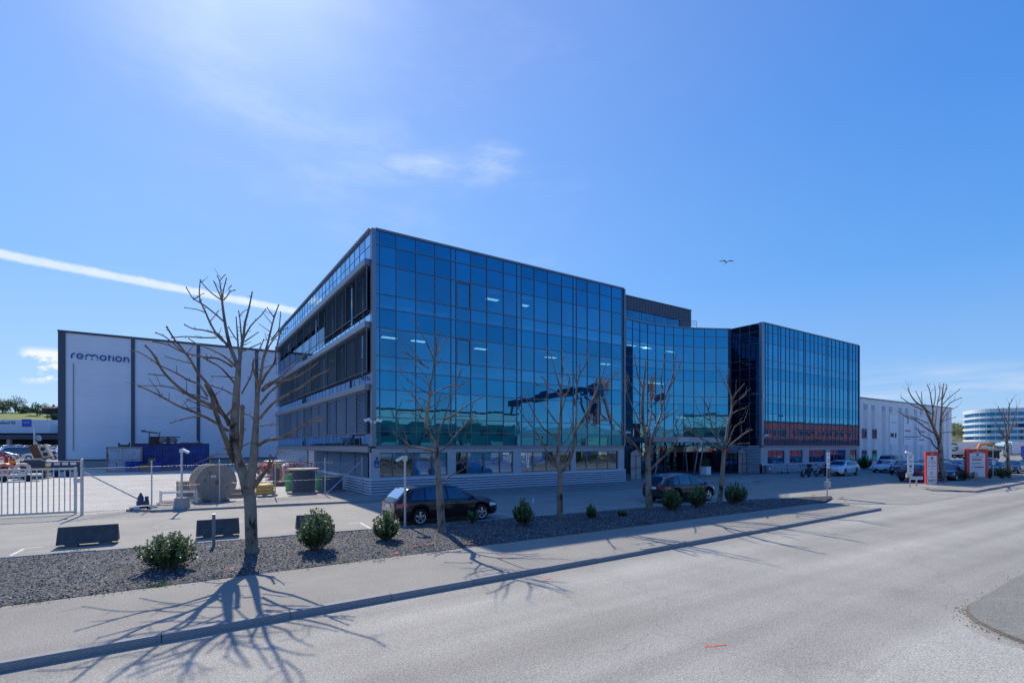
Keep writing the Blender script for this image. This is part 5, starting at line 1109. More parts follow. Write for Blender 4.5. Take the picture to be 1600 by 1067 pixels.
rows = [((67.6, 16.9), 178, S_SEDAN, P_GREY, 'grey saloon car behind the wide pylon sign, nearest the pavement'), ((63.6, 20.2), 181, S_SEDAN, P_NAVY, 'navy saloon car in the second place from the pavement, behind the bare tree'), ((70.2, 22.4), 180, S_SEDAN, P_BLACK, 'black saloon car third from the pavement, behind the narrow pylon sign'), ((68.2, 20.0), 180, S_WAGON, P_SILVER, 'silver estate car in the middle of the car park'), ((74.0, 16.8), 178, S_SEDAN, P_GREY, 'grey saloon car right of the thin tree at the edge of the photo'), ((74.4, 19.8), 180, S_HATCH, P_BLUE, 'blue hatchback in the third row of the car park'), ((74.2, 23.0), 182, S_SEDAN, P_BLACK, 'black saloon car in the third row, before the white hall'), ((80.2, 16.6), 180, S_SEDAN, P_NAVY, 'navy saloon car farthest right near the pavement'), ((81.2, 20.2), 180, S_HATCH, P_BLACK, 'black hatchback in the fourth row of the car park'), ((82.0, 24.0), 181, S_WAGON, P_NAVY, 'navy estate car in the last row against the white hall'), ((87.0, 20.6), 180, S_SUV, P_BLACK, 'black sport utility car in the last row seen between sign and tree'), ((61.2, 19.7), 180, S_SEDAN, P_BLACK, 'black saloon car right behind the navy sport utility car'), ((66.6, 22.3), 181, S_HATCH, P_NAVY, 'navy hatchback between the small white car and the narrow pylon'), ((72.4, 19.7), 180, S_SEDAN, P_BLACK, 'black saloon car between the two pylon signs, third row'), ((79.6, 23.2), 180, S_SUV, P_NAVY, 'navy sport utility car close to the white hall wall'), ((86.5, 16.6), 180, S_WAGON, P_BLACK, 'black estate car right of the thin tree, far row'), ((93.5, 17.0), 180, S_SEDAN, P_GREY, 'grey saloon car at the far right end of the car park')]
protos = {}
def place(pos, rz, spec, pm, label, group, cat='car', z=0):
    key = id(spec)
    if key not in protos: protos[key] = (make_car(label, cat, spec, (*pos, z), R(rz), pm, group=group), pm); return protos[key][0]
    o, pm0 = protos[key]; r = dup(o, (*pos, z), R(rz), label, group); r['category'] = cat
    if pm0 is not pm: recolor(r, {pm0.name: pm})
    return r
for pos, rz, spec, pm, lab in rows: place(pos, rz, spec, pm, lab, g)
# --- left: cars at the dealership beyond the gate
gl = 'cars on the dealership lot'
def gat(px, py, z=0): return gp(px, py, z)
def at_d(px, d): x, y, _ = pd(px, HY, d); return (x, y)
S_WAG2 = dict(S_WAGON); S_VAN2 = dict(S_VAN)
o = make_car('white estate car with a red sticker on its flank left of the warehouse', 'estate car', S_WAG2, (*at_d(66, 78), .95), R(183), P_WHITE, group=None)
mb = MB(); mb.add([(-1.0, 1.02, .7), (-1.35, 1.02, .68), (-1.75, 1.0, 1.05), (-1.4, 1.0, 1.05)], [(0, 1, 2, 3)], 0); mb.add([(-.2, 1.02, .7), (-.75, 1.02, .68), (-.9, 1.0, .9), (-.45, 1.0, .95)], [(0, 1, 2, 3)], 1)
mb.build('sticker', [REDM, P_BLUE], o, norm=False)
make_car('dark van standing left of the white estate car beyond the gate', 'van', S_VAN2, (*at_d(25, 84), 1.0), R(176), P_GREY, 'parked_van')
place(at_d(-6, 74), 184, S_SEDAN, P_SILVER, 'silver saloon car cut off by the left edge of the photo', None, 'car', .9)
cols = [(P_WHITE, 'white'), (P_SILVER, 'silver'), (P_GREY, 'grey'), (P_WHITE, 'white'), (P_BLACK, 'black'), (P_SILVER, 'silver'), (P_BLUE, 'blue'), (P_RED, 'red')]
k = 0
for rowd, z, n, word in ((98, .9, 8, 'nearest'), (112, 1.3, 9, 'middle'), (128, 1.8, 10, 'rear')):
    for i in range(n):
        px = -14+i*(128/n)+rnd.uniform(-2, 2); pm, cn_ = cols[(k*5+i*3) % len(cols)]; k += 1
        place(at_d(px, rowd+rnd.uniform(-1, 1)), 90+rnd.choice((0, 180))+rnd.uniform(-4, 4)-25, (S_HATCH, S_WAGON, S_SEDAN)[(i+k) % 3], pm, 'small distant %s car in the %s row of the dealership lot' % (cn_, word), gl, 'car', z)

# ================================================================== lorries, trailers
def box_van(label, loc, rz, mark=True):
    to = thing('box_lorry', label, 'lorry', loc, rz); 
    mb = MB(); mb.box(-4.2, 3.9, -1.25, 1.25, 1.0, 3.75); b = mb.build('cargo_box', WHITEP, to)
    mb = MB()
    for s in (-1, 1):
        M = Matrix.Translation((-.2, s*1.262, 2.35)) @ Matrix.Rotation(R(90), 4, 'X') if s < 0 else Matrix.Translation((-.2, 1.262, 2.35)) @ Matrix.Rotation(PI, 4, 'Z') @ Matrix.Rotation(R(90), 4, 'X')
        ribbon(mb, arc(0, 0, .82, 40, 335, 24), .42, .01, M); ribbon(mb, [(0, -.12), (.95, -.12)], .36, .012, M)
    mb.build('logo', GREENM, b)
    mint = paint('paint_mint', (.42, .60, .50)); mb = MB(); pr = [(4.05, .75), (6.0, .75), (6.08, 1.5), (5.85, 2.95), (4.9, 3.5), (4.05, 3.5)]; mb.prismY(pr, -1.2, 1.2); cb = mb.build('cab', mint, to, bevel=.06)
    mb = MB(); mb.quad((6.09, -1.05, 1.65), (6.09, 1.05, 1.65), (5.88, 1.0, 2.75), (5.88, -1.0, 2.75)); mb.build('windscreen', CARGLASS, cb, norm=False)
    for s in (-1, 1):
        mb = MB(); mb.quad((4.6, s*1.21, 1.75), (5.8, s*1.21, 1.75), (5.68, s*1.21, 2.65), (4.6, s*1.21, 2.65)); mb.build('side_window', CARGLASS, cb, norm=False)
    mb = MB(); mb.box(-4.2, 5.9, -.9, .9, .55, .98); mb.box(-3.9, 3.6, -1.2, 1.2, .62, .8); mb.build('chassis', mint, to)
    for x in (-2.6, 5.1):
        for s in (-1, 1): wheel(to, x, s*1.08, .5, .3, s, 8)
    return to
x, y = at_d(1597, 118); box_van('mint green lorry with white box and large green ring letter at the right edge', (x, y, .35), R(150))
to = thing('box_trailer', 'parked white box trailer with green round letter right of the white hall', 'trailer', (*at_d(1505, 112), .3), R(-52))
mb = MB(); mb.box(-3.6, 3.6, -1.2, 1.2, .9, 3.7); mb.build('cargo_box', WHITEP, to)
mb = MB(); M = Matrix.Translation((-2.2, -1.215, 2.5)) @ Matrix.Rotation(R(90), 4, 'X'); ribbon(mb, arc(0, 0, .75, 40, 335, 24), .36, .01, M); ribbon(mb, [(0, -.1), (.85, -.1)], .3, .012, M); mb.build('logo', GREENM, to)
mb = MB(); M = Matrix.Translation((0, -1.215, 2.0)) @ Matrix.Rotation(R(90), 4, 'X')
for i in range(4): ribbon(mb, [(.1+i*.7, -.4), (.35+i*.7, .5), (.5+i*.7, -.3)], .05, .008, M)
mb.build('scribble_lettering', mat('pale_grey_marks', (.5, .52, .55), .6), to)
for xx in (-2, -1):
    for s in (-1, 1): wheel(to, xx, s*1.0, .45, .28, s, 6)
mb = MB(); mb.box(-3.5, 3.5, -1, 1, .6, .88); mb.bar((2.8, 0, .0), (2.8, 0, .7), .08, 6); mb.build('chassis', DARK, to)
to = thing('timber_stack', 'stack of pale timber planks on a low trailer behind the wide pylon sign', 'timber', (*at_d(1541, 100), 0), R(-56)); to.scale = (.62, .8, 1)
mb = MB()
for i in range(7):
    for j in range(3): mb.box(-3.2+rnd.uniform(-.5, .3), 3.2+rnd.uniform(-.3, .5), -1.05+i*.3, -.78+i*.3, 2.2+j*.16, 2.34+j*.16)
mb.build('planks', WOODL, to)
mb = MB(); mb.box(-3.2, 3.2, -1.1, 1.1, 1.85, 2.18); mb.box(-3, 3, -.6, .6, .55, 1.84); mb.build('trailer_bed', DARK, to)
for xx in (-2, 2):
    for s in (-1, 1): wheel(to, xx, s*.95, .5, .28, s, 6)
to = thing('excavator', 'orange excavator arm raised behind the timber stack', 'excavator', (*at_d(1541, 108), 0), R(-40))
mb = MB(); mb.tube([(-2.0, 0, 1.8), (-1.2, 0, 3.4), (.2, 0, 3.55)], [.28, .3, .22], 8); mb.tube([(.2, 0, 3.6), (2.4, 0, 2.9)], [.22, .16], 8); mb.build('boom', mat('digger_orange', (.75, .30, .03), .5, var=.2), to)
mb = MB(); mb.prismY([(2.0, 2.2), (2.7, 2.9), (2.9, 2.4), (2.5, 2.0)], -.5, .5); mb.build('bucket', RUST, to)
mb = MB(); mb.box(-3.6, -1.0, -1.1, 1.1, 1.0, 2.4); mb.build('cabin', mat('digger_body', (.7, .28, .03), .5, var=.2), to, bevel=.1)
mb = MB(); mb.box(-3.8, 0, -1.3, -.8, 0, .8); mb.box(-3.8, 0, .8, 1.3, 0, .8); mb.box(-3.2, -.6, -.8, .8, .4, 1.0); mb.build('tracks', DARK, to, bevel=.15)
to = thing('blue_container_trailer', 'blue box trailer cut off by the right edge of the photo', 'trailer', (*at_d(1613, 72), 0), R(-30))
mb = MB(); mb.box(-.6, 2.6, -1.0, 1.0, 1.5, 3.1); mb.build('cargo_box', BLUEP, to)
mb = MB(); mb.box(-.5, 2.5, -.9, .9, .8, 1.48); mb.build('chassis', DARK, to)
for xx in (.2, 1.6):
    for s in (-1, 1): wheel(to, xx, s*.9, .42, .25, s, 6)

# ================================================================== motorcycles and scooters
CHROME = mat('chrome', (.6, .6, .62), .15, .95, var=.05)
def motorcycle(label, loc, rz, screen=True):
    to = thing('motorcycle', label, 'motorcycle', loc, rz, 'motorcycles before the right block')
    def wh2(x):
        M = Matrix.Translation((x, 0, .33)) @ Matrix.Rotation(R(90), 4, 'X'); mb = MB(); r = .33
        mb.lathe([(r*.74, -.05), (r*.9, -.07), (r, -.03), (r, .03), (r*.9, .07), (r*.74, .05)], 26, 0, M, cap=False); t = mb.build('wheel', RUBBER, to, smooth=True, norm=False)
        mb = MB(); mb.lathe([(r*.70, -.04), (r*.76, -.02), (r*.76, .02), (r*.70, .04)], 26, 0, M, cap=False); mb.lathe([(.05, -.06), (.05, .06)], 12, 0, M)
        for k in range(6): a = k*PI/3; mb.bar((x+.04*math.cos(a), 0, .33+.04*math.sin(a)), (x+r*.72*math.cos(a), 0, .33+r*.72*math.sin(a)), .014, 5)
        mb.build('rim', DARK, t, norm=False)
    wh2(.74); wh2(-.72)
    mb = MB(); mb.tube([(.74, .09, .33), (.52, .09, .78), (.40, .09, 1.02)], .028, 8); mb.tube([(.74, -.09, .33), (.52, -.09, .78), (.40, -.09, 1.02)], .028, 8); mb.build('front_fork', CHROME, to, smooth=True)
    mb = MB(); mb.tube([(.42, -.09, 1.04), (.32, -.22, 1.10), (.20, -.40, 1.06)], .016, 6); mb.tube([(.42, .09, 1.04), (.32, .22, 1.10), (.20, .40, 1.06)], .016, 6); mb.ball((.3, .42, 1.2), (.03, .08, .05), 8, 5); mb.ball((.3, -.42, 1.2), (.03, .08, .05), 8, 5); mb.bar((.24, .38, 1.06), (.3, .42, 1.18), .01, 5); mb.bar((.24, -.38, 1.06), (.3, -.42, 1.18), .01, 5); mb.build('handlebar', DARK, to, smooth=True)
    mb = MB(); mb.ball((.12, 0, .86), (.32, .16, .16), 14, 8); mb.ball((.46, 0, .90), (.22, .14, .18), 12, 8); mb.build('fairing', paint('paint_moto', (.10, .11, .12)), to, smooth=True)
    mb = MB(); mb.tube([(-.12, 0, .80), (-.40, 0, .80), (-.78, 0, .88)], [.12, .15, .10], 10); mb.build('seat', DARK, to, smooth=True)
    mb = MB(); mb.box(-.05, .34, -.14, .14, .32, .66); mb.ball((.12, 0, .42), (.24, .17, .16), 12, 8); mb.tube([(.2, .12, .35), (-.2, .16, .26), (-.85, .18, .40)], [.03, .035, .05], 8); mb.tube([(-.72, .08, .33), (-.15, .06, .42)], .03, 6); mb.tube([(-.1, 0, .75), (-.05, 0, .4)], .04, 6); mb.build('engine', mat('engine_dark', (.04, .04, .045), .4, .6), to, smooth=True)
    mb = MB(); mb.box(-1.05, -.68, -.22, .22, .98, 1.26); mb.build('top_case', DARK, to, bevel=.05)
    mb = MB(); mb.box(-.86, -.45, .17, .36, .55, .9); mb.box(-.86, -.45, -.36, -.17, .55, .9); mb.build('side_cases', DARK, to, bevel=.04)
    mb = MB(); mb.ball((.68, 0, .92), (.06, .1, .08), 10, 6); mb.build('headlight', LAMP, to, smooth=True)
    if screen: mb = MB(); mb.quad((.60, -.15, 1.02), (.60, .15, 1.02), (.42, .12, 1.32), (.42, -.12, 1.32)); mb.build('windshield', CARGLASS, to, norm=False)
    mb = MB(); mb.bar((-.1, .12, .36), (-.25, .30, .0), .015, 5); mb.build('side_stand', DARK, to)
x, y = gp(1259, 745.3); motorcycle('touring motorcycle with top case standing before the ground floor windows', (x, y, 0), R(184))
x, y = gp(1284, 744.6); motorcycle('second motorcycle half hidden behind the parking sign post', (x+.6, y+.3, 0), R(168), False)
def scooter(label, loc, rz, pm, grp='rental scooters at the right block'):
    to = thing('electric_scooter', label, 'scooter', loc, rz, grp)
    mb = MB(); mb.box(-.42, .40, -.08, .08, .10, .15); mb.build('deck', DARK, to, bevel=.015)
    mb = MB(); mb.bar((.44, 0, .12), (.33, 0, 1.08), .028, 8); mb.build('stem', pm, to, smooth=True)
    mb = MB(); mb.bar((.33, -.26, 1.09), (.33, .26, 1.09), .018, 6); mb.build('handlebar', DARK, to, smooth=True)
    for xx in (.48, -.45):
        M = Matrix.Translation((xx, 0, .11)) @ Matrix.Rotation(R(90), 4, 'X'); mb = MB(); mb.lathe([(.03, -.03), (.10, -.03), (.11, 0), (.10, .03), (.03, .03)], 16, 0, M); mb.build('wheel', RUBBER, to, smooth=True)
    mb = MB(); mb.tube([(-.55, 0, .2), (-.45, 0, .24), (-.33, 0, .17)], .03, 6); mb.build('mudguard', pm, to)
x, y = gp(1217.5, 739.6, .1); scooter('bright green electric scooter by the corrugated plinth', (x, y, .1), R(190), paint('scooter_green', (.15, .6, .05)))
x, y = gp(1226, 739.8, .1); scooter('dark electric scooter with red stem next to the green scooter', (x, y, .1), R(-10), paint('scooter_red', (.55, .05, .08)))
mb = MB(); x, y = gp(1200.5, 739.5, .1); mb.box(x-.45, x+.45, y-.1, y+.4, .1, 1.0); 
o = tag(mb.build('utility_cabinet', ALU, None, bevel=.03), 'low grey cabinet with pale badge beside the scooters', 'cabinet')
mb = MB(); mb.lathe([(.18, 0), (.18, .01)], 18, 0, Matrix.Translation((x+.1, y-.1, .6)) @ Matrix.Rotation(R(90), 4, 'X')); mb.build('badge', PLATE, o)
# ================================================================== FENCE AND GATE
WIRE = mat('fence_wire', (.50, .51, .52), .5, .6, var=.1)
fpx = [(128, 805), (237, 795), (343, 786), (430, 781), (508, 776), (566, 772.5)]
FP = [gp(*p) for p in fpx]; f0 = FP[0]
fe = thing('chain_link_fence', 'grey chain link fence with round posts and slanted braces along the yard', 'fence', (f0[0], f0[1], 0))
hts = [2.5, 2.36, 2.36, 2.36, 2.36, 2.4]
for (x, y), h, r in zip(FP, hts, (.06, .032, .032, .032, .032, .032)):
    mb = MB(); mb.bar((x-f0[0], y-f0[1], -.05), (x-f0[0], y-f0[1], h), r, 10); mb.ball((x-f0[0], y-f0[1], h), r*1.05, 8, 5); mb.build('post', GALV, fe, smooth=True)
x2, y2 = gp(573.5, 772); mb = MB(); mb.bar((x2-f0[0], y2-f0[1], 0), (x2-f0[0], y2-f0[1], 2.4), .032, 8); mb.build('post', GALV, fe, smooth=True)
def rel(p, z): return (p[0]-f0[0], p[1]-f0[1], z)
mb = MB(); mb.bar(rel(FP[0], 2.0), rel(FP[1], .15), .03, 8); mb.build('brace', GALV, fe, smooth=True)
mb = MB(); mb.bar(rel(FP[5], 2.2), rel(FP[4], .12), .03, 8); mb.build('brace', GALV, fe, smooth=True)
for a, b in zip(FP, FP[1:]):
    A_, B_ = Vector(rel(a, 0)), Vector(rel(b, 0)); d = B_-A_; L_ = d.length; u = d/L_; n = Vector((-u.y, u.x, 0)); mb = MB(); z0, z1 = .06, 2.12; H = z1-z0; step = .10
    for zz in (z0, (z0+z1)/2, z1): mb.tube([A_+Vector((0, 0, zz)), B_+Vector((0, 0, zz))], .0032, 3, cap=False)
    k = -H
    while k < L_:
        for sg in (1, -1):
            s0, s1 = k, k+H; a0, a1 = max(0, s0), min(L_, s1)
            if a1 > a0:
                za, zb_ = (a0-k), (a1-k)
                if sg < 0: za, zb_ = H-za, H-zb_
                mb.tube([A_+u*a0+n*.002*sg+Vector((0, 0, z0+za)), A_+u*a1+n*.002*sg+Vector((0, 0, z0+zb_))], .0034, 3, cap=False)
        k += step
    mb.build('wire_mesh', WIRE, fe, norm=False)
g0 = gp(118, 803.5)
ga = thing('yard_gate', 'galvanised steel sliding gate of upright bars at the left edge', 'gate', (g0[0], g0[1], 0), R(176))
Lg = 9.5
mb = MB(); mb.box(0, Lg, -.035, .035, 2.05, 2.13); mb.box(0, Lg, -.035, .035, .08, .18); mb.box(-.05, .05, -.05, .05, .02, 2.16); mb.box(Lg-.05, Lg+.05, -.04, .04, .02, 2.16); mb.build('gate_frame', GALV, ga)
for i in range(int(Lg/.19)-1): mb = MB(); mb.box(.19*(i+1)-.018, .19*(i+1)+.018, -.018, .018, .18, 2.05); mb.build('bar', GALV, ga)
mb = MB(); mb.box(-.16, .06, -.08, .08, 1.45, 1.65); mb.build('latch', GALV, ga)

# ================================================================== YARD THINGS
def at(px, py, z=0): x, y = gp(px, py, z); return (x, y, z)
# standing drum
x, y, _ = at(334, 784.5); to = thing('cable_drum', 'large empty wooden cable drum standing on its rim, weathered planks facing the road', 'cable drum', (x, y+.5, 0), R(14))
Mx = Matrix.Translation((0, 0, 1.1)) @ Matrix.Rotation(R(90), 4, 'X'); r = 1.03
def plank_disc(mb, r, y0, y1, n=14):
    for i in range(n):
        x0 = -r+2*r*i/n+.003; x1 = -r+2*r*(i+1)/n-.003; seg = 4; lo, hi = [], []
        for k in range(seg+1):
            xx = x0+(x1-x0)*k/seg; q = math.sqrt(max(.0004, r*r-xx*xx)); lo.append((xx, -q)); hi.append((xx, q))
        mb.prismY([(a, b+1.1) for a, b in lo+hi[::-1]], y0, y1)
mb = MB(); plank_disc(mb, r, -.62, -.54); mb.lathe([(r*.99, .535), (r*.99, .56)], 40, 0, Mx); mb.build('front_flange', WOOD, to)
mb = MB(); mb.lathe([(r, -.63), (r, -.55), ], 44, 0, Mx); mb.build('rear_flange', WOODL, to)
mb = MB(); mb.lathe([(.6, -.55), (.6, .53)], 30, 0, Mx, cap=False); mb.build('core', WOOD, to, smooth=True)
mb = MB(); mb.lathe([(.13, .62), (.13, .64), (.03, .65)], 14, 0, Mx); 
for a in range(6): mb.lathe([(.03, .62), (.03, .645)], 8, 0, Mx @ Matrix.Translation((.35*math.cos(a*PI/3), .35*math.sin(a*PI/3), 0)))
mb.lathe([(.08, .62), (.08, .625)], 8, 0, Mx @ Matrix.Translation((-.6, .15, 0))); mb.lathe([(.07, .62), (.07, .625)], 8, 0, Mx @ Matrix.Translation((-.35, .55, 0))); mb.lathe([(.06, .62), (.06, .625)], 8, 0, Mx @ Matrix.Translation((.5, -.3, 0))); mb.build('hub_plate', RUST, to)
mb = MB(); mb.box(-.30, -.06, -.628, -.622, 1.38, 1.50); mb.build('paper_label', WHITEP, to)
mb = MB(); mb.box(-.62, -.30, -.7, .62, 0, .14); mb.box(.30, .62, -.7, .62, 0, .14); mb.build('chock', DARK, to)
def drum(label, px, py, rf, rc, h, cm, seed=0):
    x, y, _ = at(px, py); to = thing('cable_drum', label, 'cable drum', (x, y+rf*.6, 0), R(20*seed))
    mb = MB(); mb.lathe([(rf, h-.09), (rf, h)], 36); mb.lathe([(.12, h), (.12, h+.02)], 12); mb.build('top_flange', WOODL, to)
    mb = MB(); mb.lathe([(rf, .05), (rf, .13)], 36); mb.build('bottom_flange', WOOD, to)
    mb = MB(); pr = []; n = int((h-.25)/.05)
    for i in range(n): z = .14+(h-.24)*i/n; pr += [(rc, z), (rc+.022, z+.025)]
    mb.lathe(pr, 30, 0, cap=False); mb.build('wound_cable', cm, to, smooth=True, norm=False)
drum('tall cable drum wound with black cable, lying flat beside the green barrel', 477, 772, .99, .70, 1.66, mat('black_cable', (.022, .026, .035), .5, var=.2), 1)
drum('low cable drum wound with dark blue cable near the building corner', 522, 769, .86, .68, 1.12, mat('blue_cable', (.02, .045, .13), .45, var=.2), 2)
def barrel(label, px, py, h, r, m, dz=0):
    x, y, _ = at(px, py); to = thing('barrel', label, 'barrel', (x, y+r, dz)); mb = MB(); pr = [(r*.96, 0), (r, .03)]
    for f in (.33, .66): pr += [(r, h*f-.03), (r*1.04, h*f), (r, h*f+.03)]
    pr += [(r, h-.03), (r*1.02, h-.015), (r*.97, h), (r*.94, h-.03)]; mb.lathe(pr, 24); mb.build('drum_body', m, to, smooth=True)
    mb = MB(); mb.lathe([(.05, h-.03), (.05, h+.015)], 10, 0, Matrix.Translation((r*.5, 0, 0))); mb.build('bung', DARK, to)
barrel('green barrel left of the tall black cable drum', 458, 767, 1.18, .42, GREENP); barrel('green barrel between the black and the blue cable drum', 505, 766, 1.12, .42, GREENP)
# yellow sacks on a pallet
def pallet(label, px, py, w, d, rz, h=.14, group='wooden pallets in the yard', dz=0):
    x, y, _ = at(px, py); to = thing('pallet', label, 'pallet', (x, y, dz), rz, group); mb = MB()
    for i in range(7): mb.box(-w/2, w/2, -d/2+d*i/7+.01, -d/2+d*(i+1)/7-.03, h-.02, h)
    mb.build('deck_boards', WOODL, to); mb = MB()
    for xx in (-w/2+.05, 0, w/2-.05): mb.box(xx-.05, xx+.05, -d/2, d/2, 0, h-.022)
    mb.build('bearers', WOODL, to); return x, y
x, y = pallet('pallet under the yellow sacks', 414, 775, 1.25, 1.0, R(5))
YSACK = mat('yellow_sack', (.72, .42, .02), .6, var=.2, scale=5, bump=.5, bscale=8)
for i in range(3):
    to = thing('sack', ('lowest', 'middle', 'topmost')[i]+' bulging yellow sack of the pile on the pallet', 'sack', (x, y, .14+.21*i), R(rnd.uniform(-10, 10)), 'yellow sacks on a pallet'); mb = MB(); nu, nv = 18, 8
    for j in range(nv+1):
        v = PI*j/nv
        for k in range(nu):
            a = 2*PI*k/nu; q = math.sin(v)**.45; w = .08*noise.noise(Vector((math.cos(a)*2, math.sin(a)*2, i*3+j*.5))); ce = math.copysign(abs(math.cos(a))**.6, math.cos(a)); se = math.copysign(abs(math.sin(a))**.6, math.sin(a))
            mb.v.append(((.60-.05*i+w)*q*ce, (.44+w)*q*se, .115-.115*math.cos(v)*1.05+w*.25))
    for j in range(nv):
        for k in range(nu): mb.f.append((j*nu+k, j*nu+(k+1) % nu, (j+1)*nu+(k+1) % nu, (j+1)*nu+k)); mb.m.append(0)
    mb.build('sack_cloth', YSACK, to, smooth=True)
# red lattice frames with hoses
def lattice(label, px, py, w, d, h, seed):
    r_ = random.Random(seed); x, y, _ = at(px, py); to = thing('steel_basket', label, 'steel basket', (x, y, 0), R(r_.uniform(-8, 8)), 'red steel baskets with hoses'); mb = MB(); q = .035
    for a in (-w/2, w/2):
        for b in (-d/2, d/2): mb.box(a-q, a+q, b-q, b+q, 0, h)
    for z in (.12, h*.35, h*.65, h-.04):
        for b in (-d/2, d/2): mb.box(-w/2, w/2, b-q*.8, b+q*.8, z-q*.8, z+q*.8)
        for a in (-w/2, w/2): mb.box(a-q*.8, a+q*.8, -d/2, d/2, z-q*.8, z+q*.8)
    for k in range(5): mb.box(-w/2+w*(k+1)/6-.015, -w/2+w*(k+1)/6+.015, -d/2-.02, -d/2+.02, .1, h*.65)
    mb.build('frame', REDP, to)
    for k, m in enumerate((ORANGEP, DARK, mat('hose_cream', (.6, .52, .4), .6), REDP)):
        mb = MB(); ox, oz = r_.uniform(-w*.25, w*.25), h*.55+r_.uniform(-.1, .3); pts = [(ox+.33*math.cos(t*.5), -.1+.05*k+r_.uniform(-.08, .08), oz+.30*math.sin(t*.5)+.01*t) for t in range(26)]
        mb.tube(pts, .05, 6); mb.build('hose', m, to, smooth=True)
lattice('red steel basket with coiled hoses behind the yellow sacks', 409, 757, 1.75, 1.2, 1.8, 1); lattice('red steel basket behind the tall black cable drum', 470, 755.5, 2.1, 1.2, 1.75, 2)
x, y, _ = at(437, 748); to = thing('cabinet_box', 'pale grey site box with flat lid behind the red baskets', 'storage box', (x+.2, y+.4, 0), R(4)); mb = MB(); mb.box(-1.1, 1.1, -.7, .7, .08, 1.62); mb.build('box_body', mat('site_box', (.40, .37, .33), .7, var=.15), to); mb = MB(); mb.box(-1.35, 1.35, -.85, .85, 1.63, 1.72); mb.build('lid', WHITEP, to)
to = thing('orange_hose_coil', 'orange ribbed hose arched over a wooden post', 'hose', (*gp(431, 757), 0)); mb = MB(); mb.tube([(-.35, 0, 1.2), (-.3, 0, 1.6), (0, 0, 1.75), (.3, 0, 1.5), (.36, 0, 1.0), (.3, 0, .3)], .13, 8); mb.build('hose', mat('hose_orange', (.72, .30, .03), .5, var=.25, scale=20), to, smooth=True); mb = MB(); mb.box(-.2, .25, -.12, .12, 0, 1.3); mb.build('stand', RUST, to)
to = thing('white_bundle', 'white wrapped bundle standing between the pale box and the black drum', 'bundle', (*gp(446, 754), 0)); mb = MB(); mb.tube([(0, 0, 0), (.03, 0, .5), (0, 0, 1.0), (.02, 0, 1.45), (0, 0, 1.6)], [.36, .42, .38, .40, .2], 10); mb.build('wrapping', mat('white_film', (.6, .6, .62), .35, var=.15, bump=.6, bscale=9), to, smooth=True); mb = MB(); mb.box(-.45, .45, -.4, .4, 0, .13); mb.build('base', WOODL, to)
to = thing('cable_heap', 'heap of rusty brown cables lying left of the green barrel', 'cable heap', (*gp(441, 759), 0)); mb = MB()
for k in range(16): a = rnd.uniform(0, 6); mb.tube([(rnd.uniform(-1, 1), rnd.uniform(-.5, .5), rnd.uniform(.05, .3)) for _ in range(5)], .05, 5)
mb.build('cables', RUST, to, smooth=True)
to = thing('wooden_crate', 'brown wooden crate left of the standing cable drum', 'crate', (*gp(300, 777), 0), R(6)); mb = MB(); mb.box(-.75, 1.0, -.5, .5, .1, 1.0); mb.build('boards', mat('crate_wood', (.20, .15, .12), .85, var=.25, scale=3, stretch=(1, 1, 8)), to); mb = MB()
for xx in (-.7, .1, .95): mb.box(xx-.05, xx+.05, -.53, -.503, .1, 1.0)
mb.box(-.75, 1.0, -.5, .5, 0, .098); mb.build('battens', WOODL, to)
to = thing('wooden_crate', 'low brown crate right of the standing cable drum', 'crate', (*gp(366, 777), 0), R(-5)); mb = MB(); mb.box(-.45, .45, -.4, .4, .06, .52); mb.build('boards', mat('crate_wood', (.2, .15, .12)), to); mb = MB(); mb.box(-.47, .47, -.43, -.402, .2, .3); mb.box(-.4, .4, -.38, .38, 0, .058); mb.build('battens', WOODL, to)
pallet('pallet with a red mat under the white frame', 276, 788, 1.7, 1.0, R(6)); x, y, _ = at(277, 788)
to = thing('tubular_rack', 'white tubular frame lying on the pallet at the kerb', 'metal frame', (x+.05, y, .145), R(6)); mb = MB()
for z in (.05, .52):
    for yy in (-.38, .38): mb.box(-.78, .78, yy-.03, yy+.03, z-.03, z+.03)
for xx in (-.78, .78):
    for yy in (-.38, .38): mb.box(xx-.03, xx+.03, yy-.03, yy+.03, .0, .62)
mb.build('tubes', WHITEP, to); mb = MB(); mb.box(-.6, .55, -.3, .3, .0, .06); mb.build('red_mat', mat('red_mat', (.42, .07, .03), .8, var=.4, scale=6), to)
x, y, _ = at(223, 797); to = thing('small_pump', 'small blue pump unit on black feet by the fence brace', 'pump', (x, y, 0), R(10)); to.scale = (.8, .8, .85); mb = MB(); mb.box(-.3, .3, -.2, .2, .3, .55); mb.lathe([(.16, .55), (.16, .75), (.10, .85), (.05, 1.0)], 12, 0, Matrix.Translation((-.1, 0, 0))); mb.lathe([(.10, .55), (.10, .8)], 10, 0, Matrix.Translation((.2, 0, 0))); mb.build('pump_body', mat('pump_blue', (.03, .06, .14), .5, var=.2), to); mb = MB(); mb.box(-.55, .6, -.3, .3, .12, .22); mb.box(-.62, -.25, -.35, .35, 0, .2); mb.box(.25, .68, -.35, .35, 0, .2); mb.build('feet', DARK, to); [MB().box(a, a+.3, -.37, -.355, .12, .29).build('pale_panel', PLATE, to) for a in (-.5, .3)]
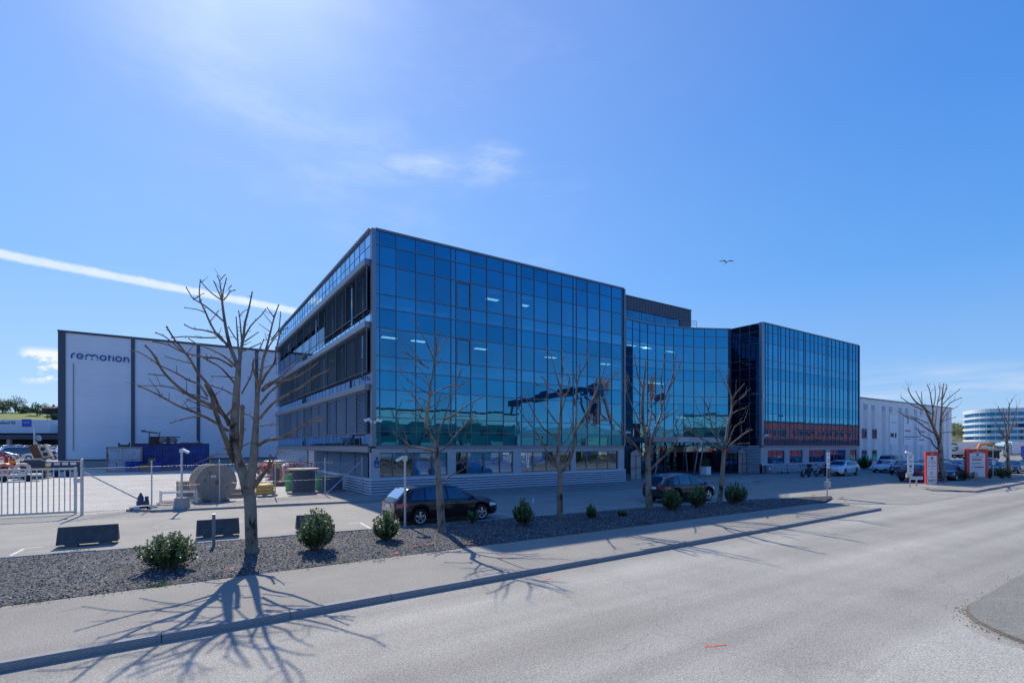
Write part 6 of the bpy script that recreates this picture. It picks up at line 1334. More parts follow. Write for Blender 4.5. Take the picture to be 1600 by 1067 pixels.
# camera poles
def cam_pole(label, px, py, ptop, foot, flip=1, z=0):
    x, y, _ = at(px, py, z); D_ = depth(x, y); h = (py-ptop)/F*D_; to = thing('camera_pole', label, 'camera pole', (x, y, z), YAW*-1, 'security camera poles'); mb = MB(); mb.bar((0, 0, 0), (0, 0, h), .05 if foot else .045, 10); mb.build('pole', GALV, to, smooth=True)
    if foot: mb = MB(); mb.prism([(-.28, -.28), (.28, -.28), (.28, .28), (-.28, .28)], 0, .05); v = [(-.27, -.27, .05), (.27, -.27, .05), (.27, .27, .05), (-.27, .27, .05), (-.2, -.2, .62), (.2, -.2, .62), (.2, .2, .62), (-.2, .2, .62)]; mb.add(v, [(0, 1, 5, 4), (1, 2, 6, 5), (2, 3, 7, 6), (3, 0, 4, 7), (4, 5, 6, 7)]); mb.build('concrete_foot', CONC, to)
    mb = MB(); mb.box(-.09, .09, -.05, .05, h-.2, h-.02); c_ = mb.build('bracket', GALV, to); mb = MB(); M = Matrix.Translation((flip*.20, -.02, h-.12)) @ Matrix.Rotation(flip*R(28), 4, 'Y'); mb.box(-.15, .15, -.055, .055, -.045, .045, M=M); mb.box(-.17, .17, -.062, .062, .05, .06, M=M); mb.build('camera', WHITEP, to)
cam_pole('camera pole on a concrete foot left of the standing cable drum', 284, 797, 701, True, 1, .0); cam_pole('thin camera pole standing in the gravel before the black estate car', 633, 823, 712, False, -1, .05)
# sloped slabs on the parking strip
SLATE = mat('slab_dark', (.075, .072, .075), .7, var=.35, scale=3, bump=.2, stretch=(2, 2, .5))
def barrier(label, px, py, w, h, rz):
    x, y, _ = at(px, py); to = thing('barrier_block', label, 'barrier', (x, y, 0), rz, 'sloped dark barriers on the parking strip'); mb = MB(); mb.prismY([(-w/2, .09), (w/2, .09), (w/2-.0, .10), (-w/2, .10)], -.3, .3)
    mb.v = []; mb.f = []; mb.m = []; v = [(-w/2, -.02, .09), (w/2, -.02, .09), (w/2, .52, .09), (-w/2, .52, .09), (-w/2+.02, .20, h), (w/2-.02, .20, h), (w/2-.02, .30, h), (-w/2+.02, .30, h)]; mb.add(v, [(0, 1, 5, 4), (1, 2, 6, 5), (2, 3, 7, 6), (3, 0, 4, 7), (4, 5, 6, 7), (0, 3, 2, 1)]); mb.build('slab', SLATE, to, bevel=.012)
    mb = MB(); mb.box(-w/2+.2, -w/2+.5, .05, .45, 0, .088); mb.box(w/2-.5, w/2-.2, .05, .45, 0, .088); mb.build('foot', mat('foot_concrete', (.2, .195, .18), .9), to)
barrier('dark sloped barrier nearest the left edge, below the gate', 137, 853, 1.52, .62, R(-1)); barrier('dark sloped barrier behind the grey bollard post', 341, 840, 1.30, .62, R(-3)); barrier('dark sloped barrier half hidden behind the tall rounded shrub', 490, 830, 1.15, .60, R(-4))
x, y, _ = at(334, 855, .05); to = thing('bollard_post', 'short grey steel post in the gravel left of the largest tree', 'post', (x, y, .02)); mb = MB(); mb.box(-.045, .045, -.045, .045, 0, 1.02); mb.build('post', mat('post_grey', (.22, .25, .29), .5, .5, var=.15), to, bevel=.008); mb = MB(); mb.box(-.05, .05, -.05, .05, 1.021, 1.05); mb.build('cap', GALV, to); mb = MB(); mb.box(-.16, .16, -.12, .12, 0, .07); mb.build('base_plate', CONC, to)
# containers by the warehouse
def corr_side(mb, w, y, z0, z1, pitch=.28, amp=.05):
    n = int(w/pitch)
    for i in range(n):
        a = -w/2+w*i/n; p = w/n; P = [(a, 0), (a+p*.3, amp), (a+p*.55, amp), (a+p*.85, 0), (a+p, 0)]
        for (x0, o0), (x1, o1) in zip(P, P[1:]): mb.quad((x0, y+o0, z0), (x1, y+o1, z0), (x1, y+o1, z1), (x0, y+o0, z1))
cx_, cy_, _ = at(194.5, 737); to = thing('shipping_container', 'weathered pale blue container end with rust streaks and door bars', 'container', (cx_, cy_, 0), R(2))
cw, ch = 3.3, 3.0
def rusty(name, col):
    m, t, b = nt(name); L = t.links.new; tc = N(t, 'ShaderNodeTexCoord'); mp = N(t, 'ShaderNodeMapping'); mp.inputs['Scale'].default_value = (2.2, 2.2, .5); L(tc.outputs['Object'], mp.inputs[0]); n = N(t, 'ShaderNodeTexNoise', Scale=1.6, Detail=8.0, Roughness=.7); L(mp.outputs[0], n.inputs['Vector'])
    L(ramp(t, n.outputs[0], [(.28, mul(col, .8)), (.52, col), (.55, mul(col, 1.1)), (.61, (.20, .10, .05))]), b.inputs['Base Color']); b.inputs['Roughness'].default_value = .7; return m
PALEC = rusty('container_pale', (.46, .52, .60)); BLUEC = mat('container_blue', (.018, .06, .30), .55, var=.55, scale=1.1)
mb = MB(); mb.box(-cw/2, cw/2, .04, 6, .15, ch-.05); mb.build('container_body', PALEC, to)
mb = MB()
for x in (-cw/2, cw/2): mb.box(x-.09, x+.09, -.03, .1, 0, ch)
mb.box(-cw/2+.1, cw/2-.1, -.03, .05, ch-.2, ch-.0); mb.box(-cw/2+.1, cw/2-.1, -.03, .05, 0, .2); mb.build('corner_posts', RUST if False else rusty('container_edge', (.34, .26, .2)), to)
for s in (-1, 1):
    mb = MB(); mb.box(*(sorted((s*.06, s*(cw/2-.12)))), -.01, .035, .22, ch-.22); dd = mb.build('door', PALEC, to)
    for q in (.28, .62): mb = MB(); mb.bar((s*q, -.05, .15), (s*q, -.05, ch-.1), .03, 6); mb.box(s*q-.12, s*q+.12, -.06, -.02, 1.15, 1.2); mb.build('lock_bar', GALV, dd, smooth=True)
    mb = MB()
    for z in (1.42, 1.15): mb.box(*(sorted((s*.1, s*(cw/2-.15)))), -.03, -.012, z, z+.06)
    mb.build('door_rail', rusty('container_edge2', (.3, .2, .14)), dd)
mb = MB(); text_mb('K 1252', .30, mb, face_negY(-.85, -.015, 2.42), .004); mb.build('container_number', BLACKM, to)
bx, by, _ = at(270.5, 735); to = thing('shipping_container', 'long dark blue container with faded zigzag stains along the warehouse wall', 'container', (bx, by, 0), R(1.5)); bw, bh = 7.75, 3.35
mb = MB(); mb.box(-bw/2, bw/2, .07, 2.6, .15, bh); mb.build('container_body', BLUEC, to)
mb = MB(); corr_side(mb, bw-.2, .0, .2, bh-.12); mb.build('corrugated_side', BLUEC, to, norm=False)
mb = MB(); mb.box(-bw/2-.05, bw/2+.05, -.05, .06, bh-.12, bh+.08); mb.box(-bw/2-.05, bw/2+.05, -.05, .06, .05, .2); mb.box(-bw/2-.05, -bw/2+.1, -.05, .06, .2, bh-.12); mb.box(bw/2-.1, bw/2+.05, -.05, .06, .2, bh-.12); mb.box(-bw/2, bw/2, -.04, -.01, 1.75, 1.82); mb.build('frame_rails', mat('container_navy', (.012, .03, .12), .5, var=.3), to)
def scrap(label, px, d, z, kind, cat='machine part'):
    x, y, _ = pd(px, HY, d); to = thing('machine_part', label, cat, (x, y, z), R(rnd.uniform(-10, 10)))
    if kind == 0: 
        mb = MB(); mb.box(-.55, .55, -.3, .3, 0, .9); mb.build('block', DARK, to, bevel=.05); mb = MB(); mb.bar((-.5, 0, .9), (-.5, 0, 1.4), .06, 6); mb.bar((.45, 0, .9), (.6, 0, 1.5), .06, 6); mb.bar((-1.3, 0, 1.55), (.4, 0, 1.3), .09, 6); mb.bar((-1.3, 0, 1.55), (-.9, 0, 1.55), .14, 6); mb.build('arms', mat('grey_steel', (.10, .11, .12), .5, .5), to)
    if kind == 1: 
        mb = MB()
        for s in (-.55, .55): mb.ball((s, 0, .45), (.42, .3, .30), 10, 6)
        mb.build('housings', mat('grey_green', (.16, .18, .17), .5, .3), to, smooth=True); mb = MB(); mb.box(-1.2, 1.2, -.1, .1, .78, .9); mb.box(-.9, -.6, -.2, .2, 0, .16); mb.box(.6, .9, -.2, .2, 0, .16); mb.box(-.2, .2, -.15, .15, 0, .78); mb.build('yoke', DARK, to)
    if kind == 2: 
        mb = MB(); mb.tube([(-1.0, 0, .15), (.3, 0, 1.35), (.55, 0, 1.65)], .07, 6); mb.tube([(.1, 0, 1.0), (.85, 0, .15)], .06, 6); mb.build('a_frame', GALV, to); mb = MB(); mb.box(-1.1, 1.2, -.12, .12, 0, .14); mb.build('beam', DARK, to)
    if kind == 3: 
        mb = MB(); mb.box(-.5, .5, -.3, .3, 0, .28); mb.build('crate', mat('teal_steel', (.04, .10, .10), .6), to); mb = MB(); mb.box(-.55, -.48, -.3, .3, 0, .5); mb.box(.48, .55, -.3, .3, 0, .5); mb.build('handles', DARK, to)
d1 = depth(cx_, cy_); scrap('dark green tray lying on top of the pale container', 194, d1+2.0, 3.0, 3); scrap('dark machine with a raised arm on the blue container', 241, 62, 3.36, 0); scrap('pair of round grey housings on the blue container', 263, 62, 3.36, 1); scrap('pale steel frame leaning on top of the blue container', 298, 62.5, 3.36, 2)
to = thing('yellow_hose', 'thick yellow hose hanging down at the right end of the blue container', 'hose', (*at(324.5, 731)[:2], 0)); mb = MB(); mb.tube([(-.25, 0, 2.9), (-.15, 0, 2.4), (.05, 0, 1.5), (.12, 0, .7), (.1, 0, .05)], [.12, .2, .22, .22, .2], 8); mb.build('hose', YELP, to, smooth=True); mb = MB(); mb.lathe([(.24, 0), (.24, .12)], 12); mb.build('coupling', DARK, to)
for lab, px, py, m in (('blue barrel before the door of the pale container', 204, 737.2, BLUEP), ('blue barrel right of the first blue barrel at the pale container', 213, 737, BLUEP), ('dark green barrel at the left end of the blue container', 221.5, 736, mat('barrel_green', (.01, .12, .06), .5)), ('blue barrel before the middle of the blue container', 244, 737, BLUEP)): barrel(lab, px, py, 1.25, .55, m)
to = thing('wooden_crate', 'brown crate with a carton on top before the blue container', 'crate', (*at(232, 737)[:2], 0)); mb = MB(); mb.box(-.8, .6, -.4, .4, .05, .95); mb.build('boards', mat('crate_brown', (.16, .10, .08), .85), to); mb = MB(); mb.box(.0, .7, -.3, .3, .96, 1.6); mb.build('carton', mat('carton', (.28, .18, .08), .9), to)
# clutter behind the gate
x, y, _ = at(30, 752); to = thing('flat_trailer', 'long grey flat trailer loaded with pipes behind the gate', 'trailer', (x, y, 0), R(4)); mb = MB(); mb.box(-2.6, 1.5, -.7, .7, .45, .65); mb.build('bed', GALV, to)
for xx in (-1.8, -.9, .6):
    mb = MB(); M = Matrix.Translation((xx, -.6, .3)) @ Matrix.Rotation(R(90), 4, 'X'); mb.lathe([(.1, -.1), (.28, -.1), (.3, 0), (.28, .1), (.1, .1)], 16, 0, M); mb.build('wheel', RUBBER, to, smooth=True)
for k, (m, nm) in enumerate(((mat('copper_pipe', (.55, .25, .16), .45, .3), 'copper coloured pipe on the flat trailer'), (mat('cream_hose', (.62, .5, .42), .6), 'cream hose coil on the flat trailer'))):
    to2 = thing('pipe_coil', nm, 'pipe', (x-.9+k*1.1, y, .66), R(5)); mb = MB(); mb.tube([(.45*math.cos(t*.55), .1*math.sin(t), .45+.40*math.sin(t*.55)) for t in range(24)], .13, 7); mb.build('coil', m, to2, smooth=True); mb = MB(); mb.box(-.3, .3, -.3, .3, 0, .06); mb.build('support', WOODL, to2)
to = thing('red_winch', 'red tubular winch frame cut off by the left edge', 'winch', (*at(-2, 748)[:2], 0), R(5)); mb = MB(); pts = [(-.9, 0, 0), (-.9, 0, 1.9), (-.7, 0, 2.25), (.3, 0, 2.25), (.5, 0, 2.0), (.5, 0, 0)]; mb.tube(pts, .16, 8); mb.build('frame', REDP, to, smooth=True); mb = MB(); mb.lathe([(.5, -.3), (.5, .3)], 16, 0, Matrix.Translation((-.2, 0, 1.0)) @ Matrix.Rotation(R(90), 4, 'X')); mb.build('drum', DARK, to)
for i, px in enumerate((17, 21.5)):
    to = thing('traffic_cone', ('left', 'right')[i]+' one of two red traffic cones with yellow bands on the yard', 'traffic cone', (*pd(px, HY, 49)[:2], 1.2), 0, 'two traffic cones'); mb = MB(); mb.lathe([(.22, .03), (.16, .25)], 16, 0); mb.lathe([(.16, .25), (.11, .48)], 16, 1); mb.lathe([(.11, .48), (.04, .75)], 16, 0); mb.build('cone', [mat('cone_red', (.8, .05, .02), .5), mat('cone_yellow', (.8, .6, .05), .5)], to, smooth=True); mb = MB(); mb.box(-.25, .25, -.25, .25, 0, .035); mb.build('base', mat('cone_red', (.8, .05, .02)), to)
x, y = pd(18, HY, 49)[:2]; to = thing('pallet_stack', 'stack of pallets carrying the two traffic cones', 'pallet stack', (x+.1, y, 0), R(4)); mb = MB()
for k in range(7): mb.box(-.75, .75, -.6, .6, k*.165, k*.165+.04); mb.box(-.75, -.6, -.6, .6, k*.165+.04, k*.165+.165); mb.box(.6, .75, -.6, .6, k*.165+.04, k*.165+.165); mb.box(-.08, .08, -.6, .6, k*.165+.04, k*.165+.165)
mb.box(-.75, .75, -.6, .6, 1.156, 1.195); mb.build('pallet_boards', WOOD, to)
x, y, _ = at(52, 748); to = thing('battery_rack', 'dark machine with amber striped sides behind the gate', 'machine', (x, y, 0), R(4)); mb = MB(); mb.box(-.85, .85, -.5, .5, .1, 1.75); mb.build('housing', mat('machine_navy', (.02, .035, .06), .5), to, bevel=.04); mb = MB()
for s in (-1.15, .87):
    for z in (.3, .7, 1.1): mb.box(s, s+.3, -.4, .4, z, z+.2)
mb.build('amber_bars', mat('amber_bar', (.6, .3, .03), .5), to); mb = MB(); mb.box(-1.0, 1.3, -.55, .55, 0, .098); mb.build('skid', WOODL, to); mb = MB(); mb.box(-.6, .6, -.35, .35, 1.76, 1.92); mb.build('lid', mat('lid_green', (.3, .4, .36), .4), to)
x, y, _ = at(82, 745); to = thing('work_bench', 'long dark blue skid with pale control panels right of the amber striped machine', 'machine skid', (x, y, 0), R(3)); mb = MB(); mb.box(-1.9, 2.3, -.6, .6, .5, 1.55); mb.build('housing', mat('skid_blue', (.03, .05, .10), .5), to, bevel=.03); mb = MB()
for i in range(6): mb.box(-1.7+i*.62, -1.25+i*.62, -.615, -.603, 1.2, 1.45)
mb.build('panel_row', PLATE, to)
for i in range(5): MB().box(-1.8+i*.95, -1.5+i*.95, -.5, .5, 0, .498).build('leg', DARK, to)
to = thing('anchor_block', 'tilted rust brown block with two round holes in its pale face on the skid', 'steel block', (x-.4, y, 1.56), R(-8)); M = Matrix.Translation((0, 0, .05)) @ Matrix.Rotation(R(-20), 4, 'Y'); mb = MB(); mb.box(-.75, -.1, -.35, .45, .12, 1.85, M=M); mb.build('rust_body', RUST, to, bevel=.04); mb = MB(); mb.box(-.098, .55, -.4, .4, .3, 1.6, M=M); fp = mb.build('pale_face', mat('cream_steel', (.5, .46, .38), .6, var=.2), to)
mb = MB()
for z in (.65, 1.2): mb.lathe([(.2, 0), (.2, .012)], 18, 0, M @ Matrix.Translation((.22, -.402, z)) @ Matrix.Rotation(R(90), 4, 'X'))
mb.build('hole', DARK, fp)

# ================================================================== SIGNS
def face_frame(to_rz): return None
SIGNR = mat('sign_red', (.82, .06, .045), .4, var=.05); SIGNW = mat('sign_white', (.66, .68, .72), .4, var=.04); SIGND = mat('sign_darkred', (.62, .03, .03), .4, var=.05)
def pylon(label, px0, px1, pbot, ptop, spec):
    x, y, _ = at((px0+px1)/2, pbot); D_ = depth(x, y); w = (px1-px0)/F*D_; h = (pbot-ptop)/F*D_
    to = thing('pylon_sign', label, 'pylon sign', (x, y, 0), R(-44), 'red and white company pylons'); return to, w, h
to, w, h = pylon('narrow red and white company pylon sign right of the parking post', 1448, 1464.5, 757, 705.5, 0)
mb = MB(); mb.box(-w/2, w/2, 0, .22, .02, h); mb.build('pillar', SIGNR, to); mb = MB(); mb.box(-w/2+.06, w/2-.10, -.02, -.003, .02, h-.33); pn = mb.build('sign_panel', SIGNW, to)
mb = MB(); mb.box(-w/2+.06, w/2-.06, -.022, -.004, h-.30, h-.08); mb.build('header', SIGND, to)
mb = MB(); text_mb('22', .17, mb, Matrix.Translation((0, -.024, h-.25)) @ Matrix.Rotation(R(90), 4, 'X'), .003); mb.build('house_number', WHITEP, to)
mb = MB(); Mz = lambda z: Matrix.Translation((0, -.022, z)) @ Matrix.Rotation(R(90), 4, 'X')
mb.lathe([(.09, 0), (.09, .006)], 14, 0, Mz(h-.52), ); mb.box(-.2, .2, -.028, -.0225, h-.72, h-.69, 0); mb.box(-.12, .25, -.028, -.0225, h-.90, h-.85, 0); mb.box(-.28, -.2, -.028, -.0225, h-.92, h-.83, 2); mb.box(-.12, .25, -.028, -.0225, h-1.16, h-1.12, 0); mb.add([(-.29, -.025, h-1.2), (-.19, -.025, h-1.2), (-.24, -.025, h-1.08)], [(0, 1, 2)], 0); mb.box(-.12, .1, -.028, -.0225, h-1.38, h-1.35, 0)
ribbon(mb, arc(0, 0, .10, 50, 310, 16), .05, .006, Mz(h-1.75), 1); mb.box(-.29, -.25, -.028, -.0225, h-2.08, h-2.0, 0); mb.box(-.15, .25, -.028, -.0225, h-2.06, h-2.02, 0)
for i in range(6): mb.box(-.30+i*.095, -.23+i*.095, -.028, -.0225, h-2.30, h-2.24, 0)
for i in range(4): mb.box(-.30+i*.095, -.23+i*.095, -.028, -.0225, h-2.40, h-2.34, 0)
mb.build('company_marks', [mat('mark_navy', (.05, .07, .13), .5), REDM, mat('mark_cyan', (.15, .45, .6), .5)], pn)
to, w, h = pylon('wide red and white company pylon sign between the dark shrubs', 1512.5, 1541.5, 750.5, 701.5, 1)
mb = MB(); mb.box(-w/2, w/2, .0, .3, .28, h); mb.build('pillar', SIGNR, to); mb = MB(); mb.box(-w/2, w/2, .03, .27, 0, .278); mb.build('plinth', CONC, to)
mb = MB(); mb.box(-w/2+.22, w/2-.24, -.03, -.003, .33, h-.36); pn = mb.build('sign_panel', SIGNW, to); mb = MB(); mb.box(-w/2+.22, w/2-.24, -.03, -.004, h-.34, h-.06); mb.build('header', SIGND, to)
mb = MB(); text_mb('22', .17, mb, Matrix.Translation((0, -.033, h-.19)) @ Matrix.Rotation(R(90), 4, 'X'), .003); mb.box(-.35, .35, -.036, -.0305, h-.29, h-.26); mb.build('house_number', WHITEP, to)
mb = MB(); Mz = lambda z: Matrix.Translation((0, -.031, z)) @ Matrix.Rotation(R(90), 4, 'X')
mb.lathe([(.10, 0), (.10, .006)], 6, 0, Mz(h-.50)); mb.box(-.45, .45, -.037, -.0315, h-.70, h-.66, 0); mb.box(-.42, .32, -.037, -.0315, h-1.0, h-.88, 1); mb.add([(-.42, -.034, h-1.36), (-.28, -.034, h-1.36), (-.35, -.034, h-1.2)], [(0, 1, 2)], 0); mb.box(-.2, .3, -.037, -.0315, h-1.33, h-1.24, 3); mb.box(-.48, -.34, -.037, -.0315, h-1.68, h-1.54, 2); mb.box(-.25, .5, -.037, -.0315, h-1.65, h-1.57, 0); mb.box(-.2, .4, -.037, -.0315, h-1.74, h-1.71, 3)
ribbon(mb, arc(0, 0, .11, 50, 310, 16), .055, .006, Mz(h-2.28), 1); mb.box(-.42, -.34, -.037, -.0315, h-2.56, h-2.48, 0); mb.box(-.25, .45, -.037, -.0315, h-2.55, h-2.50, 3)
for z in (.76, 1.08, 1.46, 1.8, 2.12, 2.44): mb.box(-.62, .58, -.036, -.0315, h-z-.008, h-z, 4)
mb.build('company_marks', [mat('mark_navy', (.05, .07, .13)), REDM, mat('mark_cyan', (.15, .45, .6)), mat('mark_grey', (.25, .28, .33), .5), mat('mark_line', (.42, .45, .5), .5)], pn)
# parking sign post with two plates and a camera
x, y, _ = at(1422, 761.5); D_ = depth(x, y); q = D_/F; to = thing('parking_sign', 'parking sign post with two white plates and a white camera on top', 'parking sign', (x, y, 0), R(-40)); H_ = 56*q
mb = MB(); mb.bar((0, 0, 0), (0, 0, H_-.25), .04, 8); mb.build('post', GALV, to, smooth=True); mb = MB(); mb.box(-.22, .22, -.06, -.04, H_-.92, H_-.25); p1_ = mb.build('sign_plate', SIGNW, to); mb = MB(); text_mb('P', .30, mb, Matrix.Translation((0, -.063, H_-.54)) @ Matrix.Rotation(R(90), 4, 'X'), .003); mb.box(-.12, .12, -.068, -.062, H_-.68, H_-.65); mb.box(-.12, .12, -.068, -.062, H_-.78, H_-.75); mb.build('sign_print', BLACKM, p1_)
mb = MB(); mb.box(-.21, .21, -.06, -.04, H_-1.62, H_-.95); p2_ = mb.build('sign_plate', SIGNW, to); mb = MB(); mb.lathe([(.10, 0), (.10, .006)], 16, 0, Matrix.Translation((0, -.062, H_-1.1)) @ Matrix.Rotation(R(90), 4, 'X')); mb.box(-.05, .05, -.067, -.062, H_-1.5, H_-1.42); mb.box(-.13, .13, -.067, -.062, H_-1.31, H_-1.29); mb.build('sign_print', BLACKM, p2_); mb = MB(); mb.box(-.06, .06, -.074, -.069, H_-1.115, H_-1.085); mb.build('sign_bar', SIGNW, p2_)
mb = MB(); M = Matrix.Translation((-.08, -.02, H_-.1)) @ Matrix.Rotation(R(20), 4, 'Y') @ Matrix.Rotation(R(180), 4, 'Z'); mb.box(-.14, .26, -.08, .08, -.07, .07, M=M); mb.build('camera', WHITEP, to); mb = MB(); mb.box(-.28, .12, -.09, .05, H_-1.95, H_-1.66); mb.build('junction_box', mat('cream_box', (.5, .47, .4), .5), to)
x, y, _ = at(1432, 759.5); to = thing('low_sign', 'low white horizontal board on a short post beside the parking sign', 'sign', (x, y, 0), R(-40)); mb = MB(); mb.bar((0, 0, 0), (0, 0, .62), .05, 8); mb.build('post', GALV, to, smooth=True); mb = MB(); mb.box(-.45, .42, -.07, -.055, .52, .76); bd = mb.build('board', SIGNW, to); mb = MB(); mb.box(-.36, .34, -.076, -.071, .62, .66); mb.build('sign_print', mat('mark_grey', (.25, .28, .33)), bd)
x, y, _ = at(1292.5, 776); D_ = depth(x, y); q = D_/F; to = thing('parking_sign', 'tall narrow white parking plates on a post at the tip of the gravel bed', 'parking sign', (x, y, .02), R(4)); H_ = 69*q; mb = MB(); mb.bar((0, 0, 0), (0, 0, H_-.1), .04, 8); mb.build('post', GALV, to, smooth=True)
mb = MB(); mb.box(-.24, .24, -.06, -.045, H_-1.0, H_); p1_ = mb.build('sign_plate', SIGNW, to); mb = MB(); text_mb('P', .24, mb, Matrix.Translation((.02, -.063, H_-.3)) @ Matrix.Rotation(R(90), 4, 'X'), .003); mb.box(-.1, .15, -.068, -.062, H_-.5, H_-.45); mb.box(-.1, .15, -.068, -.062, H_-.62, H_-.58); mb.box(-.1, .15, -.068, -.062, H_-.85, H_-.8); mb.build('sign_print', BLACKM, p1_)
mb = MB(); mb.box(-.24, .24, -.06, -.045, H_-1.68, H_-1.03); p2_ = mb.build('sign_plate', SIGNW, to); mb = MB(); mb.lathe([(.1, 0), (.1, .006)], 14, 0, Matrix.Translation((0, -.062, H_-1.25)) @ Matrix.Rotation(R(90), 4, 'X')); mb.box(-.12, .12, -.068, -.062, H_-1.5, H_-1.46); mb.build('sign_print', BLACKM, p2_)
mb = MB(); mb.box(-.3, -.05, .045, .07, H_-1.62, H_-.98, M=Matrix.Rotation(R(60), 4, 'Z')); mb.build('sign_back', mat('sign_back', (.25, .2, .18), .5, .3), to); mb = MB(); mb.box(-.2, .2, -.12, .1, H_-2.15, H_-1.8); mb.build('meter_box', mat('cream_box', (.5, .47, .4)), to)
x, y, _ = at(1551.5, 748); to = thing('street_name_sign', 'thin post with a blue street name plate right of the wide pylon sign', 'street sign', (x, y, 0), R(-42)); D_ = depth(x, y); q = D_/F; H_ = 51*q; mb = MB(); mb.bar((0, 0, 0), (0, 0, H_), .03, 8); mb.build('post', GALV, to, smooth=True); mb = MB(); mb.box(.35, 1.0, -.03, -.01, H_-.25, H_-.02); nb = mb.build('name_plate', BLUEP, to); mb = MB(); mb.box(.43, .92, -.035, -.031, H_-.16, H_-.11); mb.build('name_marks', WHITEP, nb); mb = MB(); mb.box(.03, .36, -.02, .0, H_-.15, H_-.12); mb.build('arm', GALV, to); mb = MB(); mb.box(-.1, .16, -.05, -.032, H_-1.75, H_-1.35); mb.build('notice', SIGNW, to)

# ================================================================== ENTRANCE: planter, people
x, y, _ = at(1106.5, 741.5, .1); to = thing('planter', 'white square planter with a small dark bush by the entrance', 'planter', (x, y+.3, .1)); mb = MB(); mb.box(-.38, .38, -.38, .38, 0, .85); mb.build('pot', WHITEP, to, bevel=.02); mb = MB(); r_ = random.Random(5)
for k in range(420):
    d = Vector((r_.gauss(0, 1), r_.gauss(0, 1), r_.gauss(0, .8))).normalized()*r_.random()**.4; p = Vector((d.x*.55, d.y*.5, 1.25+d.z*.5)); e = p+Vector((r_.gauss(0, .07), r_.gauss(0, .07), r_.gauss(.03, .05))); s_ = Vector((r_.gauss(0, .02), r_.gauss(0, .02), .02)); mb.add([p, p.lerp(e, .5)+s_, e, p.lerp(e, .5)-s_], [(0, 1, 2, 3)], k % 2)
mb.build('bush', LEAFB[:2], to, norm=False)
SKIN = mat('skin', (.42, .24, .17), .55, var=.05); CLOTH = mat('dark_cloth', (.012, .013, .018), .85, var=.15, scale=8); HAIR = mat('dark_hair', (.03, .02, .015), .6)
def person(label, loc, rz, arms):
    to = thing('person', label, 'person', loc, rz, 'people in the entrance')
    J = {'pel': (0, 0, .95, .155, .11), 'wst': (0, 0, 1.10, .145, .10), 'chs': (0, .01, 1.32, .17, .115), 'nck': (0, 0, 1.48, .06, .06), 'hd0': (0, .01, 1.56, .075, .08), 'hd1': (0, .015, 1.64, .085, .10), 'hd2': (0, .0, 1.74, .05, .06)}
    E = [('pel', 'wst'), ('wst', 'chs'), ('chs', 'nck'), ('nck', 'hd0'), ('hd0', 'hd1'), ('hd1', 'hd2')]
    for s, n in ((-1, 'l'), (1, 'r')):
        J.update({'hip'+n: (s*.095, 0, .88, .095, .10), 'kn'+n: (s*.10, .02, .50, .062, .065), 'an'+n: (s*.10, -.01, .09, .042, .045), 'to'+n: (s*.115, .16, .035, .04, .03), 'sh'+n: (s*.19, 0, 1.41, .062, .062)})
        if arms: J.update({'el'+n: (s*.25, .02, 1.14, .045, .045), 'wr'+n: (s*.08, .20, 1.08, .033, .033)})
        else: J.update({'el'+n: (s*.24, -.02, 1.13, .045, .045), 'wr'+n: (s*.25, .05, .90, .033, .033)})
        E += [('pel', 'hip'+n), ('hip'+n, 'kn'+n), ('kn'+n, 'an'+n), ('an'+n, 'to'+n), ('chs', 'sh'+n), ('sh'+n, 'el'+n), ('el'+n, 'wr'+n)]
    keys = list(J); me = bpy.data.meshes.new('body'); me.from_pydata([J[k][:3] for k in keys], [(keys.index(a), keys.index(b)) for a, b in E], []); o = bpy.data.objects.new('body', me); C.objects.link(o)
    sk = o.modifiers.new('skin', 'SKIN'); o.modifiers.new('sub', 'SUBSURF').levels = 1
    for i, k in enumerate(keys): v = me.skin_vertices[0].data[i]; v.radius = J[k][3:5]; v.use_root = (k == 'pel')
    dg = bpy.context.evaluated_depsgraph_get(); m2 = bpy.data.meshes.new_from_object(o.evaluated_get(dg)); bpy.data.objects.remove(o)
    m2.materials.clear(); m2.materials.append(CLOTH); m2.materials.append(SKIN)
    for p in m2.polygons: p.use_smooth = True; p.material_index = 1 if p.center.z > 1.50 else 0
    b = bpy.data.objects.new('body', m2); C.objects.link(b); b.parent = to
    mb = MB(); mb.ball((0, -.015, 1.70), (.088, .10, .085), 12, 7); mb.build('hair', HAIR, b, smooth=True)
    mb = MB(); mb.ball((0, .115, 1.63), (.014, .02, .024), 8, 5); mb.ball((-.092, .01, 1.63), (.012, .022, .03), 8, 5); mb.ball((.092, .01, 1.63), (.012, .022, .03), 8, 5); mb.build('nose_and_ears', SKIN, b, smooth=True)
    mb = MB(); mb.ball((-.033, .098, 1.655), (.012, .006, .007), 8, 5); mb.ball((.033, .098, 1.655), (.012, .006, .007), 8, 5); mb.ball((0, .098, 1.578), (.024, .006, .006), 8, 5); mb.build('eyes_and_mouth', HAIR, b)
    for s, n in ((-1, 'l'), (1, 'r')):
        w_ = Vector(J['wr'+n][:3]); d = (w_-Vector(J['el'+n][:3])).normalized(); mb = MB(); mb.tube([w_-d*.02, w_+d*.05, w_+d*.085], [.03, .042, .036], 8); sd = d.cross(Vector((0, 1, 0))).normalized() if abs(d.y) < .9 else Vector((1, 0, 0))
        for k in range(4): p = w_+d*.08+sd*(k-1.5)*.018; mb.tube([p, p+d*(.04+.006*(k in (1, 2))), p+d*.065+Vector((0, 0, -.012))], [.009, .0085, .007], 6)
        mb.tube([w_+d*.03+sd*-.035, w_+d*.06+sd*-.058, w_+d*.085+sd*-.055], [.011, .010, .008], 6); mb.build('hand', SKIN, b, smooth=True)
px_, py_ = pd(1053.5, HY, 52.0)[:2]; person('person in dark clothes with hands held together under the entrance canopy', (px_, py_, .1), R(160), True)
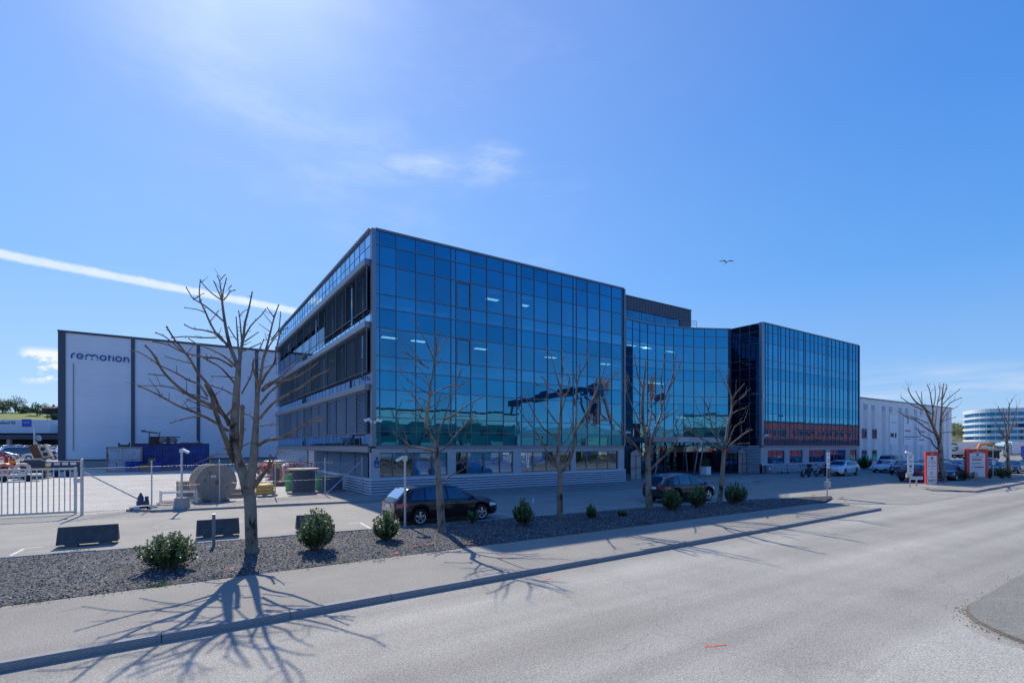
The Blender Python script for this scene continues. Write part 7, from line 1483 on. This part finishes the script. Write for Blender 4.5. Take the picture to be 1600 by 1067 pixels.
px_, py_ = pd(1043.5, HY, 52.6)[:2]; person('person in dark clothes standing left of the other under the entrance canopy', (px_, py_, .1), R(200), False)
# seagull
bx, by, bz = pd(1135, 410, 52); to = thing('seagull', 'white gull gliding with spread wings above the right block', 'bird', (bx, by, bz), -YAW); mb = MB(); mb.tube([(0, -.30, .02), (0, -.22, .03), (0, -.08, 0), (0, .12, -.01), (0, .26, .0), (0, .38, .01)], [.02, .05, .09, .085, .04, .015], 10); mb.build('body', mat('gull_white', (.75, .75, .74), .7), to, smooth=True)
for s in (-1, 1):
    mb = MB(); P = [(0, -.12, .05), (s*.28, -.20, .16), (s*.62, -.10, .13), (s*.82, .02, .08+.05*s)]; Q = [(0, .12, .02), (s*.28, .06, .13), (s*.60, .08, .10), (s*.82, .03, .08+.05*s)]
    for i in range(3): mb.quad(P[i], P[i+1], Q[i+1], Q[i], 0 if i < 2 else 1)
    mb.build('wing', [mat('gull_grey', (.55, .57, .60), .7), mat('gull_tip', (.06, .06, .07), .7)], to, norm=False)
mb = MB(); mb.add([(-.05, .34, .01), (.05, .34, .01), (.09, .52, .0), (-.09, .52, .0)], [(0, 1, 2, 3)]); mb.build('tail', mat('gull_white', (.75, .75, .74)), to, norm=False)
# ================================================================== DISTANT SURROUNDINGS
def hill(name, px0, px1, d0, d1, prof, m, seed, rough=1.2, nx=60, ny=26, zs=0.0, zf=None):
    """ground rising from distance d0 to d1; prof(px) is the height at the far end"""
    mb = MB()
    for j in range(ny+1):
        for i in range(nx+1):
            px = px0+(px1-px0)*i/nx; t = j/ny; d = d0+(d1-d0)*t; x, y, _ = pd(px, HY, d); hgt = prof(px) if prof else 0
            mb.v.append((x, y, zs+(zf(px, d) if zf else hgt*(t*t*(3-2*t)))+rough*noise.noise(Vector((x*.02, y*.02, seed)))*t+.35*rough*noise.noise(Vector((x*.08, y*.08, seed)))*t))
    for j in range(ny):
        for i in range(nx): a = j*(nx+1)+i; mb.f.append((a, a+1, a+nx+2, a+nx+1)); mb.m.append(0)
    return struct(mb.build(name, m, smooth=True, norm=False))
GRASS = mat('meadow', (.17, .22, .035), .95, var=.4, scale=.06); SCRUB = mat('scrub', (.13, .15, .03), .95, var=.45, scale=.05)
hL = lambda px: 22.5-.012*(px+40)*.3+2.0*math.sin(px*.03)*.4
HZ = lambda px, d: (25 if px < 40 else 25-.045*(px-40))*(lambda t: t*t*(3-2*t))(min(1, max(0, (d-195)/140)))
hill('hill', -420, 200, 195, 400, None, GRASS, 3, .5, zf=HZ)
hill('hill', 1290, 1760, 260, 520, lambda px: 15*math.exp(-((px-1478)/70)**2)+5, SCRUB, 8, 2.0)
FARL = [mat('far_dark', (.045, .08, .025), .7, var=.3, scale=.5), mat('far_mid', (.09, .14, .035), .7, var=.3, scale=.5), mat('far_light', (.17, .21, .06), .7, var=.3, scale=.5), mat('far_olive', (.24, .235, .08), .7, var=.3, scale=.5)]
def crown(mb, c, r, h, n, r_, pal, leaf=.5, gaps=3):
    cl = [Vector((r_.gauss(0, .45)*r, r_.gauss(0, .45)*r, (r_.random()*.9+.1)*h)) for _ in range(9)]
    for k in range(n):
        b = r_.choice(cl); d = Vector((r_.gauss(0, 1), r_.gauss(0, 1), r_.gauss(0, .8))).normalized()*r_.random()**.5*r*.48; p = Vector(c)+b+d; l = leaf*r_.uniform(.6, 1.3)
        u = Vector((r_.gauss(0, 1), r_.gauss(0, 1), r_.gauss(0, 1))).normalized(); v = u.orthogonal().normalized()
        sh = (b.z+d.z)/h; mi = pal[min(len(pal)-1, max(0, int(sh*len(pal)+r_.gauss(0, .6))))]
        mb.add([p-u*l*.5, p+v*l*.3, p+u*l*.5, p-v*l*.3], [(0, 1, 2, 3)], mi)
def far_tree(label, px, d, zg, r, h, seed, pal, n=700, group=None, leaf=.6):
    r_ = random.Random(seed); x, y, _ = pd(px, HY, d); to = thing('broad_tree', label, 'tree', (x, y, zg), 0, group); mb = MB(); crown(mb, (0, 0, h*.12), r, h*.85, n, r_, pal, leaf); mb.build('crown', FARL, to, norm=False)
    mb = MB(); mb.tube([(0, 0, -1.5), (0, 0, h*.3), (.2, 0, h*.7)], [.45, .35, .12], 7)
    for k in range(5): a = r_.uniform(0, 6.3); mb.tube([(0, 0, h*(.22+.06*k)), (math.cos(a)*r*.4, math.sin(a)*r*.4, h*(.5+.06*k))], [.18, .05], 5)
    mb.build('trunk', BARK, to, smooth=True)
def zAt(py, d): return EYE+(HY-py)/F*d
for i, (px, d, base, r, h, pal, lab) in enumerate(((-14, 312, 656, 6, 8, (0, 1, 2), 'leftmost rounded tree on the green hill'), (4, 316, 655, 5.5, 7, (0, 2, 3), 'pale budding tree right of the leftmost hill tree'), (24, 320, 655, 6, 10.5, (1, 2, 3), 'tallest yellow green tree on the left hill'), (34, 312, 655, 4, 4.5, (0, 1), 'low shrubby tree beside the tallest hill tree'), (58, 306, 656, 4.2, 7.5, (0, 1, 2), 'round tree in front of the red roofed houses'), (88, 285, 659, 3.5, 4, (0, 0, 1), 'small dark tree right below the houses'))):
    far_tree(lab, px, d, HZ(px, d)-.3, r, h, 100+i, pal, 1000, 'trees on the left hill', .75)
def forest():
    r_ = random.Random(3); mb = MB()
    for k in range(260):
        px = r_.uniform(1400, 1560); d = r_.uniform(395, 515); x, y, _ = pd(px, HY, d); t = (d-260)/260
        zg = (15*math.exp(-((px-1478)/70)**2)+5)*(t*t*(3-2*t)); h = r_.uniform(4, 8)
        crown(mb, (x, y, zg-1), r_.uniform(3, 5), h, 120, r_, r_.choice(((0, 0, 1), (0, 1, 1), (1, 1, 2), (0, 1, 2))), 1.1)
    for k in range(170):
        px = r_.uniform(1400, 1580); d = r_.uniform(285, 390); x, y, _ = pd(px, HY, d); t = (d-260)/260
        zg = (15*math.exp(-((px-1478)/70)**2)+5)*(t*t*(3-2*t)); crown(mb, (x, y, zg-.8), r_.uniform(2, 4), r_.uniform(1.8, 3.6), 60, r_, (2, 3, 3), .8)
    stuff(mb.build('forest', FARL, norm=False), 'mixed green woodland covering the hill between the hall and the round building', 'forest')
forest()
# houses on the left hill
ROOFR = mat('red_tiles', (.26, .09, .06), .8, var=.2); WALLH = mat('house_wall', (.42, .40, .36), .8, var=.1); WALLD = mat('dark_cladding', (.05, .055, .065), .8, var=.2); PANE = mat('dark_window', (.03, .04, .055), .2)
def house(label, px, d, base, w, dp, h, rh, wm, seed):
    x, y, _ = pd(px, HY, d); to = thing('house', label, 'house', (x, y, HZ(px, d)-.3), -YAW+R((seed*37) % 30-15), 'houses on the left hill'); mb = MB(); mb.box(-w/2, w/2, 0, dp, -2, h); mb.build('wall', wm, to)
    mb = MB(); v = [(-w/2-.4, -.4, h+.01), (w/2+.4, -.4, h+.01), (w/2+.4, dp+.4, h+.01), (-w/2-.4, dp+.4, h+.01), (-w/2-.4, dp/2, h+rh), (w/2+.4, dp/2, h+rh)]; mb.add(v, [(0, 1, 5, 4), (2, 3, 4, 5), (0, 4, 3), (1, 2, 5), (0, 3, 2, 1)]); rf = mb.build('roof', ROOFR, to)
    mb = MB(); mb.box(-.4, .4, dp/2-.4, dp/2+.4, h+rh*.6, h+rh+1); mb.build('chimney', WALLD, rf)
    for i in range(int(w/2.6)):
        mb = MB(); xx = -w/2+1.2+i*2.6; mb.box(xx, xx+1.2, -.06, -.01, h*.35, h*.75); mb.build('window', PANE, to)
house('long low house with red roof between the hill trees', 44, 345, 641, 13, 8, 1.6, 1.5, WALLH, 1); house('dark clad house with red roof near the warehouse edge', 76, 330, 645, 9, 7, 4.6, 1.6, WALLD, 2); house('pale house with dark bays right of the dark clad house', 85, 336, 645, 8, 7, 4.4, 1.4, WALLH, 3); house('dark house half hidden by the warehouse corner', 96, 332, 646, 8, 7, 4.6, 1.5, WALLD, 4); house('flat roofed house at the top of the slope', 53, 360, 640, 9, 7, 2.2, .8, WALLD, 6)
# dealership
d = 150; x0, y0, _ = pd(-190, HY, 150); xe, ye, _ = pd(78, HY, 151); xr, yr, _ = pd(150, HY, 168)
dl = thing('dealership_building', 'white dealership hall with blue sign and dark open deck below', 'dealership', (x0, y0, 0)); u = Vector((xe-x0, ye-y0, 0)); Ld = u.length; u.normalize(); ang = math.atan2(u.y, u.x); dl.rotation_euler[2] = ang
zt_, zm, zl = zAt(655.5, 150), zAt(676.5, 150), zAt(692, 150)
mb = MB(); mb.box(0, Ld, 0, 40, zm, zt_); mb.build('upper_wall', mat('white_cladding', (.62, .66, .72), .6, var=.04), dl)
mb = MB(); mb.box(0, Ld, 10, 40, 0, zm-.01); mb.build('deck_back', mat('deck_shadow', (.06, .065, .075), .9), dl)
mb = MB(); mb.box(-2, Ld+45, -9, 10, zl+1.0, zm-.6); mb.build('deck_slab', mat('deck_dark', (.045, .055, .08), .7), dl)
for i in range(8): mb = MB(); xx = Ld-4-i*6.8; mb.box(xx-.45, xx+.45, -8.6, -7.9, .0, zl+.99); mb.build('column', CONC, dl)
mb = MB(); M = Matrix.Translation((Ld-28.0, -.06, zt_-1.25)) @ Matrix.Rotation(R(90), 4, 'X'); text_mb('Kverneland Bil', 1.25, mb, M, .02, align='LEFT'); 
w_ = max(v[0] for v in mb.v); sh = (Ld-10.2*1.0) - w_; mb.v = [(a+sh-.0, b, c) for a, b, c in mb.v]; mb.build('name_letters', mat('letters_blue', (.01, .02, .22), .5), dl)
mb = MB(); k0 = Ld-8.1; mb.box(k0, k0+2.7, -.12, -.01, zt_-2.05, zt_+.15); sg_ = mb.build('blue_sign', mat('sign_blue', (.01, .06, .50), .4, var=.04), dl); mb = MB(); text_mb('VOLVO', .55, mb, Matrix.Translation((k0+1.35, -.13, zt_-.98)) @ Matrix.Rotation(R(90), 4, 'X'), .01); mb.build('sign_letters', WHITEP, sg_)
mb = MB(); mb.box(Ld-.01, Ld+26, 3, 40, zm-.5, zt_-1.2); mb.build('side_wing', mat('grey_cladding', (.42, .48, .56), .6, var=.05), dl)
x, y, _ = pd(104, HY, 125); to = thing('yellow_machine', 'yellow container beside the warehouse corner on the dealership lot', 'container', (x, y, 1.2), -YAW); mb = MB(); mb.box(-2.2, 2.2, -1, 1, .3, 1.6); mb.build('container_body', YELP, to); mb = MB(); mb.box(-2, 2, -.9, .9, -1, .29); mb.build('skids', DARK, to)
x, y, _ = pd(54, HY, 140); to = thing('satellite_mast', 'grey lattice mast with dish before the dealership', 'mast', (x, y, 0), -YAW); mb = MB(); mb.bar((0, 0, 0), (0, 0, 8.5), .25, 6); mb.build('mast', GALV, to); mb = MB(); mb.lathe([(.05, 0), (.7, .15), (1.0, .35)], 16, 0, Matrix.Translation((.7, 0, 5.2)) @ Matrix.Rotation(R(70), 4, 'Y'), cap=False); mb.lathe([(.05, 0), (.6, .1)], 14, 0, Matrix.Translation((.5, -.2, 3.8)) @ Matrix.Rotation(R(90), 4, 'X'), cap=False); mb.build('dish', GALV, to, norm=False)
# round white office on the right
D0 = 300; x0, y0, _ = pd(1530, HY, D0); rb = thing('round_office', 'white rounded office block with bands of blue windows at the right edge', 'office building', (x0, y0, 0), R(-33.6-27))
WHB = mat('white_bands', (.66, .69, .74), .5, var=.04); BGL = glass_mat('band_glass', (.06, .28, .50), None, .40, .92, back=(.005, .03, .07))
def rrect(w, dp, r, n=10): 
    P = []
    for cx, cy, a0 in ((w-r, r, -90), (w-r, dp-r, 0), (r, dp-r, 90), (r, r, 180)): P += [(cx+r*math.cos(R(a0+90*k/n)), cy+r*math.sin(R(a0+90*k/n))) for k in range(n+1)]
    return P
fz = [zAt(p, D0) for p in (697, 689.5, 684, 680.3, 676, 671.6, 667, 662.5, 658, 653.5, 649.2, 644.5)]
bands = [(712, 697, 0), (697, 692.2, 1), (692.2, 686.6, 0), (686.6, 681.2, 1), (681.2, 677.2, 0), (677.2, 671.8, 1), (671.8, 668.1, 0), (668.1, 662.6, 1), (662.6, 659, 0), (659, 653.6, 1), (653.6, 650, 0), (650, 644.4, 1), (644.4, 638.5, 0)]
for a, b, k in bands:
    mb = MB(); P = rrect(60, 40, 13) if k == 0 else [(2*.4+x*(1-.8/60), .4+y*(1-.8/40)) for x, y in rrect(60, 40, 13)]
    if k == 0: mb.prism(P, zAt(a, D0), zAt(b, D0)-.01); mb.build('facade_band', WHB, rb)
    else:
        mb.prism(P, zAt(a, D0)+.0, zAt(b, D0)-.01); f = mb.build('window_band', BGL, rb)
        mb2 = MB()
        for q in P[::2]: mb2.box(q[0]-.09, q[0]+.09, q[1]-.09, q[1]+.09, zAt(a, D0)+.02, zAt(b, D0)-.03)
        for q in range(14, 47, 3): mb2.box(q-.09, q+.09, .33, .5, zAt(a, D0)+.02, zAt(b, D0)-.03)
        mb2.build('mullions', WHB, f)
# ================================================================== across the road: what the glass front mirrors
BUSHB = [mat('hedge_brown', (.10, .065, .03), .8, var=.4), mat('hedge_olive', (.07, .075, .025), .8, var=.4), mat('hedge_dark', (.03, .04, .015), .8, var=.3)]
for seg in range(9):
    xa = 4+seg*9.5; to = thing('hedge', ('brownish leafy hedge across the road, %s piece counted from the gate end') % ('first', 'second', 'third', 'fourth', 'fifth', 'sixth', 'seventh', 'eighth', 'ninth')[seg], 'hedge', (xa, -5.2, RZ), 0, 'hedge across the road'); mb = MB(); r_ = random.Random(seed := 400+seg)
    for k in range(2300):
        xx = r_.uniform(0, 9.5); hh = 1.55+.5*noise.noise(Vector(((xa+xx)*.35, 0, 1))); z = hh*r_.random()**.7; p = Vector((xx, r_.gauss(0, .38)*(1-.3*z/hh), z)); l = r_.uniform(.10, .22); uu = Vector((r_.gauss(0, 1), r_.gauss(0, 1), r_.gauss(0, 1))).normalized(); vv = uu.orthogonal().normalized(); mb.add([p-uu*l*.5, p+vv*l*.3, p+uu*l*.5, p-vv*l*.3], [(0, 1, 2, 3)], r_.choice((0, 0, 1, 2)))
    mb.build('foliage', BUSHB, to, norm=False)
    mb = MB()
    for k in range(10): xx = .5+k*.95; mb.tube([(xx, 0, 0), (xx+.1, .1, .9)], [.05, .02], 5)
    mb.build('stems', TWIG, to, norm=False)
x0, x1, yb = 24, 70, -42
to = thing('green_hall', 'long teal green industrial hall with pale upper band across the road', 'hall', (x0, yb, 0)); mb = MB(); mb.box(0, x1-x0, -30, 0, 0, 8.0); mb.build('lower_wall', mat('teal_cladding', (.012, .085, .09), .5, var=.15), to); mb = MB(); mb.box(0, x1-x0, -30, 0, 8.01, 10.9); mb.build('upper_wall', mat('pale_cladding', (.42, .46, .48), .5, var=.08), to); mb = MB(); mb.box(-.2, x1-x0+.2, -30, .15, 10.91, 11.2); mb.build('roof', DARK, to)
for i in range(5): mb = MB(); mb.box(3+i*9, 6.5+i*9, .02, .06, 0, 4.2); mb.build('roller_door', mat('door_grey', (.25, .28, .3), .5), to)
x0, x1, yb = 146, 240, -26
to = thing('red_brick_block', 'red brick block with window rows across the road, mirrored in the right glass block', 'building', (x0, yb, 0)); mb = MB(); mb.box(0, x1-x0, -18, 0, 5.0, 10.6); mb.build('upper_wall', mat('red_cladding', (.66, .05, .055), .7, var=.15, scale=.4), to); mb = MB(); mb.box(0, x1-x0, -18, -.2, 0, 4.99); mb.build('lower_wall', mat('maroon_wall', (.22, .02, .05), .7, var=.15), to); mb = MB(); mb.box(-.3, x1-x0+.3, -18, .2, 10.61, 10.95); mb.build('roof', WALLD, to)
for i in range(18): mb = MB(); mb.box(2+i*5.1, 4.4+i*5.1, .02, .08, 6.6, 8.6); mb.build('window', PANE, to)
to = thing('cream_house', 'cream coloured office house across the road beside the red brick block', 'building', (118, -30, 0)); mb = MB(); mb.box(0, 22, -14, 0, 0, 9.0); mb.build('wall', mat('cream_wall', (.5, .47, .38), .8, var=.08), to); mb = MB(); mb.box(-.2, 22.2, -14, .2, 9.01, 9.4); mb.build('roof', WALLD, to)
for i in range(5):
    for z in (1.2, 4.2, 6.8): mb = MB(); mb.box(1.4+i*4.2, 3.6+i*4.2, .02, .08, z, z+1.5); mb.build('window', PANE, to)
to = thing('grey_shed', 'wide grey shipyard shed behind the far pavement', 'shed', (84, -70, 0)); mb = MB(); mb.prismY([(0, 0), (70, 0), (70, 6.5), (35, 10), (0, 6.5)], -40, 0); mb.build('wall', mat('shed_grey', (.22, .27, .29), .6, var=.15, scale=.3), to); mb = MB(); mb.box(10, 18, .02, .1, 0, 6); mb.box(30, 42, .02, .1, 0, 7); mb.build('doors', mat('door_grey', (.25, .28, .3)), to)
# gantry crane
CRB = mat('crane_blue', (.03, .05, .11), .5, .2, var=.1); CRR = mat('crane_red', (.80, .17, .15), .55, var=.1)
ex, ey, ez = 243, -191, 45; fx_, fy_ = 265, -338
to = thing('gantry_crane', 'huge shipyard gantry crane with dark blue girder on red trestle legs', 'gantry crane', (ex, ey, 0), math.atan2(fy_-ey, fx_-ex)); Lc = math.hypot(fx_-ex, fy_-ey)
mb = MB(); mb.box(1, Lc, -3, 3, ez-4.0, ez+1.2); mb.build('girder', CRB, to)
mb = MB(); mb.box(-4, .98, -3.4, 3.4, ez-5, ez+2.2); mb.build('end_frame', CRR, to)
mb = MB(); text_mb('K', 5, mb, Matrix.Translation((-4.02, 0, ez-3)) @ Matrix.Rotation(R(-90), 4, 'Z') @ Matrix.Rotation(R(90), 4, 'X'), .1); mb.build('emblem', CRB, to)
for s in (-1, 1):
    mb = MB(); mb.bar((5, s*2.5, ez-5), (5, s*16, 0), 1.25, 8); mb.build('leg', CRR, to, smooth=True)
    mb = MB(); mb.bar((Lc-8, s*2.5, ez-5), (Lc-8, s*14, 0), 1.2, 8); mb.build('leg', CRR, to, smooth=True)
    mb = MB(); mb.bar((28, s*2.0, ez-5), (8, s*8, ez-24), .8, 8); mb.build('strut', CRR, to, smooth=True)
mb = MB(); mb.bar((5, -9.5, ez-24), (5, 9.5, ez-24), .8, 6); mb.bar((5, -15, 3), (5, 15, 3), .9, 6); mb.build('cross_beam', CRR, to)
for i, (cx, cy, hh, tw) in enumerate(((170, -120, 33, 12), (196, -150, 27, -10))):
    to = thing('jib_crane', ('taller', 'smaller')[i]+' red slewing dock crane across the road', 'dock crane', (cx, cy, 0), R(tw)); mb = MB(); mb.bar((0, 0, 0), (0, 0, hh-6), 1.0, 8); mb.build('tower', CRR, to, smooth=True); mb = MB(); mb.box(-3, 3, -2.5, 2.5, hh-6, hh); mb.build('cab', CRB, to); mb = MB(); mb.bar((1, 0, hh-3), (14, 0, hh+7), .5, 6); mb.bar((0, 0, hh), (0, 0, hh+3), .6, 6); mb.bar((0, 0, hh+3), (14, 0, hh+7), .2, 5); mb.build('jib', CRR, to, smooth=True)

for i in range(9): mb = MB(); mb.box(1.5+i*4.9, 4.0+i*4.9, .02, .06, 5.6, 7.0); mb.build('window', PANE, bpy.data.objects['green_hall'])
CC = [P_WHITE, RUST, mat('cont_green', (.03, .12, .08), .6, var=.2), mat('cont_grey', (.30, .31, .33), .6, var=.2), BLUEP, mat('cont_cream', (.5, .45, .35), .6, var=.2), DARK]
CN = ['white', 'rust brown', 'dark green', 'grey', 'blue', 'cream', 'black']; CW = ['first', 'second', 'third', 'fourth', 'fifth', 'sixth', 'seventh', 'eighth', 'ninth', 'tenth', 'eleventh', 'twelfth', 'thirteenth', 'fourteenth']
for i in range(10):
    k = (i*3) % 7; hh = (2.6, 5.2, 3.4)[i % 3]; to = thing('shipping_container', '%s container across the road, %s from the left in the mirrored row' % (CN[k], CW[i]), 'container', (52+i*7.4, -17-(i*5 % 11), RZ), R((i*29) % 40-20), 'containers across the road'); mb = MB(); mb.box(-3, 3, -1.25, 1.25, .1, hh); mb.build('container_body', CC[k], to); mb = MB()
    for xx in (-3, 3): mb.box(xx-.1, xx+.1, 1.2, 1.32, 0, hh+.05)
    mb.build('corner_posts', CC[(k+3) % 7], to); mb = MB(); mb.box(-.9, .9, 1.26, 1.3, .5, 2.2); mb.build('side_panel', CC[(k+2) % 7], to)
